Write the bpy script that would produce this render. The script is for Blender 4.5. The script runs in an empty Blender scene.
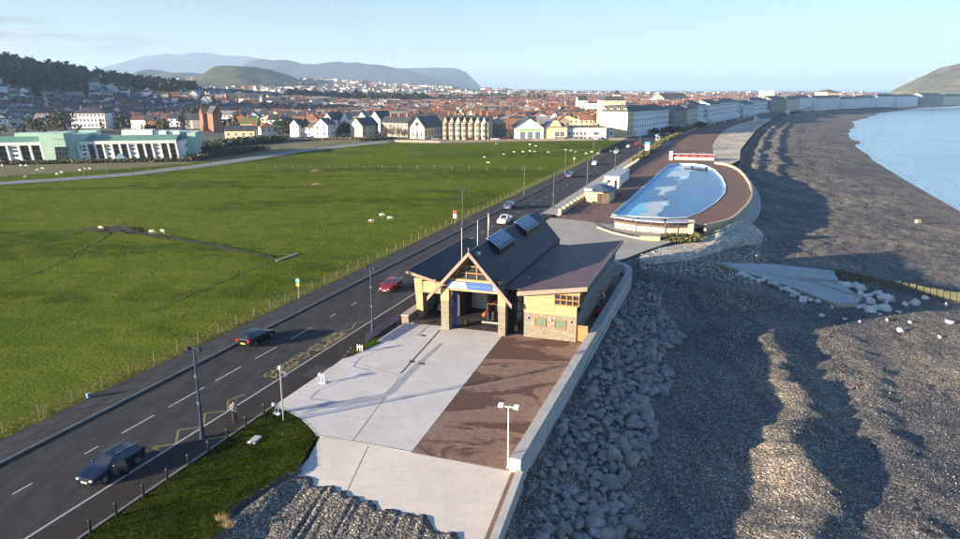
import bpy, bmesh, math, random
import numpy as np
from mathutils import Vector, Matrix
random.seed(7); rng=np.random.default_rng(7)
C=bpy.context.scene.collection
sc=bpy.context.scene
R=math.radians
# ------------------------------------------------------------------ survey of the place
CAMZ=26.0; FPX=740.0; TILT=math.atan(182.5/FPX); ct,st=math.cos(TILT),math.sin(TILT)
AX=R(71.0); ca,sa=math.cos(AX),math.sin(AX); ROT=AX-math.pi/2
def G(u,v,z=0.0):
    "a sight line of the survey -> the point where it meets the level z"
    a=(u-480)/FPX; b=(269.5-v)/FPX
    dz=-st+b*ct; t=(z-CAMZ)/dz
    return (a*t,(ct+b*st)*t)
def toL(x,y): return (x*sa-y*ca, x*ca+y*sa)      # world -> (across, along) the road
def W(t,s): return (t*sa+s*ca, -t*ca+s*sa)       # (across, along) -> world
def GL(u,v,z=0.0): return toL(*G(u,v,z))
def proj(x,y,z):
    z=z-CAMZ; d=y*ct-z*st; up=y*st+z*ct
    return 480+FPX*x/d, 269.5-FPX*up/d
# ------------------------------------------------------------------ noise
def _h(ix,iy,seed):
    n=(ix*374761393+iy*668265263+seed*1442695041).astype(np.int64)&0xffffffff
    n=((n^(n>>13))*1274126177)&0xffffffff
    return ((n^(n>>16))&0xffff)/65535.0
def vn(x,y,seed=0):
    x=np.asarray(x,float);y=np.asarray(y,float)
    ix=np.floor(x).astype(np.int64);iy=np.floor(y).astype(np.int64);fx=x-ix;fy=y-iy
    fx=fx*fx*(3-2*fx);fy=fy*fy*(3-2*fy)
    a=_h(ix,iy,seed);b=_h(ix+1,iy,seed);c=_h(ix,iy+1,seed);d=_h(ix+1,iy+1,seed)
    return (a+(b-a)*fx)*(1-fy)+(c+(d-c)*fx)*fy
def fbm(x,y,o=4,seed=0):
    s=0;a=.5;tot=0
    for k in range(o): s=s+a*vn(x*2**k,y*2**k,seed+k);tot+=a;a*=.5
    return s/tot*2-1
# ------------------------------------------------------------------ materials
MATS={}
def newmat(name):
    m=bpy.data.materials.new(name); m.use_nodes=True
    nt=m.node_tree; b=nt.nodes['Principled BSDF']; MATS[name]=m
    return m,nt,b
def N(nt,typ,**k):
    n=nt.nodes.new(typ)
    for a,v in k.items():
        if a.startswith('i_'):
            key=a[2:].replace('_',' '); n.inputs[key].default_value=v
        else: setattr(n,a,v)
    return n
def c4(c): return (c[0],c[1],c[2],1.0)
def ramp(nt,fac,stops):
    r=nt.nodes.new('ShaderNodeValToRGB'); e=r.color_ramp.elements
    e[0].position=stops[0][0]; e[0].color=c4(stops[0][1]); e[1].position=stops[-1][0]; e[1].color=c4(stops[-1][1])
    for p,c in stops[1:-1]:
        q=e.new(p); q.color=c4(c)
    nt.links.new(fac,r.inputs[0]); return r.outputs[0]
def mix(nt,f,a,b,mode='MIX'):
    m=nt.nodes.new('ShaderNodeMix'); m.data_type='RGBA'; m.blend_type=mode
    for s,v in ((m.inputs[0],f),(m.inputs[6],a),(m.inputs[7],b)):
        if hasattr(v,'is_linked') or isinstance(v,bpy.types.NodeSocket): nt.links.new(v,s)
        elif isinstance(v,(int,float)): s.default_value=v
        else: s.default_value=c4(v)
    return m.outputs[2]
def coords(nt,scale=(1,1,1),rot=0.0):
    t=nt.nodes.new('ShaderNodeTexCoord'); mp=nt.nodes.new('ShaderNodeMapping')
    mp.inputs['Scale'].default_value=scale; mp.inputs['Rotation'].default_value=(0,0,rot)
    nt.links.new(t.outputs['Object'],mp.inputs[0]); return mp.outputs[0]
def noise(nt,vec,scale,detail=4,rough=.55,dist=0):
    n=N(nt,'ShaderNodeTexNoise'); n.inputs['Scale'].default_value=scale; n.inputs['Detail'].default_value=detail
    n.inputs['Roughness'].default_value=rough; n.inputs['Distortion'].default_value=dist
    nt.links.new(vec,n.inputs['Vector']); return n.outputs['Fac']
def bump(nt,b,h,strength,dist):
    n=N(nt,'ShaderNodeBump'); n.inputs['Strength'].default_value=strength; n.inputs['Distance'].default_value=dist
    nt.links.new(h,n.inputs['Height']); nt.links.new(n.outputs[0],b.inputs['Normal']); return n
def M(name,c,c2=None,scale=1.5,rough=.7,metal=0,bs=0,bd=.02,bscale=None,spec=None,detail=4,lo=.35,hi=.65,emit=None,scl=(1,1,1)):
    if name in MATS: return MATS[name]
    m,nt,b=newmat(name); b.inputs['Roughness'].default_value=rough; b.inputs['Metallic'].default_value=metal
    if spec is not None: b.inputs['Specular IOR Level'].default_value=spec
    if c2 is None: c2=tuple(x*.8 for x in c)
    v=coords(nt,scl); f=noise(nt,v,scale,detail)
    nt.links.new(ramp(nt,f,[(lo,c),(hi,c2)]),b.inputs['Base Color'])
    if bs: bump(nt,b,noise(nt,v,bscale or scale*4,3),bs,bd)
    if emit: b.inputs['Emission Color'].default_value=c4(emit[0]); b.inputs['Emission Strength'].default_value=emit[1]
    return m
# ------------------------------------------------------------------ mesh builder
class MB:
    def __init__(s): s.v=[];s.f=[];s.m=[]
    def quadface(s,pts,mi=0):
        n=len(s.v); s.v+= [tuple(p) for p in pts]; s.f.append(tuple(range(n,n+len(pts)))); s.m.append(mi); return s
    def box(s,x0,x1,y0,y1,z0,z1,mi=0):
        if x1<x0:x0,x1=x1,x0
        if y1<y0:y0,y1=y1,y0
        n=len(s.v); s.v+=[(x0,y0,z0),(x1,y0,z0),(x1,y1,z0),(x0,y1,z0),(x0,y0,z1),(x1,y0,z1),(x1,y1,z1),(x0,y1,z1)]
        for q in ((0,3,2,1),(4,5,6,7),(0,1,5,4),(1,2,6,5),(2,3,7,6),(3,0,4,7)): s.f.append(tuple(n+i for i in q)); s.m.append(mi)
        return s
    def hexa(s,p,mi=0):
        n=len(s.v); s.v+=[tuple(q) for q in p]
        for q in ((0,3,2,1),(4,5,6,7),(0,1,5,4),(1,2,6,5),(2,3,7,6),(3,0,4,7)): s.f.append(tuple(n+i for i in q)); s.m.append(mi)
        return s
    def slab(s,quad,th,mi=0):
        "a sheet of four 3-D corners given thickness downwards"
        return s.hexa([(x,y,z-th) for x,y,z in quad]+list(quad),mi)
    def prism(s,poly,z0,z1,mi=0,mt=None):
        A=sum(poly[i][0]*poly[(i+1)%len(poly)][1]-poly[(i+1)%len(poly)][0]*poly[i][1] for i in range(len(poly)))
        if A<0: poly=poly[::-1]
        n=len(s.v);k=len(poly)
        zf=(lambda p:z1) if not callable(z1) else z1
        s.v+=[(p[0],p[1],z0) for p in poly]+[(p[0],p[1],zf(p)) for p in poly]
        s.f.append(tuple(range(n+k-1,n-1,-1)));s.m.append(mi)
        s.f.append(tuple(range(n+k,n+2*k)));s.m.append(mi if mt is None else mt)
        for i in range(k):
            j=(i+1)%k; s.f.append((n+i,n+j,n+k+j,n+k+i)); s.m.append(mi)
        return s
    def tube(s,path,r,seg=8,mi=0,cap=True):
        path=[Vector(p) for p in path]; rr=r if isinstance(r,(list,tuple)) else [r]*len(path); n0=len(s.v)
        for i,p in enumerate(path):
            d=(path[min(i+1,len(path)-1)]-path[max(i-1,0)]).normalized()
            a=d.orthogonal().normalized() if abs(d.z)<.9 else Vector((1,0,0)); a=(a-d*a.dot(d)).normalized(); b=d.cross(a)
            for k in range(seg):
                q=2*math.pi*k/seg; s.v.append(tuple(p+(a*math.cos(q)+b*math.sin(q))*rr[i]))
        for i in range(len(path)-1):
            for k in range(seg):
                j=(k+1)%seg; s.f.append((n0+i*seg+k,n0+i*seg+j,n0+(i+1)*seg+j,n0+(i+1)*seg+k)); s.m.append(mi)
        if cap:
            s.f.append(tuple(n0+k for k in range(seg))[::-1]);s.m.append(mi)
            e=n0+(len(path)-1)*seg; s.f.append(tuple(e+k for k in range(seg)));s.m.append(mi)
        return s
    def ball(s,c,r,mi=0,seg=10,rings=6,jit=0):
        if not isinstance(r,(tuple,list)): r=(r,r,r)
        n=len(s.v); s.v.append((c[0],c[1],c[2]+r[2]))
        for i in range(1,rings):
            th=math.pi*i/rings
            for k in range(seg):
                ph=2*math.pi*k/seg; j=1+random.uniform(-jit,jit)
                s.v.append((c[0]+r[0]*j*math.sin(th)*math.cos(ph),c[1]+r[1]*j*math.sin(th)*math.sin(ph),c[2]+r[2]*j*math.cos(th)))
        s.v.append((c[0],c[1],c[2]-r[2])); e=len(s.v)-1
        for k in range(seg):
            j=(k+1)%seg; s.f.append((n,n+1+k,n+1+j)); s.m.append(mi)
            for i in range(rings-2):
                a=n+1+i*seg; s.f.append((a+k,a+seg+k,a+seg+j,a+j)); s.m.append(mi)
            a=n+1+(rings-2)*seg; s.f.append((a+k,e,a+j)); s.m.append(mi)
        return s
    def mesh(s,name,mats,smooth=False):
        me=bpy.data.meshes.new(name); me.from_pydata(s.v,[],s.f)
        for m in (mats if isinstance(mats,(list,tuple)) else [mats]): me.materials.append(m)
        me.polygons.foreach_set('material_index',s.m)
        if smooth: me.polygons.foreach_set('use_smooth',[True]*len(s.f))
        me.update(); return me
    def build(s,name,mats,parent=None,smooth=False,bevel=0,loc=None,rz=0):
        o=bpy.data.objects.new(name,s.mesh(name,mats,smooth)); C.objects.link(o)
        if parent: o.parent=parent
        if loc: o.location=loc
        if rz: o.rotation_euler.z=rz
        if bevel:
            b=o.modifiers.new('b','BEVEL'); b.width=bevel; b.segments=2; b.limit_method='ANGLE'
        return o
def tag(o,label=None,cat=None,group=None,kind=None):
    if label:o['label']=label
    if cat:o['category']=cat
    if group:o['group']=group
    if kind:o['kind']=kind
    return o
def thing(name,label,cat,loc=(0,0,0),rz=0,group=None):
    o=bpy.data.objects.new(name,None); o.empty_display_size=.1; C.objects.link(o); o.location=loc; o.rotation_euler.z=rz
    return tag(o,label,cat,group)
def kids(o): return [c for c in C.objects if c.parent==o]
def copy_tree(o,loc,rz,label=None,group=None,tree=None):
    def rec(n,parent):
        c=n[0].copy(); C.objects.link(c)
        if parent: c.parent=parent
        for ch in n[1]: rec(ch,c)
        return c
    c=rec(tree or treeof(o),None); c.location=loc; c.rotation_euler.z=rz
    if label:c['label']=label
    if group:c['group']=group
    return c
_all=None
def treeof(o):
    return (o,[treeof(c) for c in o.children])
def gridmesh(name,X,Y,Z,mat,smooth=True):
    n,m=X.shape; v=np.stack([X.ravel(),Y.ravel(),Z.ravel()],1)
    i=np.arange(n*m).reshape(n,m); f=np.stack([i[:-1,:-1].ravel(),i[1:,:-1].ravel(),i[1:,1:].ravel(),i[:-1,1:].ravel()],1)
    me=bpy.data.meshes.new(name); me.vertices.add(len(v)); me.vertices.foreach_set('co',v.ravel())
    me.loops.add(f.size); me.loops.foreach_set('vertex_index',f.ravel().astype(np.int32))
    me.polygons.add(len(f)); me.polygons.foreach_set('loop_start',np.arange(0,f.size,4,dtype=np.int32))
    me.update(calc_edges=True)
    me.polygons.foreach_set('use_smooth',np.full(len(f),smooth)); me.materials.append(mat); me.validate(); me.update()
    o=bpy.data.objects.new(name,me); C.objects.link(o); return o
def LT(*p):  # local (across,along,z) -> world
    x,y=W(p[0],p[1]); return (x,y,p[2])
def struct(o): o['kind']='structure'; return o
def lrow(pts): return [W(*p) for p in pts]
def gp(pts,z=0): return [G(u,v,z) for u,v in pts]

# ================================================================== MATERIALS
def grass_mat(name,a,b,c,dry=(.13,.12,.045),scale=.02):
    m,nt,bs=newmat(name); v=coords(nt); bs.inputs['Roughness'].default_value=1.0; bs.inputs['Specular IOR Level'].default_value=0
    big=noise(nt,v,scale,5,.6); mid=noise(nt,v,.35,5,.65); fine=noise(nt,v,3.2,4,.7)
    v2=coords(nt,(1,.35,1),R(55)); st_=noise(nt,v2,.5,4,.6)
    col=ramp(nt,big,[(.3,a),(.5,b),(.7,c)])
    col=mix(nt,ramp(nt,mid,[(.42,(0,0,0)),(.62,(1,1,1))]),col,tuple(x*.55 for x in b))
    col=mix(nt,ramp(nt,fine,[(.55,(0,0,0)),(.78,(.8,.8,.8))]),col,dry)
    col=mix(nt,ramp(nt,fine,[(.25,(.75,.75,.75)),(.45,(0,0,0))]),col,tuple(x*.35 for x in a))
    nt.links.new(col,bs.inputs['Base Color'])
    h=N(nt,'ShaderNodeMath',operation='ADD'); nt.links.new(fine,h.inputs[0]); nt.links.new(st_,h.inputs[1])
    bump(nt,bs,h.outputs[0],.9,.35); return m
grass=grass_mat('grass',(.055,.085,.006),(.075,.11,.008),(.10,.125,.012))
verge_grass=grass_mat('verge_grass',(.035,.055,.006),(.052,.072,.008),(.07,.08,.01),dry=(.11,.085,.02),scale=.2)
roughgrass=grass_mat('rough_grass',(.12,.11,.035),(.17,.14,.05),(.10,.11,.03),dry=(.22,.17,.08),scale=.3)
def asphalt_mat(name,a,b,patch=.6):
    m,nt,bs=newmat(name); bs.inputs['Roughness'].default_value=.9; bs.inputs['Specular IOR Level'].default_value=.12
    v=coords(nt); vs=coords(nt,(1,.04,1),-ROT)
    streak=noise(nt,vs,1.3,3,.6); mid=noise(nt,v,.6,5,.6); fine=noise(nt,v,14,3,.7)
    col=ramp(nt,streak,[(.3,a),(.7,b)]); col=mix(nt,ramp(nt,mid,[(.4,(0,0,0)),(.7,(patch,)*3)]),col,tuple(x*.6 for x in a))
    col=mix(nt,ramp(nt,fine,[(.5,(0,0,0)),(.8,(.5,)*3)]),col,tuple(x*1.9 for x in b))
    nt.links.new(col,bs.inputs['Base Color']); bump(nt,bs,fine,.5,.01); return m
road_m=asphalt_mat('road_asphalt',(.042,.042,.043),(.070,.068,.066))
path_m=asphalt_mat('path_asphalt',(.038,.032,.030),(.052,.044,.039),.3)
pave_m=asphalt_mat('pavement_asphalt',(.058,.056,.054),(.082,.079,.073))
deck_m=asphalt_mat('promenade_tarmac',(.17,.105,.083),(.22,.14,.112),.4)
def concrete_mat(name,a,b,rot=0,brush=True):
    m,nt,bs=newmat(name); bs.inputs['Roughness'].default_value=.8
    v=coords(nt); big=noise(nt,v,.25,5,.6,.6); mid=noise(nt,v,1.7,5,.65); v2=coords(nt,(.15,1.2,1),rot); br=noise(nt,v2,3,4,.6)
    col=ramp(nt,big,[(.35,a),(.65,b)]); col=mix(nt,ramp(nt,mid,[(.5,(0,0,0)),(.8,(.6,)*3)]),col,tuple(x*.72 for x in a))
    col=mix(nt,ramp(nt,br,[(.3,(.5,)*3),(.6,(0,0,0))]),col,tuple(x*.8 for x in b))
    nt.links.new(col,bs.inputs['Base Color']); bump(nt,bs,br,.25,.02); return m
conc=concrete_mat('concrete',(.56,.525,.475),(.66,.62,.565),ROT+.2)
conc2=concrete_mat('slipway_concrete',(.56,.50,.43),(.66,.60,.51),-ROT)
concd=concrete_mat('old_concrete',(.34,.31,.26),(.42,.38,.32),.5)
def hardcore_mat():
    m,nt,bs=newmat('red_hardcore'); bs.inputs['Roughness'].default_value=.9
    v=coords(nt); v2=coords(nt,(.5,1,1),-.3); big=noise(nt,v2,.22,5,.65,1.0); mid=noise(nt,v,1.8,5,.7); fine=noise(nt,v,9,3,.7)
    col=ramp(nt,mid,[(.3,(.18,.105,.070)),(.7,(.30,.19,.135))])
    col=mix(nt,ramp(nt,big,[(.50,(0,0,0)),(.54,(.9,)*3)]),col,(.085,.036,.024))
    col=mix(nt,ramp(nt,fine,[(.55,(0,0,0)),(.8,(.6,)*3)]),col,(.38,.28,.21))
    nt.links.new(col,bs.inputs['Base Color']); bump(nt,bs,mid,.5,.08); return m
hardcore=hardcore_mat()
def shingle_mat(name,cols,sc1=11,bd=.035,sand=0):
    m,nt,bs=newmat(name); bs.inputs['Roughness'].default_value=.9; bs.inputs['Specular IOR Level'].default_value=.1
    v=coords(nt); vo=N(nt,'ShaderNodeTexVoronoi'); vo.inputs['Scale'].default_value=sc1; nt.links.new(v,vo.inputs['Vector'])
    vo2=N(nt,'ShaderNodeTexVoronoi'); vo2.inputs['Scale'].default_value=sc1*.45; nt.links.new(v,vo2.inputs['Vector'])
    big=noise(nt,v,.06,5,.6); sep=N(nt,'ShaderNodeSeparateColor'); nt.links.new(vo.outputs['Color'],sep.inputs[0])
    col=ramp(nt,sep.outputs[0],[(0,cols[0]),(.35,cols[1]),(.75,cols[2]),(.93,cols[3]),(1,tuple(min(1,x*1.9) for x in cols[3]))])
    sep2=N(nt,'ShaderNodeSeparateColor'); nt.links.new(vo2.outputs['Color'],sep2.inputs[0])
    col=mix(nt,.75,col,ramp(nt,sep2.outputs[1],[(0,(.5,.5,.5)),(.8,(1,1,1)),(1,(1.5,1.45,1.4))]),'MULTIPLY')
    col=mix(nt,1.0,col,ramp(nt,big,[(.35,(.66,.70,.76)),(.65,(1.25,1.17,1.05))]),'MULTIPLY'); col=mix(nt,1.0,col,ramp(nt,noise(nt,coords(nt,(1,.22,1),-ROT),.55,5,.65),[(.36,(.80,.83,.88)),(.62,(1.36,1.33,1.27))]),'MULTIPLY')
    nt.links.new(col,bs.inputs['Base Color'])
    a=N(nt,'ShaderNodeMath',operation='MULTIPLY'); a.inputs[1].default_value=-2.2; nt.links.new(vo2.outputs['Distance'],a.inputs[0])
    c=N(nt,'ShaderNodeMath',operation='SUBTRACT'); nt.links.new(a.outputs[0],c.inputs[0]); nt.links.new(vo.outputs['Distance'],c.inputs[1])
    bump(nt,bs,c.outputs[0],1.0,bd); return m
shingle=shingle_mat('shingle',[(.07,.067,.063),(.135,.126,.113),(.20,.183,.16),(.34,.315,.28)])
gravel=shingle_mat('pale_gravel',[(.42,.37,.29),(.50,.44,.35),(.56,.5,.4),(.62,.56,.46)],6,.03)
rock=M('boulder_rock',(.17,.165,.16),(.36,.335,.31),1.3,.85,bs=.8,bd=.08,bscale=5,detail=6)
rock_b=M('boulder_brown',(.26,.215,.17),(.36,.31,.26),1.6,.85,bs=.8,bd=.08,bscale=5)
rock_w=M('limestone',(.52,.50,.46),(.66,.64,.60),1.5,.8,bs=.6,bd=.06,bscale=5)
white=M('white_paint',(.78,.78,.76),(.70,.70,.68),2,.5)
yellow=M('yellow_line',(.34,.25,.07),(.16,.13,.06),6,.7,detail=6)
linew=M('white_line',(.55,.55,.53),(.42,.42,.40),5,.7,detail=6)
black=M('black_paint',(.012,.013,.015),(.02,.02,.022),3,.35)
lampm=M('lamp_blue_black',(.02,.03,.05),(.03,.042,.07),3,.4)
galv=M('galvanised',(.34,.35,.35),(.28,.29,.29),4,.45,metal=.3)
glass=M('window_glass',(.02,.025,.03),(.03,.035,.045),.7,.06,spec=.8)
timber=M('timber_cladding',(.46,.305,.15),(.37,.235,.11),1.2,.6,scl=(.3,.3,7),bs=.3,bd=.01,bscale=4)
timber_o=M('timber_frame',(.34,.17,.05),(.26,.12,.035),2,.55)
gate_m=M('timber_gate_boards',(.48,.22,.08),(.36,.15,.05),2,.6,scl=(6,6,.4))
verge_m=M('verge_board',(.30,.19,.145),(.25,.16,.125),2,.6)
def brickish(name,c1,c2,mortar,scale=1.0,w=.5,h=.22,rough=.85):
    m,nt,bs=newmat(name); bs.inputs['Roughness'].default_value=rough
    t=nt.nodes.new('ShaderNodeTexCoord'); s=N(nt,'ShaderNodeSeparateXYZ'); nt.links.new(t.outputs['Object'],s.inputs[0])
    a=N(nt,'ShaderNodeMath',operation='ADD'); nt.links.new(s.outputs[0],a.inputs[0]); nt.links.new(s.outputs[1],a.inputs[1])
    cb=N(nt,'ShaderNodeCombineXYZ'); nt.links.new(a.outputs[0],cb.inputs[0]); nt.links.new(s.outputs[2],cb.inputs[1])
    br=N(nt,'ShaderNodeTexBrick'); nt.links.new(cb.outputs[0],br.inputs['Vector'])
    br.inputs['Color1'].default_value=c4(c1);br.inputs['Color2'].default_value=c4(c2);br.inputs['Mortar'].default_value=c4(mortar)
    br.inputs['Scale'].default_value=scale;br.inputs['Brick Width'].default_value=w;br.inputs['Row Height'].default_value=h;br.inputs['Mortar Size'].default_value=.015
    n=noise(nt,t.outputs['Object'],4,4); col=mix(nt,.55,br.outputs[0],ramp(nt,n,[(.3,(.6,.6,.6)),(.7,(1.25,1.2,1.15))]),'MULTIPLY')
    nt.links.new(col,bs.inputs['Base Color']); bump(nt,bs,br.outputs['Fac'],-.3,.02); return m
stone=brickish('pale_stone',(.28,.24,.175),(.20,.17,.125),(.13,.115,.09))
brick_r=brickish('red_brick',(.30,.11,.055),(.25,.09,.045),(.22,.14,.10),1,.6,.25)
def roof_mat(name,c,d,seam=.5):
    m,nt,bs=newmat(name); bs.inputs['Roughness'].default_value=.5
    v=coords(nt); w=N(nt,'ShaderNodeTexWave',wave_type='BANDS',bands_direction='Y'); w.inputs['Scale'].default_value=seam; w.inputs['Distortion'].default_value=0
    nt.links.new(v,w.inputs['Vector']); n=noise(nt,v,.8,5)
    col=ramp(nt,n,[(.3,c),(.7,d)]); nt.links.new(col,bs.inputs['Base Color'])
    bump(nt,bs,ramp(nt,w.outputs['Fac'],[(.0,(0,0,0)),(.12,(1,1,1))]),.6,.03); return m
metalroof=roof_mat('standing_seam_roof',(.010,.007,.012),(.018,.012,.019),.55)
metalroof.node_tree.nodes['Principled BSDF'].inputs['Roughness'].default_value=.5
metalroof.node_tree.nodes['Principled BSDF'].inputs['Specular IOR Level'].default_value=.25
annexroof=roof_mat('annex_roof',(.085,.055,.06),(.12,.08,.085),.55)
annexroof.node_tree.nodes['Principled BSDF'].inputs['Specular IOR Level'].default_value=.2
slate=M('slate',(.035,.038,.045),(.07,.07,.078),.9,.6,scl=(1,1,1),bs=.3,bd=.05,bscale=3)
blue_slate=M('blue_slate',(.06,.085,.13),(.09,.12,.17),.9,.6)
orange_tile=M('orange_tile',(.32,.13,.065),(.20,.10,.065),.5,.75,bs=.3,bd=.05,bscale=3)
red_tile=M('red_tile',(.16,.075,.05),(.11,.06,.045),.5,.75)
brown_tile=M('brown_tile',(.16,.11,.075),(.11,.08,.06),.5,.75)
green_copper=M('green_copper',(.13,.28,.19),(.17,.34,.24),.3,.6)
mint=M('mint_render',(.45,.62,.50),(.41,.57,.46),.3,.8)
cream=M('cream_render',(.66,.58,.40),(.60,.52,.36),.2,.8)
yellow_r=M('yellow_render',(.68,.58,.34),(.62,.52,.30),.15,.8)
white_r=M('white_render',(.80,.79,.75),(.72,.71,.68),.2,.8)
grey_r=M('grey_stone',(.30,.28,.25),(.24,.22,.20),.4,.85)
buff=M('buff_stone',(.42,.35,.25),(.35,.29,.20),.4,.85)
pale_blue=M('pale_hotel_render',(.84,.83,.80),(.76,.76,.73),.15,.8)
foliage=M('foliage',(.035,.055,.016),(.075,.095,.03),.6,.9,detail=3)
foliage_d=M('dark_foliage',(.022,.034,.016),(.05,.062,.026),.1,.9)
twig_m=M('bare_twigs',(.11,.085,.06),(.16,.12,.085),.3,.9)
bark=M('bark',(.09,.07,.05),(.13,.10,.07),3,.9)
wool=M('wool',(.62,.58,.48),(.5,.46,.38),6,.95,bs=.8,bd=.05)
skin_m=M('skin',(.50,.33,.25),(.46,.30,.22),8,.6)
tyre=M('tyre',(.015,.015,.016),(.02,.02,.02),5,.8)
rim_m=M('alloy',(.4,.4,.42),(.3,.3,.32),8,.3,metal=.8)
chrome=M('chrome',(.7,.7,.72),(.6,.6,.62),5,.15,metal=1)
lens=M('head_lamp_lens',(.5,.52,.55),(.4,.42,.46),5,.1)
redlens=M('tail_lamp_red',(.55,.01,.01),(.45,.01,.01),5,.2)
def paint(name,c): return M(name,c,tuple(x*.9 for x in c),.5,.18,spec=.7)

# ================================================================== TERRAIN
def interp(s,keys): 
    k=np.array(keys,float); return np.interp(s,k[:,0],k[:,1])
WALLT=-12.35
EDGE=[(-300,-30),(30,-28.5),(40,-27),(44,-24),(47,WALLT),(101,WALLT),(104.5,-14),(110,-16),(140,-12),(145,-4.6),(153,-.6),(166,1.8),(185,3.9),(215,3.9),(250,.8),(270,-1),(289,1.2),(336,1.3),(403,5),(524,12),(780,36),(1000,82),(1250,175),(1513,320),(1700,560),(1900,1200)]
SEA=[(-300,57),(300,57),(375,58),(471,63),(595,74),(786,103),(1071,167),(1348,266),(1513,352),(1700,600),(1900,1260)]
def smooth(x): x=np.clip(x,0,1); return x*x*(3-2*x)
def beach_z(t,s):
    we=np.where(s<47,WALLT,interp(s,EDGE)); d=t-we; ts=interp(s,SEA)
    foot=interp(s,[(0,-.9),(100,-.9),(106,-.15),(138,-.15),(148,-1.8),(250,-1.8),(285,-1.0),(800,-1.2)])
    D=interp(s,[(0,7.6),(100,7.6),(107,24),(138,20),(148,10),(250,10),(285,30),(2000,30)])
    z1=-3.6
    f=np.clip(d/D,0,1); shape=np.where((s>106)&(s<144),smooth(f*.5)*2*.5*2*f**.3,f); shape=np.where((s>106)&(s<144),f**1.6,f)
    z=np.where(d<D,foot+(z1-foot)*shape,z1+(-6.0-z1)*(d-D)/np.maximum(ts-we-D,8))
    z=np.where(t>ts,-6.0-(t-ts)*.02,z)
    beyond=smooth((d-D*.6)/6)
    # shingle ridges in the foreground
    near=smooth((104-s)/14)
    c1=7.4+fbm(s/9.,s*0+3,3,5)*2.4+.9*fbm(s/2.0,s*0,3,6)+.5*fbm(t/1.2,s/1.2,2,7)
    c1=c1-.045*(s-60)*smooth((s-60)/40)
    q=t-c1; r1=np.where(q<0,np.exp(-(q/3.6)**2),np.exp(-(q/1.7)**2))*1.45*(0.8+.35*fbm(s/5.,s*0,3,9))
    c2=1.2+fbm(s/7.,s*0+7,3,15)*1.5; q2=t-c2; r2=np.where(q2<0,np.exp(-(q2/2.5)**2),np.exp(-(q2/1.1)**2))*1.5*smooth((s-84)/6)*(1-smooth((s-98)/8))+np.where(q2<0,np.exp(-((t+1.5)/3.0)**2),np.exp(-((t+1.5)/2.0)**2))*.9*smooth((66-s)/6)*smooth((s-48)/4)*0
    c3=15+fbm(s/8.,s*0+1,3,25)*3.5+1.0*fbm(s/1.9,s*0,3,26); q3=t-c3; r3=np.where(q3<0,np.exp(-(q3/3.)**2),np.exp(-(q3/1.4)**2))*.45*(.6+.7*fbm(s/7.,s*0,3,29))
    z=z+near*(r1+r3)+r2*near
    # cusps running down the beach
    a=(t*.70+s*.71); b=(t*.71-s*.70)
    z=z+beyond*.22*fbm(b/5.5,a/24.,3,31)*smooth((ts-t)/20)
    z=z+beyond*(.17+.16*smooth((s-125)/15)*(1-smooth((s-270)/20)))*fbm(b/1.5,a/3.6,3,41)*smooth((ts-t)/20)+.035*fbm(t/.5,s/.5,2,51)*np.where(s<130,1,0)
    # far berms
    far=smooth((s-225)/35)
    for c,am,w in ((7,1.15,1.6),(14.5,.95,1.6),(23,.3,3)):
        cc=c+fbm(s/9.,s*0+c,4,60+c)*2.4; qq=d-cc; z=z+far*am*np.where(qq<0,np.exp(-(qq/(w*1.8))**2),np.exp(-(qq/w)**2))*(.85+.3*fbm(s/22.,s*0+c,3,70+c))
    z=z-far*1.3*smooth(d/2)*(1-smooth(d/9))
    z=z+far*.55*fbm(b/3.2,a/13.,4,81)*smooth(d/4)*(1-smooth((d-38)/10))
    # bars of sand where the tide has gone out
    z=z+interp(s,[(0,0),(380,0),(450,1),(2000,1)])*.32*fbm(t/34.,s/90.,3,91)*np.exp(-((t-ts)/26)**2)
    # foreshore left of the slipway, dug into furrows
    left=smooth((WALLT-.4-t)/.5)*(s<47)
    sl=-(45-s)*.065
    se=interp(t,[(-30,42),(-27,40.2),(-23.6,39.4),(-20.3,38.8),(-16.8,38.6),(-13,36.4)])+fbm(t/1.1,s*0,4,101)*.9
    hz=sl+np.clip((se-s)*.16,-.10,.14)
    x,y=W(t,s); an=R(74)+(x+12)*.012; qf=x*np.sin(an)-y*np.cos(an)
    fur=(fbm(qf/.42,(x*np.cos(an)+y*np.sin(an))/6.,3,111)*.5+.5)*.22*smooth((se-s)/1.2)
    hz=hz+fur+.025*fbm(t/.35,s/.35,3,121)*smooth((se-s)/.5+.3)+smooth((-25.9-t)/1.6)*.45*smooth((41-s)/4)
    return np.where(left>.5,hz,z)
def lin(a,b,n): return np.linspace(a,b,n,endpoint=False)
ss=np.concatenate([lin(-60,26,20),lin(26,46,150),lin(46,130,280),lin(130,300,200),lin(300,700,180),lin(700,1900,140),[1900]])
# columns in t as fraction, denser near the wall
fr=np.concatenate([lin(0,.12,104),lin(.12,.62,230),lin(.62,1,60),[1.0,1.5]])
S,Fr=np.meshgrid(ss,fr,indexing='ij')
te=interp(S,EDGE); tsea=interp(S,SEA)
T_=te+(tsea+14-te)*Fr
Z=beach_z(T_,S); Z[:,-1]-=4
X=T_*sa+S*ca; Y=-T_*ca+S*sa
struct(gridmesh('beach',X,Y,Z,shingle))
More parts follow.
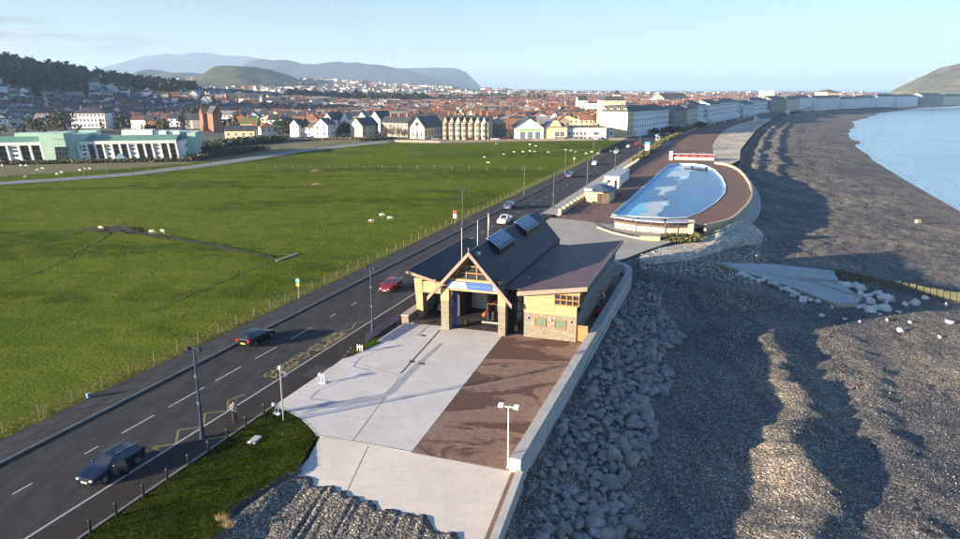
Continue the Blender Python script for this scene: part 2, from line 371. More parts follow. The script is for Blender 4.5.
# sea
wm,nt,bs=newmat('sea_water'); bs.inputs['Roughness'].default_value=.22; bs.inputs['IOR'].default_value=1.33
v=coords(nt); n1=noise(nt,v,.02,4,.6,.6); nt.links.new(ramp(nt,n1,[(.35,(.19,.37,.47)),(.65,(.27,.45,.53))]),bs.inputs['Base Color'])
v2=coords(nt,(1,.4,1),R(30)); bump(nt,bs,noise(nt,v2,.35,5,.65),.5,.25)
b=MB(); k=96; b.quadface([(15000*math.cos(2*math.pi*i/k),15000*math.sin(2*math.pi*i/k),-6.0) for i in range(k)]); struct(b.build('sea',wm))
foam_m=M('foam',(.52,.58,.62),(.42,.5,.56),.5,.6)
fmb=MB(); rr=random.Random(3)
for off,wid,gap in ((2.5,.7,.2),(14,.6,.45),(20,.8,.55)):
    s=215.
    while s<1150:
        step=6+s*.012
        if rr.random()>gap:
            t0=float(interp(s,SEA))+off+3.5*float(fbm(np.array([s/30.]),np.array([off*1.]),3,600)[0]); t1=float(interp(s+step,SEA))+off+3.5*float(fbm(np.array([(s+step)/30.]),np.array([off*1.]),3,600)[0]); w_=wid*rr.uniform(.4,1.6)*(1+s/500)
            q=[LT(t0,s,-5.96),LT(t1,s+step,-5.96),LT(t1+w_*.6,s+step,-5.96),LT((t0+t1)/2+w_,s+step/2,-5.96),LT(t0+w_*.3,s,-5.96)]; fmb.quadface(q[::-1])
        s+=step
tag(fmb.build('foam',foam_m),'broken lines of pale foam along the water edge','foam',kind='stuff')
# inland ground with the town's rises
def ground_h(x,y):
    g=lambda cx,cy,sx,sy,a: a*np.exp(-((x-cx)/sx)**2-((y-cy)/sy)**2)
    h=g(-690,930,190,230,62)+g(-470,1000,150,220,13)+g(-330,1010,150,160,7)+g(-800,2900,420,500,46)+g(-300,3100,500,500,22)+g(-520,2300,260,300,12)
    h=h+g(-1500,2600,500,600,50)
    h=h+2.2*fbm(x/150.,y/150.,3,200)*smooth((y-520)/200)
    return h
sg=np.concatenate([lin(-200,0,8),lin(0,400,40),lin(400,1800,90),lin(1800,4300,60),[4300]])
fg=np.concatenate([lin(0,.012,14),lin(.012,.05,12),lin(.05,.3,60),[.3,.4,.5,.7,1.0]])
S,Fr=np.meshgrid(sg,fg,indexing='ij'); te=interp(S,EDGE); T_=te-5500*Fr
X=T_*sa+S*ca; Y=-T_*ca+S*sa; Zg=ground_h(X,Y)-.14-1.1*((T_>-32)&(S>149)&(S<280))-.9*((T_>-35)&(S>15)&(S<65))
town_ground=M('town_ground',(.05,.055,.035),(.09,.085,.07),.03,.9,detail=6)
struct(gridmesh('ground',X,Y,Zg,town_ground))

def sheet(name,poly,z,mat,th=.0,label=None):
    b=MB()
    if th: b.prism(poly,z-th,z)
    else:
        A=sum(poly[i][0]*poly[(i+1)%len(poly)][1]-poly[(i+1)%len(poly)][0]*poly[i][1] for i in range(len(poly)))
        if A<0: poly=poly[::-1]
        b.quadface([(p[0],p[1],z) for p in poly])
    return struct(b.build(name,mat))
# field: one sheet of grass with tussocks and hollows
fs=np.concatenate([lin(-10,130,240),lin(130,440,160),[440]]); ft=np.linspace(0,1,200)
S,Fr=np.meshgrid(fs,ft,indexing='ij')
LB=-51.0
x0,y0=W(LB,0)
T_=LB-Fr*330
X=T_*sa+S*ca; Y=-T_*ca+S*sa
near=np.exp(-np.clip(Y,0,None)/160)
Zf=.06+.10*fbm(X/1.6,Y/1.6,3,300)*smooth(-(T_-LB)/3)*near+.10*fbm(X/14,Y/14,3,310)*smooth(-(T_-LB)/6)
# clip field at its far edge by pulling grid points onto the boundary line
fm,nt,bs=newmat('field_turf'); 
def field_material():
    bs.inputs['Roughness'].default_value=1.0; bs.inputs['Specular IOR Level'].default_value=0
    v=coords(nt); big=noise(nt,v,.018,5,.6); mid=noise(nt,v,.22,6,.65); fine=noise(nt,v,2.6,5,.72)
    vst=coords(nt,(.25,1,1),R(-10)); sw=noise(nt,vst,.045,4,.6,.4)
    col=ramp(nt,big,[(.3,(.070,.112,.012)),(.5,(.096,.138,.014)),(.7,(.132,.160,.022))])
    col=mix(nt,ramp(nt,sw,[(.42,(.85,)*3),(.50,(0,0,0))]),col,(.050,.080,.010))
    col=mix(nt,ramp(nt,mid,[(.45,(0,0,0)),(.65,(.65,)*3)]),col,(.16,.178,.018))
    col=mix(nt,ramp(nt,fine,[(.54,(0,0,0)),(.72,(.75,)*3)]),col,(.14,.135,.02))
    col=mix(nt,ramp(nt,fine,[(.28,(.85,)*3),(.46,(0,0,0))]),col,(.016,.03,.006))
    # the rough strip of longer, yellow grass beside the pavement
    s=N(nt,'ShaderNodeSeparateXYZ'); nt.links.new(coords(nt,(1,1,1),0),s.inputs[0])
    a=N(nt,'ShaderNodeMath',operation='MULTIPLY'); a.inputs[1].default_value=sa; nt.links.new(s.outputs[0],a.inputs[0])
    b_=N(nt,'ShaderNodeMath',operation='MULTIPLY_ADD'); b_.inputs[1].default_value=-ca; nt.links.new(s.outputs[1],b_.inputs[0]); nt.links.new(a.outputs[0],b_.inputs[2])
    nn=N(nt,'ShaderNodeMath',operation='MULTIPLY_ADD'); nn.inputs[1].default_value=5.0; nt.links.new(mid,nn.inputs[0]); nt.links.new(b_.outputs[0],nn.inputs[2])
    mr=N(nt,'ShaderNodeMapRange'); mr.inputs['From Min'].default_value=-51.5; mr.inputs['From Max'].default_value=-49.2; nt.links.new(nn.outputs[0],mr.inputs[0])
    col=mix(nt,mr.outputs[0],col,mix(nt,ramp(nt,fine,[(.4,(0,0,0)),(.6,(1,1,1))]),(.11,.125,.02),(.20,.17,.04)))
    nt.links.new(col,bs.inputs['Base Color'])
    h=N(nt,'ShaderNodeMath',operation='MULTIPLY_ADD'); h.inputs[1].default_value=2.0; nt.links.new(mid,h.inputs[0]); nt.links.new(fine,h.inputs[2])
    bump(nt,bs,h.outputs[0],.8,.3)
field_material()
# far boundary of the field in plan
FB=np.array([G(u,v) for u,v in [(-260,176),(0,176),(100,170),(170,165),(240,158),(330,147),(385,142),(440,143.5),(530,141.5),(628,140.5)]])
def fbY(x): return np.interp(x,FB[:,0],FB[:,1])
over=Y>fbY(X)
Yc=np.minimum(Y,fbY(X)); Zf=np.where(over,-.13,Zf)
# shift along the road direction instead of straight down to keep cells tidy
X=np.where(over,X,X); field=struct(gridmesh('field',X,Yc,Zf,fm))
# upper paddock strip before the mint building, and its rough verge
rough=M('rough_paddock',(.10,.105,.035),(.17,.145,.06),.2,.9,bs=.8,bd=.3,bscale=1.2,detail=6)
sheet('paddock',gp([(-120,178),(-20,178),(100,171),(180,164),(240,157.5),(330,147),(385,141.5),(440,141),(440,139.6),(385,139),(330,139),(250,146),(190,155),(178,160),(100,163),(-120,167)]),-.05,rough)
sheet('lane',gp([(-120,187),(0,182.3),(60,178.6),(130,173),(200,164.5),(260,156),(300,150),(345,145),(385,141.5),(392,142.8),(350,147),(300,153),(260,159.5),(200,168),(130,176.3),(60,181.5),(0,185.5),(-120,190)]),.16,M('lane_tarmac',(.26,.25,.24),(.2,.19,.18),.3,.8))

# road strips (across,along)
def strip(name,t0,t1,s0,s1,z,mat,th=0): return sheet(name,lrow([(t0,s0),(t1,s0),(t1,s1),(t0,s1)]),z,mat,th)
strip('pavement',-50.9,-47.9,-10,330,.13,pave_m,.25)
kerb_m=M('kerb_stone',(.16,.155,.15),(.22,.21,.20),1.5,.8)
strip('kerb',-47.88,-47.68,-10,330,.135,kerb_m,.25)
strip('road',-47.66,-38.05,-10,330,.0,road_m,.12)
strip('kerb',-38.03,-37.85,-10,330,.115,M('pale_kerb',(.40,.38,.35),(.34,.32,.3),1.5,.8),.25)
strip('footpath',-37.83,-35.12,-10,150,.10,path_m,.25)
strip('kerb',-35.1,-34.92,-10,49,.135,M('edging',(.24,.225,.2),(.18,.17,.16),1.5,.8),.25)
# upper pavement beside the bathing area
sheet('footpath',lrow([(-37.83,150),(-33.8,150),(-33.4,190),(-33.0,300),(-30,370),(-36,372),(-37.8,330)]),.10,concd,.25)
# the road beyond, curving along the bay
RC=[(s,interp(s,[(330,-42.9),(380,-40),(450,-35),(560,-27),(700,-12),(850,12),(1000,48),(1150,98),(1300,160),(1513,285)])) for s in list(range(330,1514,30))+[1513]]
def ribbon(name,off0,off1,z,mat,th=.1):
    b=MB(); 
    for (s0,a0),(s1,a1) in zip(RC[:-1],RC[1:]):
        b.hexa([LT(a0+off0,s0,z-th),LT(a0+off1,s0,z-th),LT(a1+off1,s1,z-th),LT(a1+off0,s1,z-th),LT(a0+off0,s0,z),LT(a0+off1,s0,z),LT(a1+off1,s1,z),LT(a1+off0,s1,z)])
    return struct(b.build(name,mat))
ribbon('road',-9,4.8,.0,road_m); ribbon('pavement',-13,-9.05,.1,pave_m)
# side street along the far edge of the field
sheet('road',gp([(385,141.2),(440,141.2),(530,139.6),(628,138.6),(646,134.5),(622,134.6),(600,136.6),(530,138.4),(440,139.4),(385,140)]),-.02,M('street',(.14,.13,.12),(.11,.1,.095),.3,.85))
# promenade and bathing-pool deck
deck=[(-34.0,146.0),(-22,143.0),(-16,141.2),(-9,142.5),(-4.6,144.9),(-.6,153),(1.6,166),(3.75,185),(3.8,215),(.8,250),(-3,266),(-6.9,275),(-9,310),(-11.2,361),(-10.5,430),(-8,500),(-3,560),(12,660),(33,780),(80,1000),(170,1245),(315,1513),(300,1513),(150,1245),(56,1000),(17,850),(-7.5,700),(-22.4,560),(-30.4,450),(-35.2,380),(-33.4,290),(-33.6,190)]
DECKZ=.06
# the pool is a hole in the deck, so the deck is made of two sheets that meet behind it
pool=[(-23.8,153.5),(-23.2,200),(-22.0,262),(-19,268.5),(-14,269.5),(-10,265),(-6.3,252),(-3.6,232),(-2.1,212),(-2.0,195),(-3.6,178),(-6.2,163),(-8.6,155.2),(-12,153.2),(-17.9,152.6)]
outer_r=[(-16,141.2),(-9,142.5),(-4.6,144.9),(-.6,153),(1.6,166),(3.75,185),(3.8,215),(.8,250),(-3,266),(-6.9,275),(-16,277)]
outer_l=[(-34.0,146.0),(-22,143.0),(-16,141.2)]
pr=[(-17.9,152.6),(-12,153.2),(-8.6,155.2),(-6.2,163),(-3.6,178),(-2.0,195),(-2.1,212),(-3.6,232),(-6.3,252),(-10,265),(-14,269.5),(-19,268.5)]
right_poly=outer_r+[(-19,268.5),(-14,269.5),(-10,265),(-6.3,252),(-3.6,232),(-2.1,212),(-2.0,195),(-3.6,178),(-6.2,163),(-8.6,155.2),(-12,153.2),(-17.9,152.6)]
def earclip(poly,z,b):
    bm=bmesh.new(); vs=[bm.verts.new((p[0],p[1],z)) for p in poly]; f=bm.faces.new(vs)
    f.normal_update()
    if f.normal.z<0: f.normal_flip()
    r=bmesh.ops.triangulate(bm,faces=[f]); bm.verts.index_update()
    for f in bm.faces:
        b.quadface([v.co[:] for v in f.verts])
    bm.free()
b=MB(); earclip(lrow(right_poly),DECKZ,b)
left_poly=[(-34.0,146.0),(-22,143.0),(-16,141.2),(-17.9,152.6),(-23.8,153.5),(-23.2,200),(-22.0,262),(-19,268.5),(-16,277),(-33.4,277),(-33.6,190)]
earclip(lrow(left_poly),DECKZ,b)
far_poly=[(-33.4,277),(-16,277),(-6.9,275),(-9,310),(-11.2,361),(-10.5,430),(-8,500),(-3,560),(12,660),(33,780),(80,1000),(170,1245),(315,1513),(292,1513),(135,1245),(56,1000),(17.5,850),(-6.5,700),(-21.5,560),(-29.5,450),(-34.5,380),(-33.2,330)]
earclip(lrow(far_poly),DECKZ,b); struct(b.build('promenade',deck_m))
gravel_poly=[(-6.85,275),(-1.5,272.5),(1.15,289),(1.25,336),(4.8,403),(11.8,524),(35.8,780),(81.8,1000),(174.5,1250),(320,1513),(315.2,1513),(170.2,1245),(80.2,1000),(33.2,780),(12.2,660),(-2.9,560),(-7.9,500),(-10.4,430),(-11.1,361),(-8.9,310)]
b=MB(); earclip(lrow(gravel_poly),.02,b); struct(b.build('gravel_bank',gravel))
# pool floor, water and coping
pm,nt,bs=newmat('pool_paint_sky_sheen'); bs.inputs['Roughness'].default_value=.35
v=coords(nt); s=N(nt,'ShaderNodeSeparateXYZ'); nt.links.new(v,s.inputs[0])
a=N(nt,'ShaderNodeMath',operation='MULTIPLY'); a.inputs[1].default_value=sa; nt.links.new(s.outputs[0],a.inputs[0])
tt=N(nt,'ShaderNodeMath',operation='MULTIPLY_ADD'); tt.inputs[1].default_value=-ca; nt.links.new(s.outputs[1],tt.inputs[0]); nt.links.new(a.outputs[0],tt.inputs[2])
vs=coords(nt,(1,.35,1),-ROT); nz=noise(nt,vs,.16,5,.6,.8)
nn=N(nt,'ShaderNodeMath',operation='MULTIPLY_ADD'); nn.inputs[1].default_value=17.0; nt.links.new(nz,nn.inputs[0]); nt.links.new(tt.outputs[0],nn.inputs[2])
mr=N(nt,'ShaderNodeMapRange'); mr.inputs['From Min'].default_value=-16; mr.inputs['From Max'].default_value=2; nt.links.new(nn.outputs[0],mr.inputs[0])
blue=ramp(nt,noise(nt,v,.3,4),[(.3,(.12,.50,.70)),(.7,(.20,.58,.78))])
sandm=ramp(nt,mr.outputs[0],[(.0,(0,0,0)),(.28,(0,0,0)),(.33,(.9,.9,.9)),(.52,(1,1,1)),(.56,(.0,.0,.0)),(1,(0,0,0))])
pale=ramp(nt,mr.outputs[0],[(.0,(0,0,0)),(.5,(.0,.0,.0)),(.58,(.8,.8,.8)),(1,(1,1,1))])  # paler seaward side: reflected sky painted into the floor colour
col=mix(nt,pale,blue,(.66,.86,.90)); col=mix(nt,sandm,col,mix(nt,nz,(.50,.52,.50),(.64,.64,.60))); nt.links.new(col,bs.inputs['Base Color'])
b=MB(); earclip(lrow(pool),-.45,b); struct(b.build('pool_floor',pm))
pw,nt,bs=newmat('pool_water'); 
nt.nodes.remove(bs); gl=N(nt,'ShaderNodeBsdfGlossy'); gl.inputs['Roughness'].default_value=.22; gl.inputs['Color'].default_value=(.9,.95,1,1)
tr=N(nt,'ShaderNodeBsdfTransparent'); tr.inputs['Color'].default_value=(.96,1,1,1); fz=N(nt,'ShaderNodeFresnel'); fz.inputs['IOR'].default_value=1.12
mx=N(nt,'ShaderNodeMixShader'); nt.links.new(fz.outputs[0],mx.inputs[0]); nt.links.new(tr.outputs[0],mx.inputs[1]); nt.links.new(gl.outputs[0],mx.inputs[2]); nt.links.new(mx.outputs[0],nt.nodes['Material Output'].inputs['Surface'])
edge=[]; 
for i,s_ in enumerate(np.linspace(157,262,50)):
    edge.append((-14.2+2.6*float(fbm(np.array([s_/7.]),np.array([0.]),4,400)[0])-1.6*math.sin((s_-150)/30),s_))
wat=edge+[(-14.5,268),(-10.3,264.3),(-6.6,251.5),(-3.9,231.5),(-2.4,212),(-2.3,195),(-3.9,178.3),(-6.5,163.6),(-8.8,156),(-11.5,154.2)]
b=MB(); earclip(lrow(wat),-.30,b); struct(b.build('pool_water',pw))
b=MB()
for i in range(len(pool)):
    p,q=pool[i],pool[(i+1)%len(pool)]; cx,cy=-14,205
    def inn(p,k): 
        dx,dy=cx-p[0],cy-p[1]; l=math.hypot(dx,dy); return (p[0]+dx/l*k,p[1]+dy/l*k)
    p2,q2=inn(p,.45),inn(q,.45)
    b.hexa([LT(*p,-.46),LT(*q,-.46),LT(*q2,-.46),LT(*p2,-.46),LT(*p,.16),LT(*q,.16),LT(*q2,.16),LT(*p2,.16)])
tag(b.build('pool_coping',M('pool_coping_paint',(.50,.66,.74),(.42,.58,.68),.5,.7)),'pale blue coping around the D shaped paddling pool','pool edge')
# outer wall of the pool deck
def wallrun(name,pts,w,z0,z1,mat,label,cat,parent=None):
    b=MB()
    for (a,c),(e,f) in zip(pts[:-1],pts[1:]):
        dx,dy=e-a,f-c; l=math.hypot(dx,dy); nx,ny=-dy/l*w/2,dx/l*w/2
        b.hexa([LT(a-nx,c-ny,z0),LT(a+nx,c+ny,z0),LT(e+nx,f+ny,z0),LT(e-nx,f-ny,z0),LT(a-nx,c-ny,z1),LT(a+nx,c+ny,z1),LT(e+nx,f+ny,z1),LT(e-nx,f-ny,z1)])
    o=b.build(name,mat,parent); 
    if label: tag(o,label,cat)
    return o
beige=M('beige_wall',(.50,.42,.28),(.40,.34,.24),1.2,.85,detail=5)
arc=[(-4.6,144.7),(-2.2,148.6),(-.3,153),(.9,159),(1.9,166),(3.1,175),(3.95,185),(4.3,200),(4.0,215),(2.7,234),(1.0,250),(-.7,259),(-3,266),(-7,271.5)]
wallrun('sea_wall',arc,.5,-2.6,.75,beige,'curved beige parapet wall round the seaward side of the pool deck','sea wall')
skirt=[(t+2.6,s) for t,s in arc[3:11]]
b=MB()
for i in range(3,10):
    p,q=arc[i],arc[i+1]; b.hexa([LT(p[0]+.3,p[1],-3.5),LT(q[0]+.3,q[1],-3.5),LT(q[0]+2.4,q[1],-3.6),LT(p[0]+2.4,p[1],-3.6),LT(p[0]+.3,p[1],-.9),LT(q[0]+.3,q[1],-.9),LT(q[0]+2.4,q[1],-2.0),LT(p[0]+2.4,p[1],-2.0)])
tag(b.build('sea_wall_apron',concd),'sloping concrete apron at the foot of the curved pool wall','apron')
# clearing of concrete between station and pool
clear=[(-35,103),(-35,146),(-22,142.8),(-16,141),(-9,142.3),(-6,141),(-9,130),(-13,120),(-16.2,110),(-14.4,104.5),(-14.5,101),(-22,100.2),(-28,100.2)]
b=MB(); earclip(lrow(clear),.085,b); struct(b.build('concrete_yard',concd))
gs=[(-27.5,104),(-25,103),(-22,104.5),(-20.6,107.5),(-21.5,111),(-24,112.5),(-27,110)]
b=MB(); b.prism(lrow(gs),.0,.22); tag(b.build('grass_island',grass),'small bright green grass island behind the station roof','lawn')

mp_=[(640,250,.05),(668,246,.05),(692,241,.05),(708,235,-.1),(722,228,-.3),(736,220,-.6),(748,221,-.9),(759,228,-1.2),(764,236,-1.4),(762,243,-1.5),(740,247,-1.0),(715,253,-.7),(690,260,-.5),(655,264,-.25),(640,262,-.1)]
P_=[]
for u,v,z in mp_:
    for _ in range(6):
        t_,s_=GL(u,v,z); zz=float(beach_z(np.array(t_),np.array(s_))); z=zz+.03 if t_>float(interp(s_,EDGE)) and s_>104 else .05
    P_.append((*G(u,v,z),z))
c_=(*G(712,243,0),-.15); b=MB(); n=len(P_)
K=9; V=[]
for k in range(K+1):
    f=k/K
    for p in P_: 
        z=c_[2]+(p[2]-c_[2])*f**1.6+.10*float(fbm(np.array([p[0]/3.]),np.array([p[1]/3.+k*.5]),3,777)[0])*(f>0); V.append((c_[0]+(p[0]-c_[0])*f,c_[1]+(p[1]-c_[1])*f,z))
for p in P_: V.append((p[0]*1.003,p[1]-.3,p[2]-2.5))
b.v=V
for k in range(K+1):
    for i in range(n): j=(i+1)%n; b.f.append((k*n+i,k*n+j,(k+1)*n+j,(k+1)*n+i)); b.m.append(0)
bm=bmesh.new(); me_=b.mesh('gravel_bank',gravel); bm.from_mesh(me_); bmesh.ops.remove_doubles(bm,verts=bm.verts,dist=.001); bmesh.ops.recalc_face_normals(bm,faces=bm.faces)
up=sum(f.normal.z for f in bm.faces if abs(f.normal.z)>.5)
if up<0: bmesh.ops.reverse_faces(bm,faces=bm.faces)
bm.to_mesh(me_); bm.free(); o=bpy.data.objects.new('gravel_bank',me_); C.objects.link(o); struct(o)
# ------------------------------------------------------------------ station forecourt
YZ=.10
def slz(p):
    s=p[0]*ca+p[1]*sa
    return YZ+min(0,(s-45))*.065
fc=[(-35.0,48.6),(-33.5,48.2),(-31.6,47.3),(-29.8,46.0),(-28.8,45.1),(-20.8,45.0),(-22.3,72.2),(-22.3,74),(-33.4,77.5),(-33.4,72),(-33.5,66.2),(-34.2,63.5),(-35,60.4)]
b=MB(); b.prism(lrow(fc),-.3,YZ,0); struct(b.build('concrete_forecourt',conc))
b=MB(); b.prism(lrow([(-20.76,45.0),(-13.25,44.8),(-13.25,102),(-20.5,102),(-22.26,72.2)]),-.3,YZ-.01,0); struct(b.build('red_hardcore_yard',hardcore))
b=MB(); b.prism(lrow([(-28.4,44.97),(-20.7,44.92),(-12.9,44.7),(-11.75,36.4),(-13,30),(-20,31),(-27.3,37),(-27.6,42)]),-2.6,slz,0); struct(b.build('slipway',conc2))
# joints
jm=M('slab_joint',(.16,.14,.12),(.11,.10,.09),3,.8)
def line(b,p,q,w,z):
    dx,dy=q[0]-p[0],q[1]-p[1]; l=math.hypot(dx,dy); nx,ny=-dy/l*w/2,dx/l*w/2
    if z is None: f=lambda t,s: YZ+min(0,s-45)*.065+.004
    else: f=lambda t,s:z
    b.quadface([LT(p[0]+nx,p[1]+ny,f(*p)),LT(p[0]-nx,p[1]-ny,f(*p)),LT(q[0]-nx,q[1]-ny,f(*q)),LT(q[0]+nx,q[1]+ny,f(*q))])
b=MB(); line(b,(-20.85,45.1),(-28.6,45.12),.10,YZ+.004); line(b,(-25.7,45.2),(-27.8,58.2),.05,YZ+.004); line(b,(-27.9,58.3),(-33.8,59.9),.05,YZ+.004)
line(b,(-24.2,44.8),(-22.5,37.4),.06,None); struct(b.build('slab_joints',jm))
b=MB(); line(b,(-28.0,58.6),(-29.3,71.6),.16,YZ+.008); struct(b.build('drain_channel',M('drain_rust',(.13,.07,.05),(.08,.05,.04),3,.8)))
dr=M('manhole_iron',(.07,.05,.045),(.10,.08,.07),4,.7)
for i,(u,v) in enumerate([(423,335.5),(412,361.5),(422,363.5),(504,366),(476,373)]):
    t,s=GL(u,v,YZ); b=MB(); b.box(-.3,.3,-.25,.25,0,.012)
    tag(b.build('manhole_cover',dr,loc=LT(t,s,YZ-.004 if i<3 else YZ-.012),rz=ROT),['rusty cover in the concrete nearest the left garage opening','rusty cover in the concrete left of its neighbour, mid forecourt','rusty cover in the concrete just right of its neighbour','dark cover in the reddish yard nearest the annex','dark cover at the border of concrete and reddish yard'][i],'drain cover')
shade_paint=M('painted_shade_concrete',(.30,.30,.305),(.40,.39,.385),1.5,.45,detail=6)  # V-shaped shade on the forecourt, painted as a thin darker sheet
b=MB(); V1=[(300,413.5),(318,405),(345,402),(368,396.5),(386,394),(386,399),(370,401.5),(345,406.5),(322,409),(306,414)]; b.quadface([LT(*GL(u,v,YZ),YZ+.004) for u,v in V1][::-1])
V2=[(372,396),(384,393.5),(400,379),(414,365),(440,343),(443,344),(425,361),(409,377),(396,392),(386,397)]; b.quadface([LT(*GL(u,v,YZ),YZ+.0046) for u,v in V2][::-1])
bm=bmesh.new(); me_=b.mesh('painted_shade_v',shade_paint); bm.from_mesh(me_)
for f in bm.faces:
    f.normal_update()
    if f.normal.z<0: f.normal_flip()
bmesh.ops.triangulate(bm,faces=bm.faces); bm.to_mesh(me_); bm.free(); o=bpy.data.objects.new('painted_shade_v',me_); C.objects.link(o); struct(o)
def mark(name,segs,w,mat,z=.004):
    b=MB()
    for i,(p,q) in enumerate(segs):
        dx,dy=q[0]-p[0],q[1]-p[1]; l=math.hypot(dx,dy); nx,ny=-dy/l*w/2,dx/l*w/2; zz=z+.0006*i
        b.quadface([LT(p[0]+nx,p[1]+ny,zz),LT(p[0]-nx,p[1]-ny,zz),LT(q[0]-nx,q[1]-ny,zz),LT(q[0]+nx,q[1]+ny,zz)])
    return struct(b.build(name,mat))
tm2=M('tyre_mark',(.33,.32,.30),(.42,.40,.37),2,.8,detail=6)
def smear(name,pts,w,mat,n,z):
    bm=bmesh.new(); P_=[GL(*p) for p in pts]
    for k in range(n):
        f=random.random()*(len(P_)-1); i=int(f); f-=i; t=P_[i][0]+(P_[i+1][0]-P_[i][0])*f+random.gauss(0,w); s_=P_[i][1]+(P_[i+1][1]-P_[i][1])*f+random.gauss(0,w); r=random.uniform(.05,.32)
        vs=[bm.verts.new((*W(t+r*math.cos(a)*random.uniform(.6,1.3)*.6,s_+r*math.sin(a)*random.uniform(.6,1.3)*1.8),z+k*.00004)) for a in np.linspace(0,6.28,8)[:-1]]
        fc=bm.faces.new(vs); fc.normal_update(); 
        if fc.normal.z<0: fc.normal_flip()
    me=bpy.data.meshes.new(name); bm.to_mesh(me); bm.free(); me.materials.append(mat); o=bpy.data.objects.new(name,me); C.objects.link(o); return struct(o)
sk=M('skid_mark',(.028,.028,.029),(.04,.04,.04),2,.8)
for (t0,s0,s1,bend) in ((-44.6,56,84,.8),(-46.1,40,75,.3),(-41.2,34,60,-.5),(-42.6,80,120,.6)):
    P_=[(t0+bend*math.sin((s-s0)/(s1-s0)*3.1),s) for s in np.arange(s0,s1,2.)]; mark('skid_mark',list(zip(P_[:-1],P_[1:])),.16,sk,.0025)
# repaired patches of tarmac
pt=M('tarmac_patch',(.030,.030,.031),(.045,.044,.043),3,.9)
for (t,s,w_,l_) in ((-40.6,66,1.1,6),(-45.6,92,1.6,3.2),(-46.6,47,.9,4.5),(-44.9,118,1.4,8),(-36.5,55,1.2,3),(-49.4,70,1.0,5),(-49.2,101,1.4,2.5)):
    z=.003 if -47<t<-38.5 else (.134 if t<-47 else .104); strip('tarmac_patch',t,t+w_,s,s+l_,z,pt)
# seawall on the right of the yard
wm2=M('seawall_concrete',(.50,.47,.42),(.40,.38,.34),.8,.8,detail=5)
o=thing('sea_wall','long straight concrete sea wall between the reddish yard and the boulders','sea wall')
b=MB()
def wallseg(b,pts,w,z0,z1):
    for (a,c),(e,f) in zip(pts[:-1],pts[1:]):
        dx,dy=e-a,f-c; l=math.hypot(dx,dy); nx,ny=-dy/l*w/2,dx/l*w/2
        zz=(z1,z1) if not isinstance(z1,tuple) else z1
        b.hexa([LT(a-nx,c-ny,z0),LT(a+nx,c+ny,z0),LT(e+nx,f+ny,z0),LT(e-nx,f-ny,z0),LT(a-nx,c-ny,zz[0]),LT(a+nx,c+ny,zz[0]),LT(e+nx,f+ny,zz[1]),LT(e-nx,f-ny,zz[1])])
wc=[(-12.8,44.6),(-12.8,100.5),(-13.2,103.2),(-14.2,105.2),(-15.6,106.2),(-17.2,106.4),(-19,105.6)]
wallseg(b,wc,.8,-3,1.15); b.build('upper_wall',wm2,o)
b=MB(); wallseg(b,[(-12.45,44.55),(-11.6,33)],.5,-4,(.32,-.35)); b.build('lower_wall',wm2,o)
b=MB(); wallseg(b,[(-12.88,44.5),(-12.05,33)],.32,-3,(.16,-.5)); b.build('channel_cover',M('rust_strip',(.22,.14,.11),(.16,.10,.08),2,.8),o)
# planted verge near the camera
gpoly=[(-34.9,20),(-34.9,48.7),(-33.4,48.4),(-31.4,47.4),(-29.6,46.1),(-28.6,45),(-28.1,43),(-27.3,40.4),(-28.2,37.5),(-28.6,34.8),(-27.6,31.7),(-27,26),(-27,20)]
bm=bmesh.new()
gx=np.arange(-36,-26,.35); gy=np.arange(20,49.5,.35)
from mathutils import geometry
gw=[Vector(p) for p in gpoly]
def inside(t,s): 
    c=False; n=len(gpoly)
    for i in range(n):
        (x1,y1),(x2,y2)=gpoly[i],gpoly[(i+1)%n]
        if (y1>s)!=(y2>s) and t<(x2-x1)*(s-y1)/(y2-y1)+x1: c=not c
    return c
rg=[]
for i,(p,q) in enumerate(zip(gpoly,gpoly[1:]+gpoly[:1])):
    rg.append(p)
    if 7<=i<=12:
        for k in range(1,12): f=k/12; rg.append((p[0]+(q[0]-p[0])*f+random.uniform(-.22,.22),p[1]+(q[1]-p[1])*f+random.uniform(-.15,.15)))
bm=bmesh.new(); vs=[bm.verts.new((*W(*p),YZ-.02)) for p in rg]; f=bm.faces.new(vs); f.normal_update()
if f.normal.z<0: f.normal_flip()
bmesh.ops.triangulate(bm,faces=[f])
b=MB()
for f in bm.faces: b.quadface([v.co[:] for v in f.verts],0)
bm.free()
for p,q in zip(rg,rg[1:]+rg[:1]):
    if max(p[0],q[0])>-30 and max(p[1],q[1])<41: b.quadface([LT(*p,YZ-.02),LT(p[0]+.5,p[1]-.25,-.5),LT(q[0]+.5,q[1]-.25,-.5),LT(*q,YZ-.02)],1)
# tussocks raised on the bank edge, one grass sheet
struct(b.build('grass_verge',[verge_grass,M('bank_soil',(.09,.07,.05),(.13,.10,.07),2,.9)]))
b=MB(); b.prism(lrow([(-35.0,60.5),(-35.0,66.8),(-34.2,66.6),(-33.7,65.6),(-34.0,63.9)]),-.1,YZ+.12,0); tag(b.build('grass_strip',grass),'bright sliver of grass between footpath and concrete forecourt','lawn')
b=MB(); b.hexa([LT(-33.9,65.6,YZ),LT(-33.2,66.4,YZ),LT(-33.0,71.6,YZ),LT(-33.6,72.2,YZ),LT(-33.9,65.6,.38),LT(-33.75,65.8,.38),LT(-33.45,72,.45),LT(-33.6,72.2,.45)])
tag(b.build('concrete_ramp',conc),'smooth sloping concrete kerb beside the left garage opening','ramp')
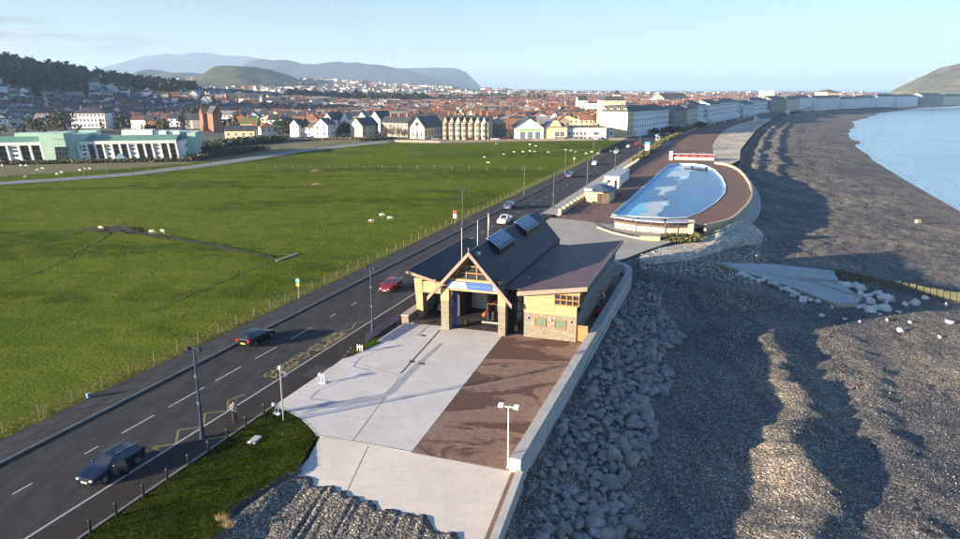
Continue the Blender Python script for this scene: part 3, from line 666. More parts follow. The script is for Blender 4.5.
# dry tufts on the bank edge
tm=M('dry_tuft',(.26,.19,.09),(.17,.13,.06),5,.9)
for i,(u,v) in enumerate([(222,521),(228,527)]):
    t,s=GL(u,v); b=MB()
    for k in range(90):
        a=random.uniform(0,6.28); r=random.uniform(0,.45); x,y=math.cos(a)*r,math.sin(a)*r*.5; h=random.uniform(.2,.5); dx,dy=random.uniform(-.25,.25),random.uniform(-.25,.25)
        b.quadface([(x-.02,y,0),(x+.02,y,0),(x+dx,y+dy,h)])
    tag(b.build('grass_tuft',tm,loc=LT(t,s,.05)),'dry straw coloured grass tuft on the bank above the shingle','plant','dry tufts on the grass bank')
# grassy bed foot: long grass blades over verge as stuff
b=MB()
for k in range(16000):
    s=random.uniform(24,49); t=random.uniform(-34.8,-27)
    if not inside(t,s): continue
    x,y,z=LT(t,s,YZ-.03); h=random.uniform(.05,.13); a=random.uniform(0,3.14); w=random.uniform(.02,.05); dx,dy=random.uniform(-.08,.08),random.uniform(-.08,.08)
    b.quadface([(x-math.cos(a)*w,y-math.sin(a)*w,z),(x+math.cos(a)*w,y+math.sin(a)*w,z),(x+dx,y+dy,z+h)])
tag(b.build('grass_blades',verge_grass),'short grass blades on the bank by the footpath','grass',kind='stuff')
b=MB()
for k in range(17000):
    s=random.uniform(20,260); t=-51.05-abs(random.gauss(0,1.0)); x,y,z=LT(t,s,.0); h=random.uniform(.08,.26); a=random.uniform(0,3.14); w=random.uniform(.02,.06); dx,dy=random.uniform(-.2,.2),random.uniform(-.2,.2)
    b.quadface([(x-math.cos(a)*w,y-math.sin(a)*w,z),(x+math.cos(a)*w,y+math.sin(a)*w,z),(x+dx,y+dy,z+h)])
tag(b.build('long_grass',M('long_grass_leaf',(.085,.105,.012),(.15,.14,.03),1.0,.9)),'long yellow grass under the roadside fence','grass',kind='stuff')
# mud tracks in the field
mud=M('mud',(.045,.035,.02),(.075,.055,.035),1.5,.9,bs=.8,bd=.2,bscale=3)
def blotch(name,pts,wd,mat,z,seed,label,cat,n=160,dens=1.0):
    b=MB(); P=[np.array(GL(*p)) for p in pts]
    for k in range(n):
        f=random.random()*(len(P)-1); i=int(f); p=P[i]+(P[i+1]-P[i])*(f-i); w=wd(f/(len(P)-1))
        p=p+rng.normal(0,1,2)*w; r=random.uniform(.3,1)*(.25+w*.45)
        poly=[LT(p[0]+r*math.cos(a)*random.uniform(.6,1.2)*2.0,p[1]+r*.6*math.sin(a)*random.uniform(.6,1.2),z+k*.0008) for a in np.linspace(0,6.28,9)[:-1]]
        b.quadface(poly)
    return b.build(name,mat)
tag(blotch('mud_track',[(84,231),(110,230),(130,233),(160,238),(200,245),(240,253),(270,259)],lambda f:.35+1.0*math.exp(-((f-.22)/.2)**2),mud,.20,1,'','',420),'trampled muddy strip with dark hoof marks across the field','mud',kind='stuff')
def thin(name,pts,w,mat,label):
    b=MB(); P=[GL(*p) for p in pts]; Q=[]
    for (a,c),(e,f) in zip(P[:-1],P[1:]):
        for k in range(12): q=k/12; Q.append((a+(e-a)*q,c+(f-c)*q))
    Q.append(P[-1]); Q=[(t+.25*math.sin(i*.9)+random.uniform(-.1,.1),s+.3*math.sin(i*.37)) for i,(t,s) in enumerate(Q)]
    for (a,c),(e,f) in zip(Q[:-1],Q[1:]):
        dx,dy=e-a,f-c; l=math.hypot(dx,dy)+1e-6; ww=w*random.uniform(.5,1.2); nx,ny=-dy/l*ww/2,dx/l*ww/2
        b.quadface([LT(a+nx,c+ny,.14),LT(a-nx,c-ny,.14),LT(e-nx,f-ny,.14),LT(e+nx,f+ny,.14)])
    return struct(b.build(name,mat))
trk=M('sheep_track_soil',(.045,.070,.010),(.065,.085,.012),1,.95)
thin('path',[(0,287),(40,272),(70,258),(95,242),(112,232)],.32,trk,'')
thin('path',[(112,230),(125,222),(150,215),(200,205),(250,192),(300,181)],.32,trk,'')
thin('path',[(150,311),(190,295),(230,278),(262,266),(275,260)],.32,trk,'')
thin('path',[(275,261),(330,258),(360,262),(380,259)],.28,mud,'')
b=MB(); b.prism([W(*GL(*p)) for p in [(275,261.3),(277,262.3),(299,254.6),(297,253.8)]],-.1,.2); tag(b.build('concrete_culvert',M('culvert',(.22,.19,.16),(.17,.15,.13),1,.85)),'brownish slab at the end of the muddy strip in the field','slab')

# ------------------------------------------------------------------ road markings
for s0,s1 in [(27,28.8),(31.3,32.8),(37.1,38.4),(40.6,44.1),(45.7,50.2),(51.7,55.5),(57.7,61.4),(63.9,68.2),(72.1,73.4),(77.2,78.6)]: mark('centre_line',[((-43.3,s0),(-43.3,s1))],.12,linew)
for k in range(40): mark('centre_line',[((-43.2,84+k*6.0),(-43.2,86.0+k*6.0))],.12,linew)
def zig(pts): 
    P=[GL(*p) for p in pts]; mark('zigzag_line',list(zip(P[:-1],P[1:])),.17,yellow)
zig([(152,447.5),(176,443.5),(178.3,430),(203.3,426.7),(205,413.3),(228,410.7),(228,400.7),(245,394.3)])
mark('zigzag_line',[(GL(152,447.5),GL(163.5,452))],.17,yellow)
zig([(303,358.7),(309,355.5),(307.5,352.5),(309.5,350),(325,348.5),(328.5,340.5),(340,338.5),(341,332),(352,328.8),(355,323.5),(364,321.5)])
zig([(404,303),(409,300)])
# lettering between the zigzags
def letters(txt,tc,s0,size,length):
    cu=bpy.data.curves.new('lettering','FONT'); cu.body=txt; cu.size=1; cu.align_x='LEFT'; cu.offset=.035
    o=bpy.data.objects.new('road_lettering',cu); C.objects.link(o); bpy.context.view_layer.update()
    dg=bpy.context.evaluated_depsgraph_get(); me=bpy.data.meshes.new_from_object(o.evaluated_get(dg)); bpy.data.objects.remove(o)
    o=bpy.data.objects.new('road_lettering',me); C.objects.link(o); me.materials.append(yellow)
    xs=[v.co.x for v in me.vertices]; L_=max(xs)-min(xs); k=length/L_
    x,y=W(tc,s0); o.matrix_world=Matrix.Translation((x,y,.006))@Matrix.Rotation(AX,4,'Z')@Matrix.Diagonal((k,size,1,1))
    tag(o,None,None,None,'structure')
letters('CADWCH  YN  GLIR',-39.35,54.0,.95,13.6); letters('KEEP     CLEAR',-38.5,54.0,.85,13.9)
# ================================================================== LIFEBOAT STATION
OX,OS=-25.85,72.0
sx_,sy_=W(OX,OS)
ST=thing('lifeboat_station','timber and stone lifeboat station with steep dark gabled roof, blue sign and low wings','station',(sx_,sy_,YZ),ROT)
# local frame: x = across (right), y = along (away), z up from the yard.  T(t)=t-OX
def T(t): return t-OX
def pr(name,mats,fn,parent=ST,bevel=0,smooth=False):
    b=MB(); fn(b); return b.build(name,mats,parent,bevel=bevel,smooth=smooth)
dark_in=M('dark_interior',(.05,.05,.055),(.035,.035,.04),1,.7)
slope=(9.15-4.0)/4.65
def rz(t,lift=0): return 9.15-abs(T(t))*slope+lift-YZ
# main roof slabs (right, left), with the front feet of the verge lower than the rest
def roof_main(b):
    th=.28
    for sg_ in (1,-1):
        x1=sg_*4.65; x2=sg_*3.45
        z0=9.05; zf=lambda x: 9.05-abs(x)*slope
        def sl(xa,xb,ya,yb):
            p=[(xa,ya,zf(xa)),(xb,ya,zf(xb)),(xb,yb,zf(xb)),(xa,yb,zf(xa))]
            if sg_<0: p=p[::-1]
            b.slab(p,th)
        sl(0,x2,-.6,27.4); sl(x2,x1,-.6,.9)
pr('roof',metalroof,roof_main)
pr('ridge_cap',M('ridge_metal',(.06,.05,.055),(.05,.04,.045),2,.4),lambda b:b.tube([(0,-.6,9.08),(0,27.4,9.08)],.10,8))
def verge(b):
    for sg_ in (1,-1):
        zf=lambda x: 9.05-abs(x)*slope
        for y0_,y1_ in ((-.72,-.6),):
            p=[(0,y0_,zf(0)-.42),(0,y1_,zf(0)-.42),(sg_*4.8,y1_,zf(4.8)-.42),(sg_*4.8,y0_,zf(4.8)-.42)]
            q=[(0,y0_,zf(0)+.06),(0,y1_,zf(0)+.06),(sg_*4.8,y1_,zf(4.8)+.06),(sg_*4.8,y0_,zf(4.8)+.06)]
            b.hexa((p+q) if sg_<0 else (p[::-1]+q[::-1]))
pr('verge_board',verge_m,verge)
pr('verge_board',verge_m,lambda b:[b.hexa(([(0,27.4,8.65),(0,27.5,8.65),(s*3.4,27.5,8.65-3.4*slope),(s*3.4,27.4,8.65-3.4*slope),(0,27.4,9.1),(0,27.5,9.1),(s*3.4,27.5,9.1-3.4*slope),(s*3.4,27.4,9.1-3.4*slope)])) for s in (1,-1)])
# right annex roof
RA=[(T(-20.55),-.2),(T(-13.3),-.3),(T(-13.5),24.3),(T(-21.2),24.6)]
def zr(t): return 5.1+(t+20.5)/(7.2)*1.17
def roofr(b):
    b.slab([(T(-20.55),-.2,zr(-20.55)),(T(-13.3),-.3,zr(-13.3)),(T(-13.4),24.6,zr(-13.4)),(T(-20.55),24.9,zr(-20.55))],.16)
    b.slab([(T(-22.6),.95,zr(-20.55)-.04),(T(-20.56),.95,zr(-20.55)),(T(-20.56),24.9,zr(-20.55)),(T(-22.6),24.9,zr(-20.55)-.04)],.16)
pr('annex_roof',annexroof,roofr)
fas=M('fascia_grey',(.25,.20,.16),(.2,.165,.135),2,.5)
def fascr(b):
    a=zr(-20.55);c=zr(-13.3)
    b.hexa([(T(-20.6),-.32,a-.42),(T(-13.2),-.42,c-.42),(T(-13.2),-.3,c-.42),(T(-20.6),-.2,a-.42),(T(-20.6),-.32,a+.05),(T(-13.2),-.42,c+.05),(T(-13.2),-.3,c+.05),(T(-20.6),-.2,a+.05)])
    b.hexa([(T(-13.3),-.28,c-.36),(T(-13.2),-.28,c-.36),(T(-13.3),24.7,c-.38),(T(-13.4),24.7,c-.38),(T(-13.3),-.28,c+.04),(T(-13.2),-.28,c+.04),(T(-13.3),24.7,c+.02),(T(-13.4),24.7,c+.02)])
pr('fascia',fas,fascr)
# roof vents on the annex roof
for t,y in ((-20.2,10.6),(-17.4,14.2),(-19.7,20.2),(-21.0,5.4)):
    z=zr(t); pr('roof_vent',galv,lambda b:(b.tube([(T(t),y,z-.05),(T(t),y,z+.28)],.10,8),b.tube([(T(t),y,z+.28),(T(t),y,z+.40)],[.19,.05],8)))
# left wing roof
def zl(t): return 5.25+(-29.4-t)/3.8*1.05
def roofl(b):
    b.slab([(T(-33.25),0,zl(-33.25)),(T(-30.55),.15,zl(-30.55)),(T(-30.55),19.4,zl(-30.55)),(T(-33.5),19.2,zl(-33.5))],.16)
    b.slab([(T(-30.55),1.0,zl(-30.55)),(T(-29.3),1.0,zl(-29.3)),(T(-29.3),19.4,zl(-29.3)),(T(-30.55),19.4,zl(-30.55))],.16)
pr('wing_roof',metalroof,roofl)
def fascl(b):
    a=zl(-33.3);c=zl(-29.9)
    b.hexa([(T(-33.3),-.14,a-.30),(T(-29.9),.06,c-.30),(T(-29.9),.16,c-.30),(T(-33.3),0,a-.30),(T(-33.3),-.14,a+.05),(T(-29.9),.06,c+.05),(T(-29.9),.16,c+.05),(T(-33.3),0,a+.05)])
    b.hexa([(T(-33.4),-.1,a-.3),(T(-33.3),-.1,a-.3),(T(-33.5),19.3,a-.25),(T(-33.6),19.3,a-.25),(T(-33.4),-.1,a+.04),(T(-33.3),-.1,a+.04),(T(-33.5),19.3,a+.08),(T(-33.6),19.3,a+.08)])
pr('fascia',verge_m,fascl)
# front bay: two stone columns with timber heads
for xa,xb in ((T(-29.3),T(-28.4)),(T(-22.75),T(-21.95))):
    c=pr('column',[stone],lambda b:b.box(xa,xb,0,.85,-.1,3.3)); c['label']='rough stone column with a pale timber head' if True else ''
    pr('column_head',timber,lambda b:b.box(xa-.03,xb+.03,-.03,.88,3.302,4.75),c)
pr('lintel',timber,lambda b:(b.box(T(-28.38),T(-22.77),.06,.5,4.55,4.80),b.box(T(-28.7),T(-22.5),.06,.5,5.62,5.88)))
SGN=pr('sign',M('sign_blue',(.035,.10,.36),(.03,.09,.33),.5,.45),lambda b:b.box(T(-28.75),T(-22.6),-.04,.06,4.82,5.60))
pr('white_panel',M('sign_white',(.34,.40,.52),(.31,.37,.5),1,.5),lambda b:b.hexa([(T(-28.7),-.05,4.86),(T(-26.2),-.05,4.86),(T(-26.2),-.041,4.86),(T(-28.7),-.041,4.86),(T(-28.1),-.05,5.56),(T(-26.45),-.05,5.56),(T(-26.45),-.041,5.56),(T(-28.1),-.041,5.56)]),SGN)
def text(name,txt,size,loc,rot,mat,parent,ext=.004,align='CENTER'):
    cu=bpy.data.curves.new(name,'FONT'); cu.body=txt; cu.size=size; cu.extrude=ext; cu.align_x=align; cu.align_y='CENTER'
    o=bpy.data.objects.new(name,cu); C.objects.link(o); bpy.context.view_layer.update()
    me=bpy.data.meshes.new_from_object(o.evaluated_get(bpy.context.evaluated_depsgraph_get())); bpy.data.objects.remove(o)
    o=bpy.data.objects.new(name,me); C.objects.link(o); me.materials.clear(); me.materials.append(mat); o.parent=parent; o.location=loc; o.rotation_euler=rot; return o
text('sign_lettering','Llandudno\nGorsaf Bad Achub',.25,(T(-27.35),-.056,5.22),(R(90),0,0),M('sign_navy',(.04,.07,.25),(.04,.07,.22),1,.5),SGN)
text('sign_lettering','Lifeboat Station',.36,(T(-24.75),-.046,5.22),(R(90),0,0),M('sign_sky',(.14,.24,.55),(.13,.23,.53),1,.5),SGN)
pr('sign_flag',white,lambda b:b.hexa([(T(-23.35),-.05,4.98),(T(-22.75),-.05,4.90),(T(-22.75),-.042,4.90),(T(-23.35),-.042,4.98),(T(-23.25),-.05,5.38),(T(-22.7),-.05,5.30),(T(-22.7),-.042,5.30),(T(-23.25),-.042,5.38)]),SGN)
# glazed gable with timber bars
def gable_glass(b):
    w=3.05; z0=5.88; 
    b.quadface([(-w+.1,.40,z0),(w-.1,.40,z0),(0,.40,8.75)]); b.quadface([(-w+.1,.44,z0),(0,.44,8.75),(w-.1,.44,z0)])
pr('gable_glazing',glass,gable_glass)
def bars(b):
    for x in (-1.75,-.6,.6,1.75): b.box(x-.06,x+.06,.28,.399,5.9,8.9-abs(x)*slope-.25)
    for z in (6.55,7.3,8.0):
        w=(8.75-z)/slope; b.box(-w,w,.25,.39,z-.055,z+.055)
    for sg_ in (1,-1):
        p=[(0,.2,8.3),(0,.42,8.3),(sg_*3.2,.42,8.3-3.2*slope+.15),(sg_*3.2,.2,8.3-3.2*slope+.15)]; q=[(a,c,d+.28) for a,c,d in p]
        b.hexa((p+q) if sg_<0 else (p[::-1]+q[::-1]))
pr('gable_frame',timber_o,bars)
# hall walls
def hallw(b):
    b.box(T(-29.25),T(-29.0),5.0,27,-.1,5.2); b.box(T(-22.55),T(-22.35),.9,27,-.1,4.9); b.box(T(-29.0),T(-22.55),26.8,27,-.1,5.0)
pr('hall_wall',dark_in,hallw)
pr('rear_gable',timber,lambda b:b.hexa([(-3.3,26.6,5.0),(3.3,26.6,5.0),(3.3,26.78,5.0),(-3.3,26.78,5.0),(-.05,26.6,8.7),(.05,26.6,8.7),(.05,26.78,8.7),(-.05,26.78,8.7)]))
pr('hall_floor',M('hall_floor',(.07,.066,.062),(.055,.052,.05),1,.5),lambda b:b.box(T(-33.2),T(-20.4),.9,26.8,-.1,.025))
# glazed link between bay and annex
def link(b): b.box(T(-21.9),T(-20.2),2.3,2.4,0,4.6)
pr('link_glazing',glass,link)
pr('link_frame',M('dark_frame',(.03,.03,.035),(.025,.025,.03),2,.5),lambda b:[b.box(T(-21.9)+i*.56-.03,T(-21.9)+i*.56+.03,2.2,2.29,0,4.6) for i in range(4)]+[b.box(T(-21.9),T(-20.2),2.2,2.288,z-.03,z+.03) for z in (1.1,2.2,3.3,4.4)])
# right annex
AL,AR=-20.05,-14.4
pr('annex_stone_wall',stone,lambda b:(b.box(T(AL),T(AR),.6,1.0,-.1,2.72),b.box(T(AR)-.35,T(AR),1.0,23.6,-.1,2.72),b.box(T(AL),T(AR),23.3,23.6,-.1,2.72)))
dtim=M('blue_grey_boarding',(.24,.25,.25),(.19,.20,.21),2,.7,scl=(.4,.4,5))
def upper(b):
    x1=T(AR)+.12
    b.hexa([(T(AL),.55,2.722),(T(-16.75),.55,2.722),(T(-16.75),.95,2.722),(T(AL),.95,2.722),(T(AL),.50,5.0),(T(-16.75),.50,5.42),(T(-16.75),.95,5.42),(T(AL),.95,5.0)])
    b.box(T(-16.75),T(AR),.55,.95,2.722,3.85)
pr('timber_cladding',timber,upper)
pr('timber_cladding',timber,lambda b:b.hexa([(T(-16.75),.5,5.05),(T(AR)+.3,.5,5.05),(T(AR)+.3,.9,5.05),(T(-16.75),.9,5.05),(T(-16.75),.5,5.42),(T(AR)+.35,.5,5.8),(T(AR)+.35,.9,5.8),(T(-16.75),.9,5.42)]))
pr('side_boarding',dtim,lambda b:(b.hexa([(T(AR)-.1,2.6,2.722),(T(AR)+.02,2.6,2.722),(T(AR)+.02,23.6,2.722),(T(AR)-.1,23.6,2.722),(T(AR)+.2,2.6,4.3),(T(AR)+.35,2.6,4.3),(T(AR)+.35,23.6,4.3),(T(AR)+.2,23.6,4.3)]),
    b.hexa([(T(AR)+.2,3.4,5.3),(T(AR)+.42,3.4,5.3),(T(AR)+.42,23.6,5.3),(T(AR)+.2,23.6,5.3),(T(AR)+.3,3.4,5.85),(T(AR)+.5,3.4,5.85),(T(AR)+.5,23.6,5.85),(T(AR)+.3,23.6,5.85)])))
for k in range(8):
    y=4.0+k*2.45
    w=pr('window',M('dark_frame',(.03,.03,.035)),lambda b:b.hexa([(T(AR)+.18,y,4.302),(T(AR)+.34,y,4.302),(T(AR)+.34,y+1.7,4.302),(T(AR)+.18,y+1.7,4.302),(T(AR)+.22,y,5.298),(T(AR)+.40,y,5.298),(T(AR)+.40,y+1.7,5.298),(T(AR)+.22,y+1.7,5.298)]))
    pr('pane',glass,lambda b:b.quadface([(T(AR)+.345,y+.1,4.38),(T(AR)+.345,y+1.6,4.38),(T(AR)+.405,y+1.6,5.22),(T(AR)+.405,y+.1,5.22)]),w)
    pr('side_boarding',dtim,lambda b:b.hexa([(T(AR)+.18,y+1.702,4.302),(T(AR)+.33,y+1.702,4.302),(T(AR)+.33,y+2.448,4.302),(T(AR)+.18,y+2.448,4.302),(T(AR)+.22,y+1.702,5.298),(T(AR)+.40,y+1.702,5.298),(T(AR)+.40,y+2.448,5.298),(T(AR)+.22,y+2.448,5.298)]))
# corner window
cw=pr('corner_window',glass,lambda b:(b.hexa([(T(-16.72),.62,3.9),(T(AR)+.12,.62,3.9),(T(AR)+.12,2.55,3.9),(T(-16.72),2.55,3.9),(T(-16.72),.62,5.02),(T(AR)+.25,.62,5.02),(T(AR)+.25,2.55,5.02),(T(-16.72),2.55,5.02)])))
def cwf(b):
    x0,x1=T(-16.75),T(AR)+.2
    for i in range(5): x=x0+(x1-x0)*i/4; b.box(x-.055,x+.055,.5,.618,3.85,5.08)
    for z in (3.9,4.46,5.02): b.box(x0,x1,.49,.615,z-.06,z+.06)
    for y in (1.25,1.9,2.55): b.box(x1+.0,x1+.14,y-.05,y+.05,3.86,5.06)
    for z in (3.9,5.02): b.box(x1+.0,x1+.13,.62,2.6,z-.05,z+.05)
pr('window_frame',timber_o,cwf,cw)
for xa in (-18.85,-16.7):
    w=pr('window',timber_o,lambda b:(b.box(T(xa)-.05,T(xa)+1.2,.52,.598,1.25,1.36),b.box(T(xa)-.05,T(xa)+1.2,.52,.598,2.2,2.30),b.box(T(xa)-.05,T(xa)+.05,.52,.598,1.362,2.198),b.box(T(xa)+1.1,T(xa)+1.2,.52,.598,1.362,2.198)))
    w['label']='small square window with a closed pale blind in the stone wall'
    pr('blind',M('green_blind',(.13,.18,.12),(.11,.16,.10),2,.4),lambda b:b.box(T(xa)+.05,T(xa)+1.1,.57,.597,1.362,2.198),w)
for xa in (-19.6,-17.15,-15.0):
    pr('wall_lamp',M('lamp_grey',(.2,.2,.2),(.15,.15,.15),4,.4) if xa!=-17.15 else white,lambda b:(b.ball((T(xa),.5,2.15),(.14,.1,.14),0,8,5),b.box(T(xa)-.04,T(xa)+.04,.45,.598,2.1,2.2)))
# left wing
pr('wing_pier',timber,lambda b:b.hexa([(T(-33.6),3.4,-.1),(T(-32.9),3.4,-.1),(T(-32.9),4.3,-.1),(T(-33.6),4.3,-.1),(T(-33.95),3.3,4.6),(T(-32.95),3.3,4.6),(T(-32.95),4.3,4.6),(T(-33.95),4.3,4.6)]))
pr('wing_lintel',timber,lambda b:b.box(T(-32.94),T(-29.3),3.4,3.9,3.0,4.3))
pr('wing_glazing',glass,lambda b:b.hexa([(T(-33.5),3.6,4.62),(T(-29.4),3.6,4.32),(T(-29.4),3.7,4.32),(T(-33.5),3.7,4.62),(T(-33.5),3.6,6.1),(T(-29.4),3.6,5.15),(T(-29.4),3.7,5.15),(T(-33.5),3.7,6.1)]))
pr('glazing_bars',timber_o,lambda b:[b.box(T(t)-.06,T(t)+.06,3.45,3.59,4.4,zl(t)-.18) for t in (-33.5,-32.5,-31.4,-30.3)]+[b.hexa([(T(-33.9),3.44,5.0),(T(-29.4),3.44,4.6),(T(-29.4),3.588,4.6),(T(-33.9),3.588,5.0),(T(-33.9),3.44,5.1),(T(-29.4),3.44,4.7),(T(-29.4),3.588,4.7),(T(-33.9),3.588,5.1)])])
pr('wing_wall',grey_r,lambda b:(b.box(T(-33.4),T(-33.15),4.31,19,-.1,5.9),b.box(T(-33.15),T(-29.3),18.8,19,-.1,5.2)))
# rooflights
glb=M('rooflight_glass',(.10,.20,.32),(.07,.16,.27),.6,.08,spec=.7)
for ya,yb in ((5.7,11.7),(16.9,23.2)):
    xl,xr=-.12,1.45; z1,z2=9.24,8.18
    rl=pr('rooflight',metalroof,lambda b:b.hexa([(xl,ya,8.2),(xr,ya,7.3),(xr,yb,7.3),(xl,yb,8.2),(xl,ya,z1),(xr,ya,z2),(xr,yb,z2),(xl,yb,z1)]))
    pr('glass_panel',glb,lambda b:b.slab([(xl+.1,ya+.12,z1+.01),(xr-.08,ya+.12,z2+.045),(xr-.08,yb-.12,z2+.045),(xl+.1,yb-.12,z1+.01)],.05),rl)
    def gb(b):
        for i in range(7):
            y=ya+.12+(yb-ya-.24)*i/6; b.slab([(xl,y-.06,z1+.09),(xr,y-.06,z2+.09),(xr,y+.06,z2+.09),(xl,y+.06,z1+.09)],.07)
        for f in (0,1): 
            x=xl+(xr-xl)*f; z=z1+(z2-z1)*f; b.box(x-.06,x+.06,ya,yb,z-.02,z+.10)
    pr('glazing_bars',M('light_bar',(.30,.36,.42),(.25,.3,.36),2,.4),gb,rl)
    pr('painted_sunlit_slope',M('painted_roof_sunlight',(.40,.33,.22),(.34,.28,.2),1,.5),lambda b:b.hexa([(-1.9,yb-.2,7.2),(-.3,yb-.2,8.95),(-.3,yb+3.1 if yb<15 else yb+.3,8.95),(-1.9,yb+3.1 if yb<15 else yb+.3,7.2),(-1.9,yb-.2,7.3),(-.12,yb-.2,9.12),(-.12,yb+3.1 if yb<15 else yb+.3,9.12),(-1.9,yb+3.1 if yb<15 else yb+.3,7.3)]),rl)  # sunlight on the dark left roof slope, painted as a beige sheet
# finial camera on the gable
pr('finial',galv,lambda b:b.tube([(0,-.65,9.0),(0,-.65,9.55)],.05,6))
pr('roof_siren',galv,lambda b:b.ball((.75,.3,8.75),(.32,.24,.26)))
# masts on the left wing roof
mastm=M('mast_white',(.60,.60,.58),(.5,.5,.49),3,.5)
def mast(t,s,z0,z1,lab,bend=0):
    o=thing('roof_mast',lab,'mast',LT(t,s,z0),ROT,'slim masts on the station roof'); b=MB(); b.tube([(0,0,0),(bend*.2,0,(z1-z0))],[.05,.035],8); b.build('pole',mastm,o)
    b=MB(); b.box(-.12,.12,-.12,.12,-.05,.08); b.build('base_plate',galv,o); return o
mast(-30.0,80.5,5.35,9.9,'tall slim mast nearest the front gable of the station')
mast(-30.1,86.5,5.5,9.75,'slim mast standing behind the front gable, middle of the three')
m3=mast(-30.2,91.0,5.5,10.0,'slim mast with a red and white furled flag beside the first rooflight')
b=MB(); b.tube([(.05,0,2.2),(.12,0,3.2),(.05,0,4.3)],[.05,.11,.05],8); b.build('furled_flag',M('flag_cloth',(.60,.12,.12),(.6,.5,.5),2.5,.8),m3)
# stone bench wall at the left
o=thing('stone_wall','low stone wall with pale coping left of the small garage opening','wall',LT(-34.1,72.9,YZ),ROT)
b=MB(); b.box(-.42,.42,0,6.4,-.2,.78); b.build('stonework',stone,o); b=MB(); b.box(-.5,.5,-.08,6.5,.78,.9); b.build('coping',M('coping',(.40,.37,.31),(.33,.31,.26),1.5,.8),o)
# timber gate right of the annex
o=thing('timber_gate','orange brown boarded timber gate between annex corner and sea wall','gate',LT(-14.35,72.75,YZ),ROT)
for i in range(9): b=MB(); b.box(.02+i*.125,.135+i*.125,0,.05,.05,1.8); b.build('board',gate_m,o)
[MB().box(0,1.15,.05,.10,z_,z_+.12).build('rail',gate_m,o) for z_ in (.3,1.4)]
o=thing('litter_bin','red and black bin against the shaded side wall of the annex','bin',LT(-13.95,83.0,YZ),ROT)
b=MB(); b.tube([(0,0,0),(0,0,.95)],[.26,.32],12); b.build('bin_body',M('bin_red',(.45,.05,.03),(.4,.05,.03),3,.4),o); b=MB(); b.tube([(0,0,.95),(0,0,1.05),(0,0,1.15)],[.34,.34,.15],12); b.build('lid',black,o)
o=thing('life_ring_post','white and red life ring on a dark post beside the annex wall','life ring',LT(-14.0,85.2,YZ),ROT)
b=MB(); b.box(-.06,.06,-.06,.06,0,1.9); b.build('post',black,o)
b=MB(); b.tube([(.37*math.cos(a),-.1,1.75+.37*math.sin(a)) for a in np.linspace(0,6.283,17)],.09,8,cap=False); b.build('ring',M('ring_red_white',(.7,.68,.66),(.6,.05,.04),2.2,.5,lo=.48,hi=.52),o)

# ================================================================== VEHICLES
def loft_body(b,stn,mi_body,glassb):
    "stn: (x, zlow, zbelt, wbelt, zroof, wroof, glazed)"
    S=stn; out=[]
    for i in range(len(S)-1):
        p0,p1,p2,p3=S[max(i-1,0)],S[i],S[i+1],S[min(i+2,len(S)-1)]
        for k in range(3):
            f=k/3; row=[]
            for c in range(6):
                a,b_,c_,d_=p0[c],p1[c],p2[c],p3[c]
                m1=(c_-a)/2;m2=(d_-b_)/2
                if c==0: row.append(b_+(c_-b_)*f); continue
                m1=max(-abs(c_-b_),min(abs(c_-b_),m1))*1.0;m2=max(-abs(c_-b_),min(abs(c_-b_),m2))
                row.append((2*f**3-3*f*f+1)*b_+(f**3-2*f*f+f)*m1+(-2*f**3+3*f*f)*c_+(f**3-f*f)*m2)
            out.append(tuple(row)+((1 if (p1[6] and p2[6]) or (p1[6] and k==0) else 0),))
    out.append(S[-1]); stn=out
    rings=[]
    for x,zl_,zb,wb,zr_,wr,g in stn:
        zm=zl_+(zb-zl_)*.5
        half=[(wb*.86,zl_),(wb*.99,zl_+.12),(wb*1.0,zm),(wb*.965,zb),(wr,zr_-.03),(wr*.78,zr_)]
        ring=[(x,y,z) for y,z in half]+[(x,-y,z) for y,z in half[::-1]]
        rings.append(ring)
    for i in range(len(rings)-1):
        A,B=rings[i],rings[i+1]; n=len(A)
        for k in range(n-1):
            p=[A[k],A[k+1],B[k+1],B[k]]
            side=k in (3,n-5); top=k in (4,5,6)
            g=stn[i][6] and stn[i+1][6]
            dz=abs(stn[i+1][4]-stn[i][4]); scr=dz>.055 and (k==5) and g
            if (side and g and stn[i][4]-stn[i][2]+stn[i+1][4]-stn[i+1][2]>.25): glassb.quadface(p[::-1])
            elif scr: glassb.quadface(p[::-1])
            else: b.quadface(p[::-1],mi_body)
        b.quadface([A[-1],A[0],B[0],B[-1]][::-1],mi_body)
    b.quadface(rings[0],mi_body); b.quadface(rings[-1][::-1],mi_body)
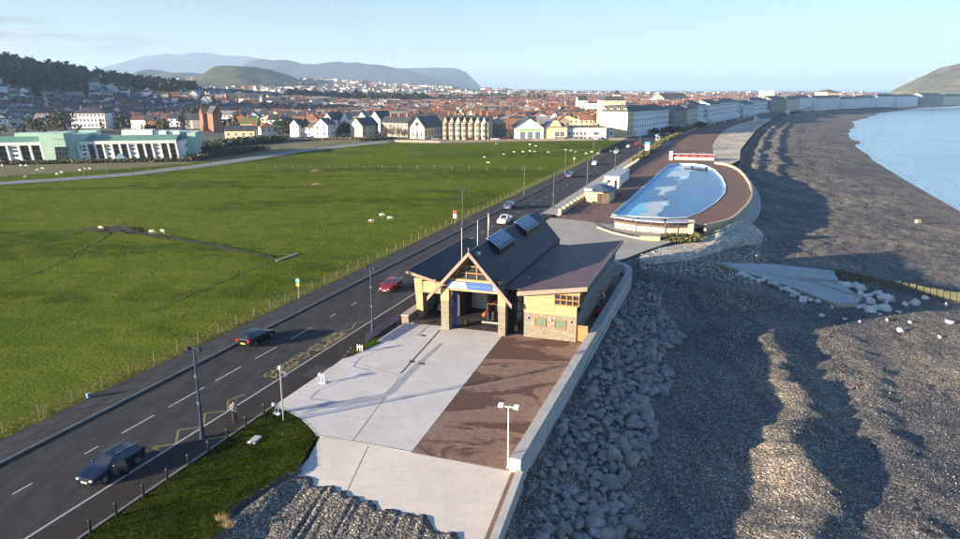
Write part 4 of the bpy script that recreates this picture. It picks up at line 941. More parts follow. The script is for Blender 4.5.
PROFILES={
'estate':[(2.3,.34,.52,.62,.56,.5,0),(2.22,.24,.62,.78,.66,.62,0),(1.9,.2,.76,.86,.80,.72,0),(1.35,.2,.88,.89,.92,.76,0),(1.0,.2,.93,.9,.97,.76,1),(.15,.2,.95,.9,1.36,.60,1),(-.2,.2,.96,.9,1.41,.6,1),(-1.2,.2,.97,.9,1.40,.6,1),(-1.8,.2,.98,.88,1.32,.56,1),(-2.2,.25,1.0,.82,1.02,.6,1),(-2.3,.34,.8,.76,.84,.6,0)],
'hatch':[(2.0,.34,.52,.6,.56,.5,0),(1.93,.24,.64,.76,.68,.62,0),(1.6,.2,.80,.84,.84,.7,0),(1.15,.2,.90,.86,.94,.74,0),(.9,.2,.94,.86,.98,.74,1),(.2,.2,.97,.86,1.42,.6,1),(-.1,.2,.98,.86,1.48,.6,1),(-1.2,.2,1.0,.86,1.46,.6,1),(-1.6,.2,1.02,.84,1.32,.58,1),(-1.92,.25,1.0,.78,1.03,.6,1),(-2.0,.34,.8,.72,.84,.6,0)],
'suv':[(2.25,.4,.62,.66,.66,.55,0),(2.15,.3,.8,.84,.84,.7,0),(1.9,.28,.95,.9,1.0,.78,0),(1.35,.28,1.05,.92,1.1,.8,0),(1.05,.28,1.08,.92,1.12,.8,1),(.45,.28,1.1,.92,1.62,.66,1),(.1,.28,1.1,.92,1.7,.66,1),(-1.4,.28,1.12,.92,1.72,.66,1),(-1.95,.28,1.12,.9,1.6,.64,1),(-2.2,.32,1.1,.86,1.12,.7,1),(-2.25,.4,.8,.8,.84,.65,0)],
'pickup':[(2.6,.42,.66,.7,.7,.6,0),(2.5,.34,.9,.88,.94,.76,0),(2.1,.32,1.0,.92,1.06,.8,0),(1.5,.32,1.08,.93,1.14,.8,0),(1.2,.32,1.1,.93,1.16,.8,1),(.65,.32,1.12,.93,1.66,.68,1),(.2,.32,1.12,.93,1.74,.68,1),(-.45,.32,1.12,.93,1.72,.68,1),(-.65,.32,1.12,.92,1.16,.8,1),(-.7,.32,.7,.92,.74,.84,0),(-2.5,.34,.7,.9,.74,.82,0),(-2.6,.42,.68,.85,.72,.75,0)],
'van':[(2.6,.4,.7,.8,.75,.7,0),(2.5,.3,1.0,.92,1.05,.8,0),(2.1,.3,1.15,.95,1.2,.85,1),(1.6,.3,1.3,.96,2.15,.78,1),(1.2,.3,1.35,.97,2.3,.8,1),(.7,.3,1.35,.97,2.32,.82,1),(.6,.3,2.0,.97,2.33,.84,0),(-2.5,.3,2.0,.97,2.33,.84,0),(-2.6,.4,1.9,.93,2.2,.82,0)]}
def wheel(parent,x,y,r,w):
    b=MB(); sg_=1 if y>0 else -1
    b.tube([(x,y-w/2,r),(x,y+w/2,r)],r,16); tw=b.build('wheel',tyre,parent)
    b=MB(); b.tube([(x,y+sg_*w*.45,r),(x,y+sg_*(w*.5+.012),r)],[r*.62,r*.60],12); b.build('rim',rim_m,tw)
def car(kind,paintm,label,loc,heading,cat='car',group=None,low=False,doors=False,name='parked_car',plate='rear'):
    o=thing(name,label,cat,loc,heading,group)
    b=MB(); g=MB(); loft_body(b,PROFILES[kind],0,g)
    xs=[p[0] for p in PROFILES[kind]]; L2=max(xs); zt=max(p[4] for p in PROFILES[kind])
    if kind=='pickup':
        b.box(-2.56,-.72,.80,.90,.72,1.1); b.box(-2.56,-.72,-.90,-.80,.72,1.1); b.box(-2.58,-2.48,-.8,.8,.72,1.1)
    bo=b.build('body',paintm,o,smooth=True); 
    try: bo.data.shade_auto_smooth
    except Exception: pass
    g.build('windows',glass,o)
    wb=.62*L2
    r=.33 if kind!='pickup' else .38
    wy=.80 if kind in('estate','hatch') else .85
    for x in (wb,-wb*1.0):
        for y in (wy,-wy): wheel(o,x,y,r,.22)
    pf=PROFILES[kind]
    zl_=pf[1][2]-.06
    for y in (.56,-.56):
        b=MB(); b.ball((L2-.10,y,zl_),(.16,.2,.09),0,10,6); b.build('headlight',lens,o,smooth=True)
        b=MB(); b.box(-L2-.02,-L2+.12,y-.13+(.1 if y>0 else -.1),y+.13+(.1 if y>0 else -.1),.72,.98); b.build('tail_light',redlens,o)
    if not low:
        b=MB(); b.box(-L2-.03,-L2+.02,-.26,.26,.48,.60); b.build('number_plate',M('rear_plate',(.75,.55,.08),(.7,.5,.08),5,.4),o)
        b=MB(); b.box(L2-.03,L2+.02,-.26,.26,.36,.47); b.build('number_plate',M('front_plate',(.75,.75,.7),(.7,.7,.66),5,.4),o)
        b=MB(); b.box(L2-.06,L2+.01,-.42,.42,.50,.62); b.build('grille',black,o)
        for y in (.98,-.98): b=MB(); b.ball((.62,y,1.0),(.08,.13,.08),0,8,5); b.build('mirror',paintm if y>0 else paintm,o,smooth=True)
    return o
navy=paint('navy_paint',(.006,.011,.028)); blk=paint('black_car_paint',(.008,.009,.012)); redp=paint('red_paint',(.22,.012,.015)); whp=paint('white_car_paint',(.72,.72,.72)); sil=paint('silver_paint',(.42,.44,.46)); bluep=paint('blue_paint',(.03,.07,.16)); red2=paint('bright_red_paint',(.5,.03,.03))
# nearest car: navy estate, driver's door open, two people inside
t1,s1=GL(78,485,0); 
cx,cy=W(-39.35,35.75)
heading=AX+math.pi-.03
ce=car('estate',navy,'navy blue estate car stopped by the footpath with its right front door open','%s'%0 and (cx,cy,0),heading,name='parked_car')
# opened front door on the footpath side (car's left is +y; footpath lies on +y side as it faces the camera)
door=MB(); door.hexa([(0,-.03,.30),(-1.05,-.03,.30),(-1.05,.03,.30),(0,.03,.30),(0,-.03,.95),(-1.05,-.03,.97),(-1.05,.03,.97),(0,.03,.95)])
d=door.build('door',navy,ce); d.location=(.82,.88,0); d.rotation_euler.z=-R(58)
b=MB(); b.hexa([(-.15,-.015,.97),(-1.0,-.015,.98),(-1.0,.015,.98),(-.15,.015,.97),(-.5,-.015,1.36),(-.95,-.015,1.38),(-.95,.015,1.38),(-.5,.015,1.36)]); b.build('door_window',glass,d)
b=MB(); b.box(-.95,-.1,-.045,-.031,.40,.85); b.build('door_card',M('door_lining',(.35,.36,.37),(.3,.31,.32),4,.5),d)
b=MB(); b.box(-.22,.78,.80,.885,.36,.93); b.build('door_opening',black,ce)
b=MB(); b.box(-1.9,-.0,.52,.55,1.47,1.50); b.box(-1.9,-.0,-.55,-.52,1.47,1.50); b.build('roof_rail',galv,ce)
def oncar(label,kind,pm,u,v,towards,cat='car',name='moving_car',**k):
    x,y=G(u,v,0.5); return car(kind,pm,label,(x,y,0),AX+(math.pi if towards else 0),cat=cat,name=name,**k)
oncar('black estate car driving away with a bright rear number plate, in the far lane','estate',blk,256.5,337,False)
oncar('dark red hatchback with lit headlamps coming towards the station','hatch',redp,391,286,True)
oncar('white pickup with open load bed beyond the station roof','pickup',whp,505,220.5,True,name='pickup_truck',cat='pickup')
oncar('dark blue car behind the white pickup, close to the far kerb','suv',bluep,510,206.5,False)
oncar('dark off-road car on the road left of the white toilet block','suv',bluep,570,175.5,False)
oncar('white car on the road level with the white toilet block','hatch',whp,595,163.5,False)
oncar('white car next beyond, approaching along the road','hatch',whp,616.5,152,True)
oncar('small grey car near the junction, left lane','hatch',sil,628.5,146.5,False,low=True)
oncar('brown red car near the junction in front of the yellow hotel','hatch',redp,637,144,False,low=True)
oncar('bright red car by the blue sign on the seafront road','hatch',red2,645.5,145,True,low=True)
oncar('white van passing in front of the hotels','van',whp,658,140,True,name='white_van',cat='van',low=True)
oncar('pale car beyond the white van by the hotels','hatch',sil,657,135.5,True,low=True)
# ------------------------------------------------------------------ inside the bays
o=thing('white_van','white tall sided van parked inside the main bay on the left','van',LT(-27.5,82.2,YZ),AX)
b=MB(); g=MB(); loft_body(b,PROFILES['van'],0,g); b.build('body',M('van_grey_white',(.42,.42,.42),(.36,.36,.36),1,.4),o,smooth=False); g.build('windows',glass,o)
for x in (1.7,-1.6):
    for y in (.85,-.85): wheel(o,x,y,.36,.24)
o=thing('rescue_boat','dark rigid inflatable boat with orange trim inside the main bay','boat',LT(-24.3,77.0,YZ+.75),AX)
def hullf(b):
    n=12
    for sgn in (1,-1):
        path=[(-2.6+i*.47,sgn*(.85 if i<8 else .85*max(0.02,1-((i-7)/4.6)**2)),.55+.03*i) for i in range(n)]
        b.tube(path,[.24]*(n-2)+[.2,.12],10)
b=MB(); hullf(b); b.build('collar',M('boat_orange',(.60,.10,.03),(.5,.08,.03),2,.4),o,smooth=True)
b=MB(); b.hexa([(-2.6,-.75,.3),(1.6,-.75,.3),(1.6,.75,.3),(-2.6,.75,.3),(-2.6,-.8,.6),(1.9,-.7,.7),(1.9,.7,.7),(-2.6,.8,.6)]); b.hexa([(-2.6,-.05,-.1),(1.4,-.05,-.05),(1.4,.05,-.05),(-2.6,.05,-.1),(-2.6,-.75,.3),(2.2,-.3,.5),(2.2,.3,.5),(-2.6,.75,.3)]); b.build('hull',blk,o)
b=MB(); b.box(-.5,.3,-.3,.3,.6,1.35); b.box(-.45,.1,-.35,.35,1.35,1.45); b.build('console',M('console_grey',(.12,.12,.13),(.1,.1,.1),2,.5),o)
b=MB(); b.box(-3.0,-2.65,-.45,-.15,.2,1.15); b.box(-3.0,-2.65,.15,.45,.2,1.15); b.build('outboard_engine',black,o)
b=MB(); b.tube([(-2.3,-.6,.6),(-2.1,-.6,1.8),(-2.1,.6,1.8),(-2.3,.6,.6)],.04,6); b.build('roll_bar',galv,o)
o=thing('boat_trailer','dark boat trailer with pale lamps carrying the boat','trailer',LT(-24.3,77.0,YZ),AX)
b=MB(); b.box(-2.8,2.6,-.6,-.5,.45,.6); b.box(-2.8,2.6,.5,.6,.45,.6); b.box(-2.85,-2.7,-1.0,1.0,.5,.68); b.build('frame',galv,o)
for x in (-1,-.1): 
    for y in (.85,-.85): wheel(o,x,y,.36,.24)
for y in (.8,-.8): b=MB(); b.box(-2.93,-2.86,y-.2,y+.2,.52,.66); b.build('lamp_board',M('lamp_board',(.7,.55,.25),(.6,.45,.2),3,.4),o)
o=thing('red_tractor','red launch vehicle behind the boat at the back of the bay','tractor',LT(-23.9,83.5,YZ),AX)
b=MB(); b.box(-2,2,-.8,.8,.7,1.5); b.box(-1.6,.4,-.7,.7,1.5,2.6); b.build('body',red2,o,bevel=.06); b=MB(); b.box(-1.64,-1.605,-.6,.6,1.7,2.4); b.build('rear_window',glass,o)
for x in (-1.3,1.3):
    for y in (.95,-.95): wheel(o,x,y,.7,.4)
o=thing('hose_reel','yellow hose reel standing just inside the left column','hose reel',LT(-27.2,74.0,YZ),ROT)
b=MB(); b.tube([(0,-.08,.4),(0,.08,.4)],.30,14); b.build('hose',M('hose_yellow',(.35,.28,.03),(.28,.22,.03),4,.6),o); b=MB(); b.box(-.3,-.24,-.15,.15,0,.6); b.box(.24,.3,-.15,.15,0,.6); b.build('stand',black,o)
o=thing('door_curtain','blue strip curtain with orange edge beside the left column','curtain',LT(-28.1,73.2,YZ),ROT)
b=MB(); 
for i in range(5): b.box(-.22+i*.1,-.14+i*.1,.01*(i%2),.03+.01*(i%2),0,4.4)
b.build('strips',M('curtain_blue',(.03,.07,.35),(.03,.06,.3),2,.4),o); b=MB(); b.box(-.30,-.24,0,.05,0,4.4); b.build('edge',M('edge_orange',(.5,.15,.04),(.45,.13,.04),2,.5),o)
o=thing('yellow_buoy','yellow buoy in the dark gap between bay and annex','buoy',LT(-21.2,73.6,YZ),ROT)
b=MB(); b.ball((0,0,.45),(.22,.22,.42),0,12,8); b.build('float',MATS['hose_yellow'],o,smooth=True); b=MB(); b.tube([(0,0,.8),(0,0,1.05)],.03,6); b.build('ring',black,o)
oncar('white car parked inside the small left garage bay','hatch',whp,429,301,False) if False else car('hatch',whp,'white car parked inside the small left garage opening',LT(-31.3,79.6,YZ),AX+math.pi)
# ================================================================== STREET FURNITURE
def street_lamp(t,s,h,label,name='street_lamp'):
    o=thing(name,label,'street lamp',LT(t,s,YZ),ROT,'tall dark lamp posts along the seafront road')
    b=MB(); b.tube([(0,0,0),(0,0,.25),(0,0,.3),(0,0,1.2),(0,0,1.3),(0,0,h-1.2)],[.24,.24,.19,.15,.11,.085],12); b.build('pole',lampm,o,smooth=False)
    for z in (1.25,2.9,h-2.3): b=MB(); b.tube([(0,0,z-.09),(0,0,z+.09)],[.17,.17],12); b.build('collar',M('collar_grey',(.12,.14,.17),(.1,.12,.15),3,.4) if z>2 else lampm,o)
    b=MB(); b.tube([(0,0,h-1.25),(0,0,h-.2)],[.12,.07],8); b.tube([(-.5,0,h-.15),(.5,0,h-.15)],.04,6); b.tube([(-.4,0,h-.16),(0,0,h-1.0)],.025,6); b.tube([(.4,0,h-.16),(0,0,h-1.0)],.025,6); b.build('bracket',lampm,o)
    for x in (-.5,.5):
        b=MB(); b.tube([(x,0,h-.02),(x,0,h-.12),(x,0,h-.22)],[.06,.26,.24],12); l=b.build('lantern',lampm,o); b=MB(); b.tube([(x,0,h-.22),(x,0,h-.36)],[.2,.1],12); b.build('lens',M('lantern_glass',(.12,.13,.14),(.1,.11,.12),3,.2),l)
    return o
L1=street_lamp(-36.7,41.85,7.35,'tall dark lamp post nearest the camera, beside the navy estate car'); tr=treeof(L1)
lx,ls=GL(380,331,YZ)
copy_tree(L1,LT(-36.0,68.7,YZ),ROT,'tall dark lamp post by the blue barrier and left garage opening',tree=tr)
for t,s,lab in ((-48.6,131,'lamp post with small white cap standing just beyond the red station mast'),(-37.3,158,'thin lamp post beside the seafront wall nearest the station'),(-49,176,'thin lamp post on the far pavement before the dark off-road car'),(-37.2,196,'thin lamp post on the seafront side level with the toilet block'),(-49,222,'thin lamp post on the far pavement by the white car'),(-37,242,'thin lamp post on the seafront side beyond the toilet block'),(-49.4,270,'thin lamp post on the far pavement near the dark hedge'),(-36.5,300,'thin lamp post near the blue signboard')):
    copy_tree(L1,LT(t,s,YZ),ROT,lab,tree=tr)
# concrete-yard mast with cameras
o=thing('camera_post','slim grey post with two camera heads at the corner of grass and concrete','camera post',LT(*GL(283.5,420,YZ),YZ),ROT)
b=MB(); b.tube([(0,0,0),(0,0,4.3)],[.065,.05],10); b.build('pole',galv,o)
b=MB(); b.tube([(0,0,4.1),(.45,0,4.1)],.03,6); b.build('arm',galv,o)
for x,z in ((0,4.45),(.45,3.95)): b=MB(); b.ball((x,0,z),(.16,.16,.2),0,10,6); b.build('camera_head',white,o,smooth=True)
o=thing('floodlight_post','white T shaped floodlight post on the reddish yard near the sea wall','floodlight',LT(*GL(508,468,YZ),YZ),ROT)
b=MB(); b.tube([(0,0,0),(0,0,4.65)],[.055,.042],10); b.tube([(0,0,0),(0,0,.12)],.12,10); b.build('pole',white,o)
b=MB(); b.tube([(-.55,0,4.62),(.55,0,4.62)],.045,8); b.build('crossbar',white,o)
for x in (-.55,.55): b=MB(); b.hexa([(x-.17,-.14,4.55),(x+.17,-.14,4.55),(x+.17,.14,4.62),(x-.17,.14,4.62),(x-.17,-.14,4.72),(x+.17,-.14,4.72),(x+.17,.14,4.80),(x-.17,.14,4.80)]); b.build('floodlight_head',white,o)
# bollards
bp=[(90,533),(118,516),(144,497),(169,481),(187.5,466),(209,452.5),(227,439.5),(245,427),(261,414)]
bo=None
labs=['nearest the bottom edge','second from the bottom edge','below the navy car','right of the navy car','two before the dark lamp post','beside the shadow of the dark lamp post','just right of the dark lamp post','closest to the standing person','nearest the white chain post']
for (u,v),lb in zip(bp,labs):
    s_=GL(u,v,YZ)[1]; loc=LT(-34.75,s_,YZ-.02)
    if bo is None:
        bo=thing('bollard','short black bollard '+lb,'bollard',loc,ROT,'black bollards along the footpath')
        b=MB(); b.tube([(0,0,0),(0,0,.12),(0,0,.14),(0,0,.85),(0,0,.88)],[.13,.13,.085,.075,.10],10); b.build('post',black,bo)
        b=MB(); b.tube([(0,0,.88),(0,0,.95),(0,0,1.0)],[.11,.09,.03],10); b.build('cap',black,bo); bt=treeof(bo)
    else: copy_tree(bo,loc,ROT,'short black bollard '+lb,tree=bt)
# white chain posts and plastic chain
def chainpost(u,v,lab):
    o=thing('chain_post',lab,'barrier post',LT(*GL(u,v,YZ),YZ),ROT,'white posts carrying the red and white chain')
    for x in (-.18,.18): b=MB(); b.tube([(x,0,0),(x*.6,0,.85)],.05,8); b.build('leg',white,o)
    b=MB(); b.box(-.3,.3,-.18,.18,0,.08); b.build('base',white,o); b=MB(); b.ball((-.35,.1,.75),.16,0,10,6); b.build('cap',white,o,smooth=True)
chainpost(277,414,'white double post with round cap at the corner of grass and concrete'); chainpost(323,383,'white double post standing out on the concrete forecourt')
o=thing('white_barrier','white barred stand on the bright strip of grass','barrier',LT(*GL(360,351,YZ+.12),YZ+.12),ROT)
for x in (-.35,0,.35): b=MB(); b.box(x-.05,x+.05,-.04,.04,0,.9); b.build('bar',white,o)
b=MB(); b.box(-.4,.4,-.03,.03,.5,.6); b.build('cross_bar',white,o); o.scale=(.75,.75,.75)
o=thing('plastic_chain','thin red and white chain along the edge of the concrete forecourt','chain')
P=[LT(*GL(u,v,YZ),YZ+z) for u,v,z in [(279,411,.75),(290,402,.3),(303,393,.25),(314,385,.5),(322,379,.8),(333,370,.35),(343,361,.3),(352,353,.7)]]
b=MB(); n=0
for a,c in zip(P[:-1],P[1:]):
    for k in range(6):
        p=Vector(a).lerp(Vector(c),k/6); q=Vector(a).lerp(Vector(c),(k+.6)/6); b.tube([p,q],.022,5,n%2); n+=1
b.build('links',[M('chain_red',(.5,.08,.12),(.5,.08,.12),3,.5),white],o)
# blue barrier by the second lamp
o=thing('pedestrian_barrier','blue metal barrier bent round the dark lamp post beside the footpath','barrier')
bm_=M('barrier_blue',(.06,.05,.22),(.05,.05,.18),2,.4)
P=[GL(u,v,YZ) for u,v in [(366,344),(372,339),(379,334),(388,328),(398,322)]]
for a,c in zip(P[:-1],P[1:]):
    b=MB(); A=Vector(LT(*a,YZ)); B=Vector(LT(*c,YZ))
    for z in (.15,1.0): b.tube([A+Vector((0,0,z)),B+Vector((0,0,z))],.02,6)
    for k in range(9): p=A.lerp(B,k/8); b.tube([p+Vector((0,0,.15 if k%8 else 0)),p+Vector((0,0,1.0))],.009 if k%8 else .022,5)
    b.build('panel',bm_,o)
o=thing('stone_slab','pale stone slab lying on the grass bank','slab',LT(*GL(255,440,YZ),YZ),ROT+.1)
b=MB(); b.box(-.28,.28,-.55,.55,0,.12); b.build('slab',M('slab_pale',(.5,.49,.46),(.42,.41,.39),2,.8),o,bevel=.02); b=MB(); b.box(-.34,.34,-.6,.6,-.1,.05); b.build('bed',concd,o)
# signs in the verge
def signpost(u,v,h,label,cols,zs,w=.45):
    o=thing('road_sign',label,'road sign',LT(*GL(u,v,.1),.05),ROT); b=MB(); b.tube([(0,0,0),(0,0,h)],.045,8); b.build('pole',galv,o)
    for c,(z0,z1) in zip(cols,zs):
        b=MB()
        if c=='disc': b.tube([(0,-.06,(z0+z1)/2),(0,-.09,(z0+z1)/2)],(z1-z0)/2,20); b.build('sign_face',M('sign_blue_face',(.08,.35,.75),(.08,.33,.7),2,.4),o)
        else: b.box(-w/2,w/2,-.09,-.06,z0,z1); b.build('sign_face',M('sign_'+c,{'red':(.6,.05,.04),'white':(.75,.75,.73),'yellow':(.65,.45,.04),'orange':(.7,.25,.04)}[c]),o)
signpost(299,299,2.75,'blue round road sign with yellow plate in the verge',['disc','yellow'],[(2.15,2.75),(1.75,2.1)])
signpost(455,223.5,2.5,'red topped white road sign in the verge above the station',['red','white'],[(2.0,2.6),(1.1,1.95)],.75)
signpost(574,164,2.2,'small pale blue road sign in the verge near the sheep',['white'],[(1.6,2.3)],.6)
o=thing('roadside_box','small blue and yellow utility box on the far pavement','box',LT(*GL(89,397.5,.13),.13),ROT); b=MB(); b.box(-.12,.12,-.2,.2,0,.35); b.build('box_body',M('box_blue',(.1,.2,.4),(.1,.18,.35),2,.5),o); b=MB(); b.box(-.14,.14,-.22,.22,.35,.42); b.build('lid',M('box_lid',(.5,.45,.3),(.45,.4,.3),2,.5),o)
# roadside fence with posts as parts
fm_=M('fence_post',(.16,.15,.10),(.11,.11,.07),2,.9); wire=M('wire',(.28,.28,.27),(.22,.22,.2),2,.5,metal=.6)
def fence(name,label,pts,spacing,h,zbase=.05,r=.055,maxn=100):
    o=thing(name,label,'fence')
    P=[Vector(LT(*p,zbase)) for p in pts]; me=None; n=0; nodes=[]
    for A,B in zip(P[:-1],P[1:]):
        L_=(B-A).length; k=max(1,int(L_/spacing))
        for i in range(k+(B is P[-1])): nodes.append(A.lerp(B,i/k))
    b=MB()
    for a,c in zip(nodes[:-1],nodes[1:]):
        for z in (.35,.7,h-.08): b.tube([a+Vector((0,0,z)),c+Vector((0,0,z))],.010,3,cap=False)
    b.build('wire',wire,o)
    b=MB(); b.tube([(0,0,-.1),(0,0,h)],[r,r*.9],6); me=b.mesh('fence_post',fm_)
    rest=MB()
    for i,p in enumerate(nodes):
        if i<maxn-1:
            q=bpy.data.objects.new('fence_post',me); C.objects.link(q); q.parent=o; q.location=p; q.scale.z=random.uniform(.9,1.06); q.rotation_euler=(random.uniform(-.05,.05),random.uniform(-.05,.05),0)
        else: rest.tube([p,p+Vector((0,0,h))],r,5)
    if rest.v: tag(rest.build('fence_posts',fm_,o),None,None,None,'stuff')
fence('wire_fence','long wire fence with timber posts between the field and the far pavement',[(-51.8,28),(-51.7,130),(-51.5,250),(-52.3,372)],3.15,1.15)
fence('wire_fence','line of pale posts crossing the field in front of the houses',[GL(-20,182),GL(60,178.5),GL(130,173.5),GL(240,168.5),GL(400,169),GL(540,171)],5.5,1.2,.2,.07,90)
fence('wire_fence','wire fence along the lane before the mint green building',[GL(-20,186.5),GL(60,180),GL(130,172.6),GL(200,165),GL(260,157.5),GL(340,147)],6,1.2,.1,.06)
# field wall at its far edge
stw=M('field_wall_stone',(.36,.31,.23),(.27,.23,.18),.8,.9,bs=.6,bd=.1,bscale=2)
def wwall(name,pts,w,h,mat,label,z0=-.2):
    b=MB()
    for a,c in zip(pts[:-1],pts[1:]):
        dx,dy=c[0]-a[0],c[1]-a[1]; l=math.hypot(dx,dy); nx,ny=-dy/l*w/2,dx/l*w/2
        b.hexa([(a[0]-nx,a[1]-ny,z0),(a[0]+nx,a[1]+ny,z0),(c[0]+nx,c[1]+ny,z0),(c[0]-nx,c[1]-ny,z0),(a[0]-nx,a[1]-ny,h),(a[0]+nx,a[1]+ny,h),(c[0]+nx,c[1]+ny,h),(c[0]-nx,c[1]-ny,h)])
    return tag(b.build(name,mat),label,'wall')
wwall('stone_wall',gp([(395,142.0),(440,142.6),(530,140.8),(626,139.8)]),.5,1.0,stw,'low brown stone wall along the far edge of the field')
wwall('stone_wall',[W(-52.3,300),W(-52.4,372)],.4,1.3,M('dark_hedge_wall',(.08,.08,.07),(.05,.06,.04),1,.9),'dark wall beside the road at the far corner of the field')
# seafront wall: beige piers and dark hedge
o=thing('seafront_wall','low beige wall with piers between road and bathing area','wall')
b=MB()
for a,c in zip([(-34.0,150),(-33.7,175),(-33.3,225),(-33.0,262)],[(-33.7,175),(-33.3,225),(-33.0,262),(-32.9,270)]):
    p,q=a,c; w=.2; b.hexa([LT(p[0]-w,p[1],-.1),LT(p[0]+w,p[1],-.1),LT(q[0]+w,q[1],-.1),LT(q[0]-w,q[1],-.1),LT(p[0]-w,p[1],.85),LT(p[0]+w,p[1],.85),LT(q[0]+w,q[1],.85),LT(q[0]-w,q[1],.85)])
b.build('wall',beige,o)
b=MB(); b.box(-.32,.32,-.32,.32,-.1,1.25); b.box(-.38,.38,-.38,.38,1.25,1.36); pmm=b.mesh('pier',beige)
for k in range(34):
    s=150+k*3.6; q=bpy.data.objects.new('pier',pmm); C.objects.link(q); q.parent=o; q.location=LT(interp(s,[(150,-34.0),(175,-33.7),(225,-33.3),(270,-32.9)]),s,0); q.rotation_euler.z=ROT
def hedge(name,pts,w,h,mat,label,n,cat='hedge',z0=0,sz=.35):
    b=MB()
    for k in range(n):
        i=random.randrange(len(pts)-1); f=random.random(); p=(pts[i][0]+(pts[i+1][0]-pts[i][0])*f,pts[i][1]+(pts[i+1][1]-pts[i][1])*f)
        z=z0+abs(random.random())**.7*h*(1-.3*random.random()); c=Vector((p[0]+random.gauss(0,w/2.6),p[1]+random.gauss(0,w/2.6),z)); s=sz*random.uniform(.5,1.3)
        a=Vector((random.gauss(0,1),random.gauss(0,1),random.gauss(0,1))).normalized(); d=a.orthogonal().normalized(); e=a.cross(d)
        b.quadface([c+d*s,c+e*s,c-d*s,c-e*s])
    return tag(b.build(name,mat),label,cat)
olive=M('olive_hedge',(.14,.13,.04),(.08,.08,.025),.5,.9)
hedge('hedge',[W(-34.2,268),W(-33.5,330),W(-34.6,372),W(-31,430),W(-29,500),W(-26.5,540)],2.2,1.7,olive,'olive hedge dividing the road from the promenade',9000)
wallrun('seafront_wall',[(-33.2,262),(-32.6,300),(-33.4,340),(-33.7,378),(-29.0,440),(-27,480),(-23.6,530)],.35,-.1,1.0,grey_r,'shaded grey wall behind the olive hedge by the promenade','wall')
# wall run hedge by clearing
# ------------------------------------------------------------------ kiosks
def quadbuild(parent,name,mat,fn): b=MB(); fn(b); return b.build(name,mat,parent)
K=thing('kiosk','cream kiosk with white shutter, dark doorway and blue hipped roof','kiosk',LT(-29.8,170.0,DECKZ),ROT)
quadbuild(K,'wall',M('kiosk_cream',(.58,.44,.22),(.5,.38,.2),1,.8),lambda b:b.prism([(-2.7,-.6),(-1.8,-1.6),(1.6,-1.9),(2.9,-.8),(3.0,6),(-2.7,6)],0,2.7))
quadbuild(K,'roof',blue_slate,lambda b:[b.quadface(q) for q in [((-3.1,-.8,2.7),(-2.0,-2.0,2.7),(0,2.4,4.1)),((-2.0,-2.0,2.7),(1.8,-2.3,2.7),(0,2.4,4.1)),((1.8,-2.3,2.7),(3.4,-1.0,2.7),(0,2.4,4.1)),((3.4,-1.0,2.7),(3.5,6.4,2.7),(0,2.4,4.1)),((3.5,6.4,2.7),(-3.1,6.4,2.7),(0,2.4,4.1)),((-3.1,6.4,2.7),(-3.1,-.8,2.7),(0,2.4,4.1))]]+[b.prism([(-3.1,-.8),(-2.0,-2.0),(1.8,-2.3),(3.4,-1.0),(3.5,6.4),(-3.1,6.4)],2.55,2.69)])
quadbuild(K,'shutter',white,lambda b:b.hexa([(-2.15,-1.38,.3),(-1.7,-1.68,.3),(-1.6,-1.60,.3),(-2.1,-1.30,.3),(-2.2,-1.38,2.2),(-1.7,-1.68,2.2),(-1.6,-1.6,2.2),(-2.1,-1.3,2.2)]) or b.box(-1.7,-.3,-1.84,-1.70,.3,2.2))
quadbuild(K,'doorway',M('dark_brown_door',(.06,.03,.02),(.05,.025,.02),2,.6),lambda b:b.box(.35,1.5,-1.96,-1.80,0,2.3))
quadbuild(K,'signboard',white,lambda b:b.box(-2.8,-.9,-1.75,-1.62,2.75,3.3))
K2=thing('flat_roof_hut','low grey flat roofed hut behind the cream kiosk','hut',LT(-33.0,176.0,DECKZ),ROT)
quadbuild(K2,'wall',grey_r,lambda b:b.box(-.1,2.6,0,12,0,2.3)); quadbuild(K2,'roof',M('pale_felt',(.40,.44,.48),(.3,.34,.38),1,.7),lambda b:b.box(-.3,2.8,-.2,12.2,2.3,2.5)); quadbuild(K2,'door',M('dark_brown_door',(.06,.03,.02)),lambda b:b.box(.6,1.5,-.06,-.01,0,2.0))
K3=thing('toilet_block','white flat roofed toilet block beside the seafront wall','toilet block',LT(-32.6,196,DECKZ),ROT)
quadbuild(K3,'wall',white_r,lambda b:(b.box(0,3.8,0,6,0,3.0),b.box(.2,3.4,6,22,0,2.7))); quadbuild(K3,'roof',M('pale_felt',(.4,.44,.48)),lambda b:(b.box(-.15,3.95,-.15,6.1,3.0,3.15),b.box(0,3.6,6.1,22.2,2.7,2.85)))
quadbuild(K3,'window',glass,lambda b:b.box(.7,1.5,-.05,-.002,1.4,2.1)); quadbuild(K3,'door',M('dark_brown_door',(.06,.03,.02)),lambda b:b.box(2.6,3.4,-.05,-.002,0,2.0))
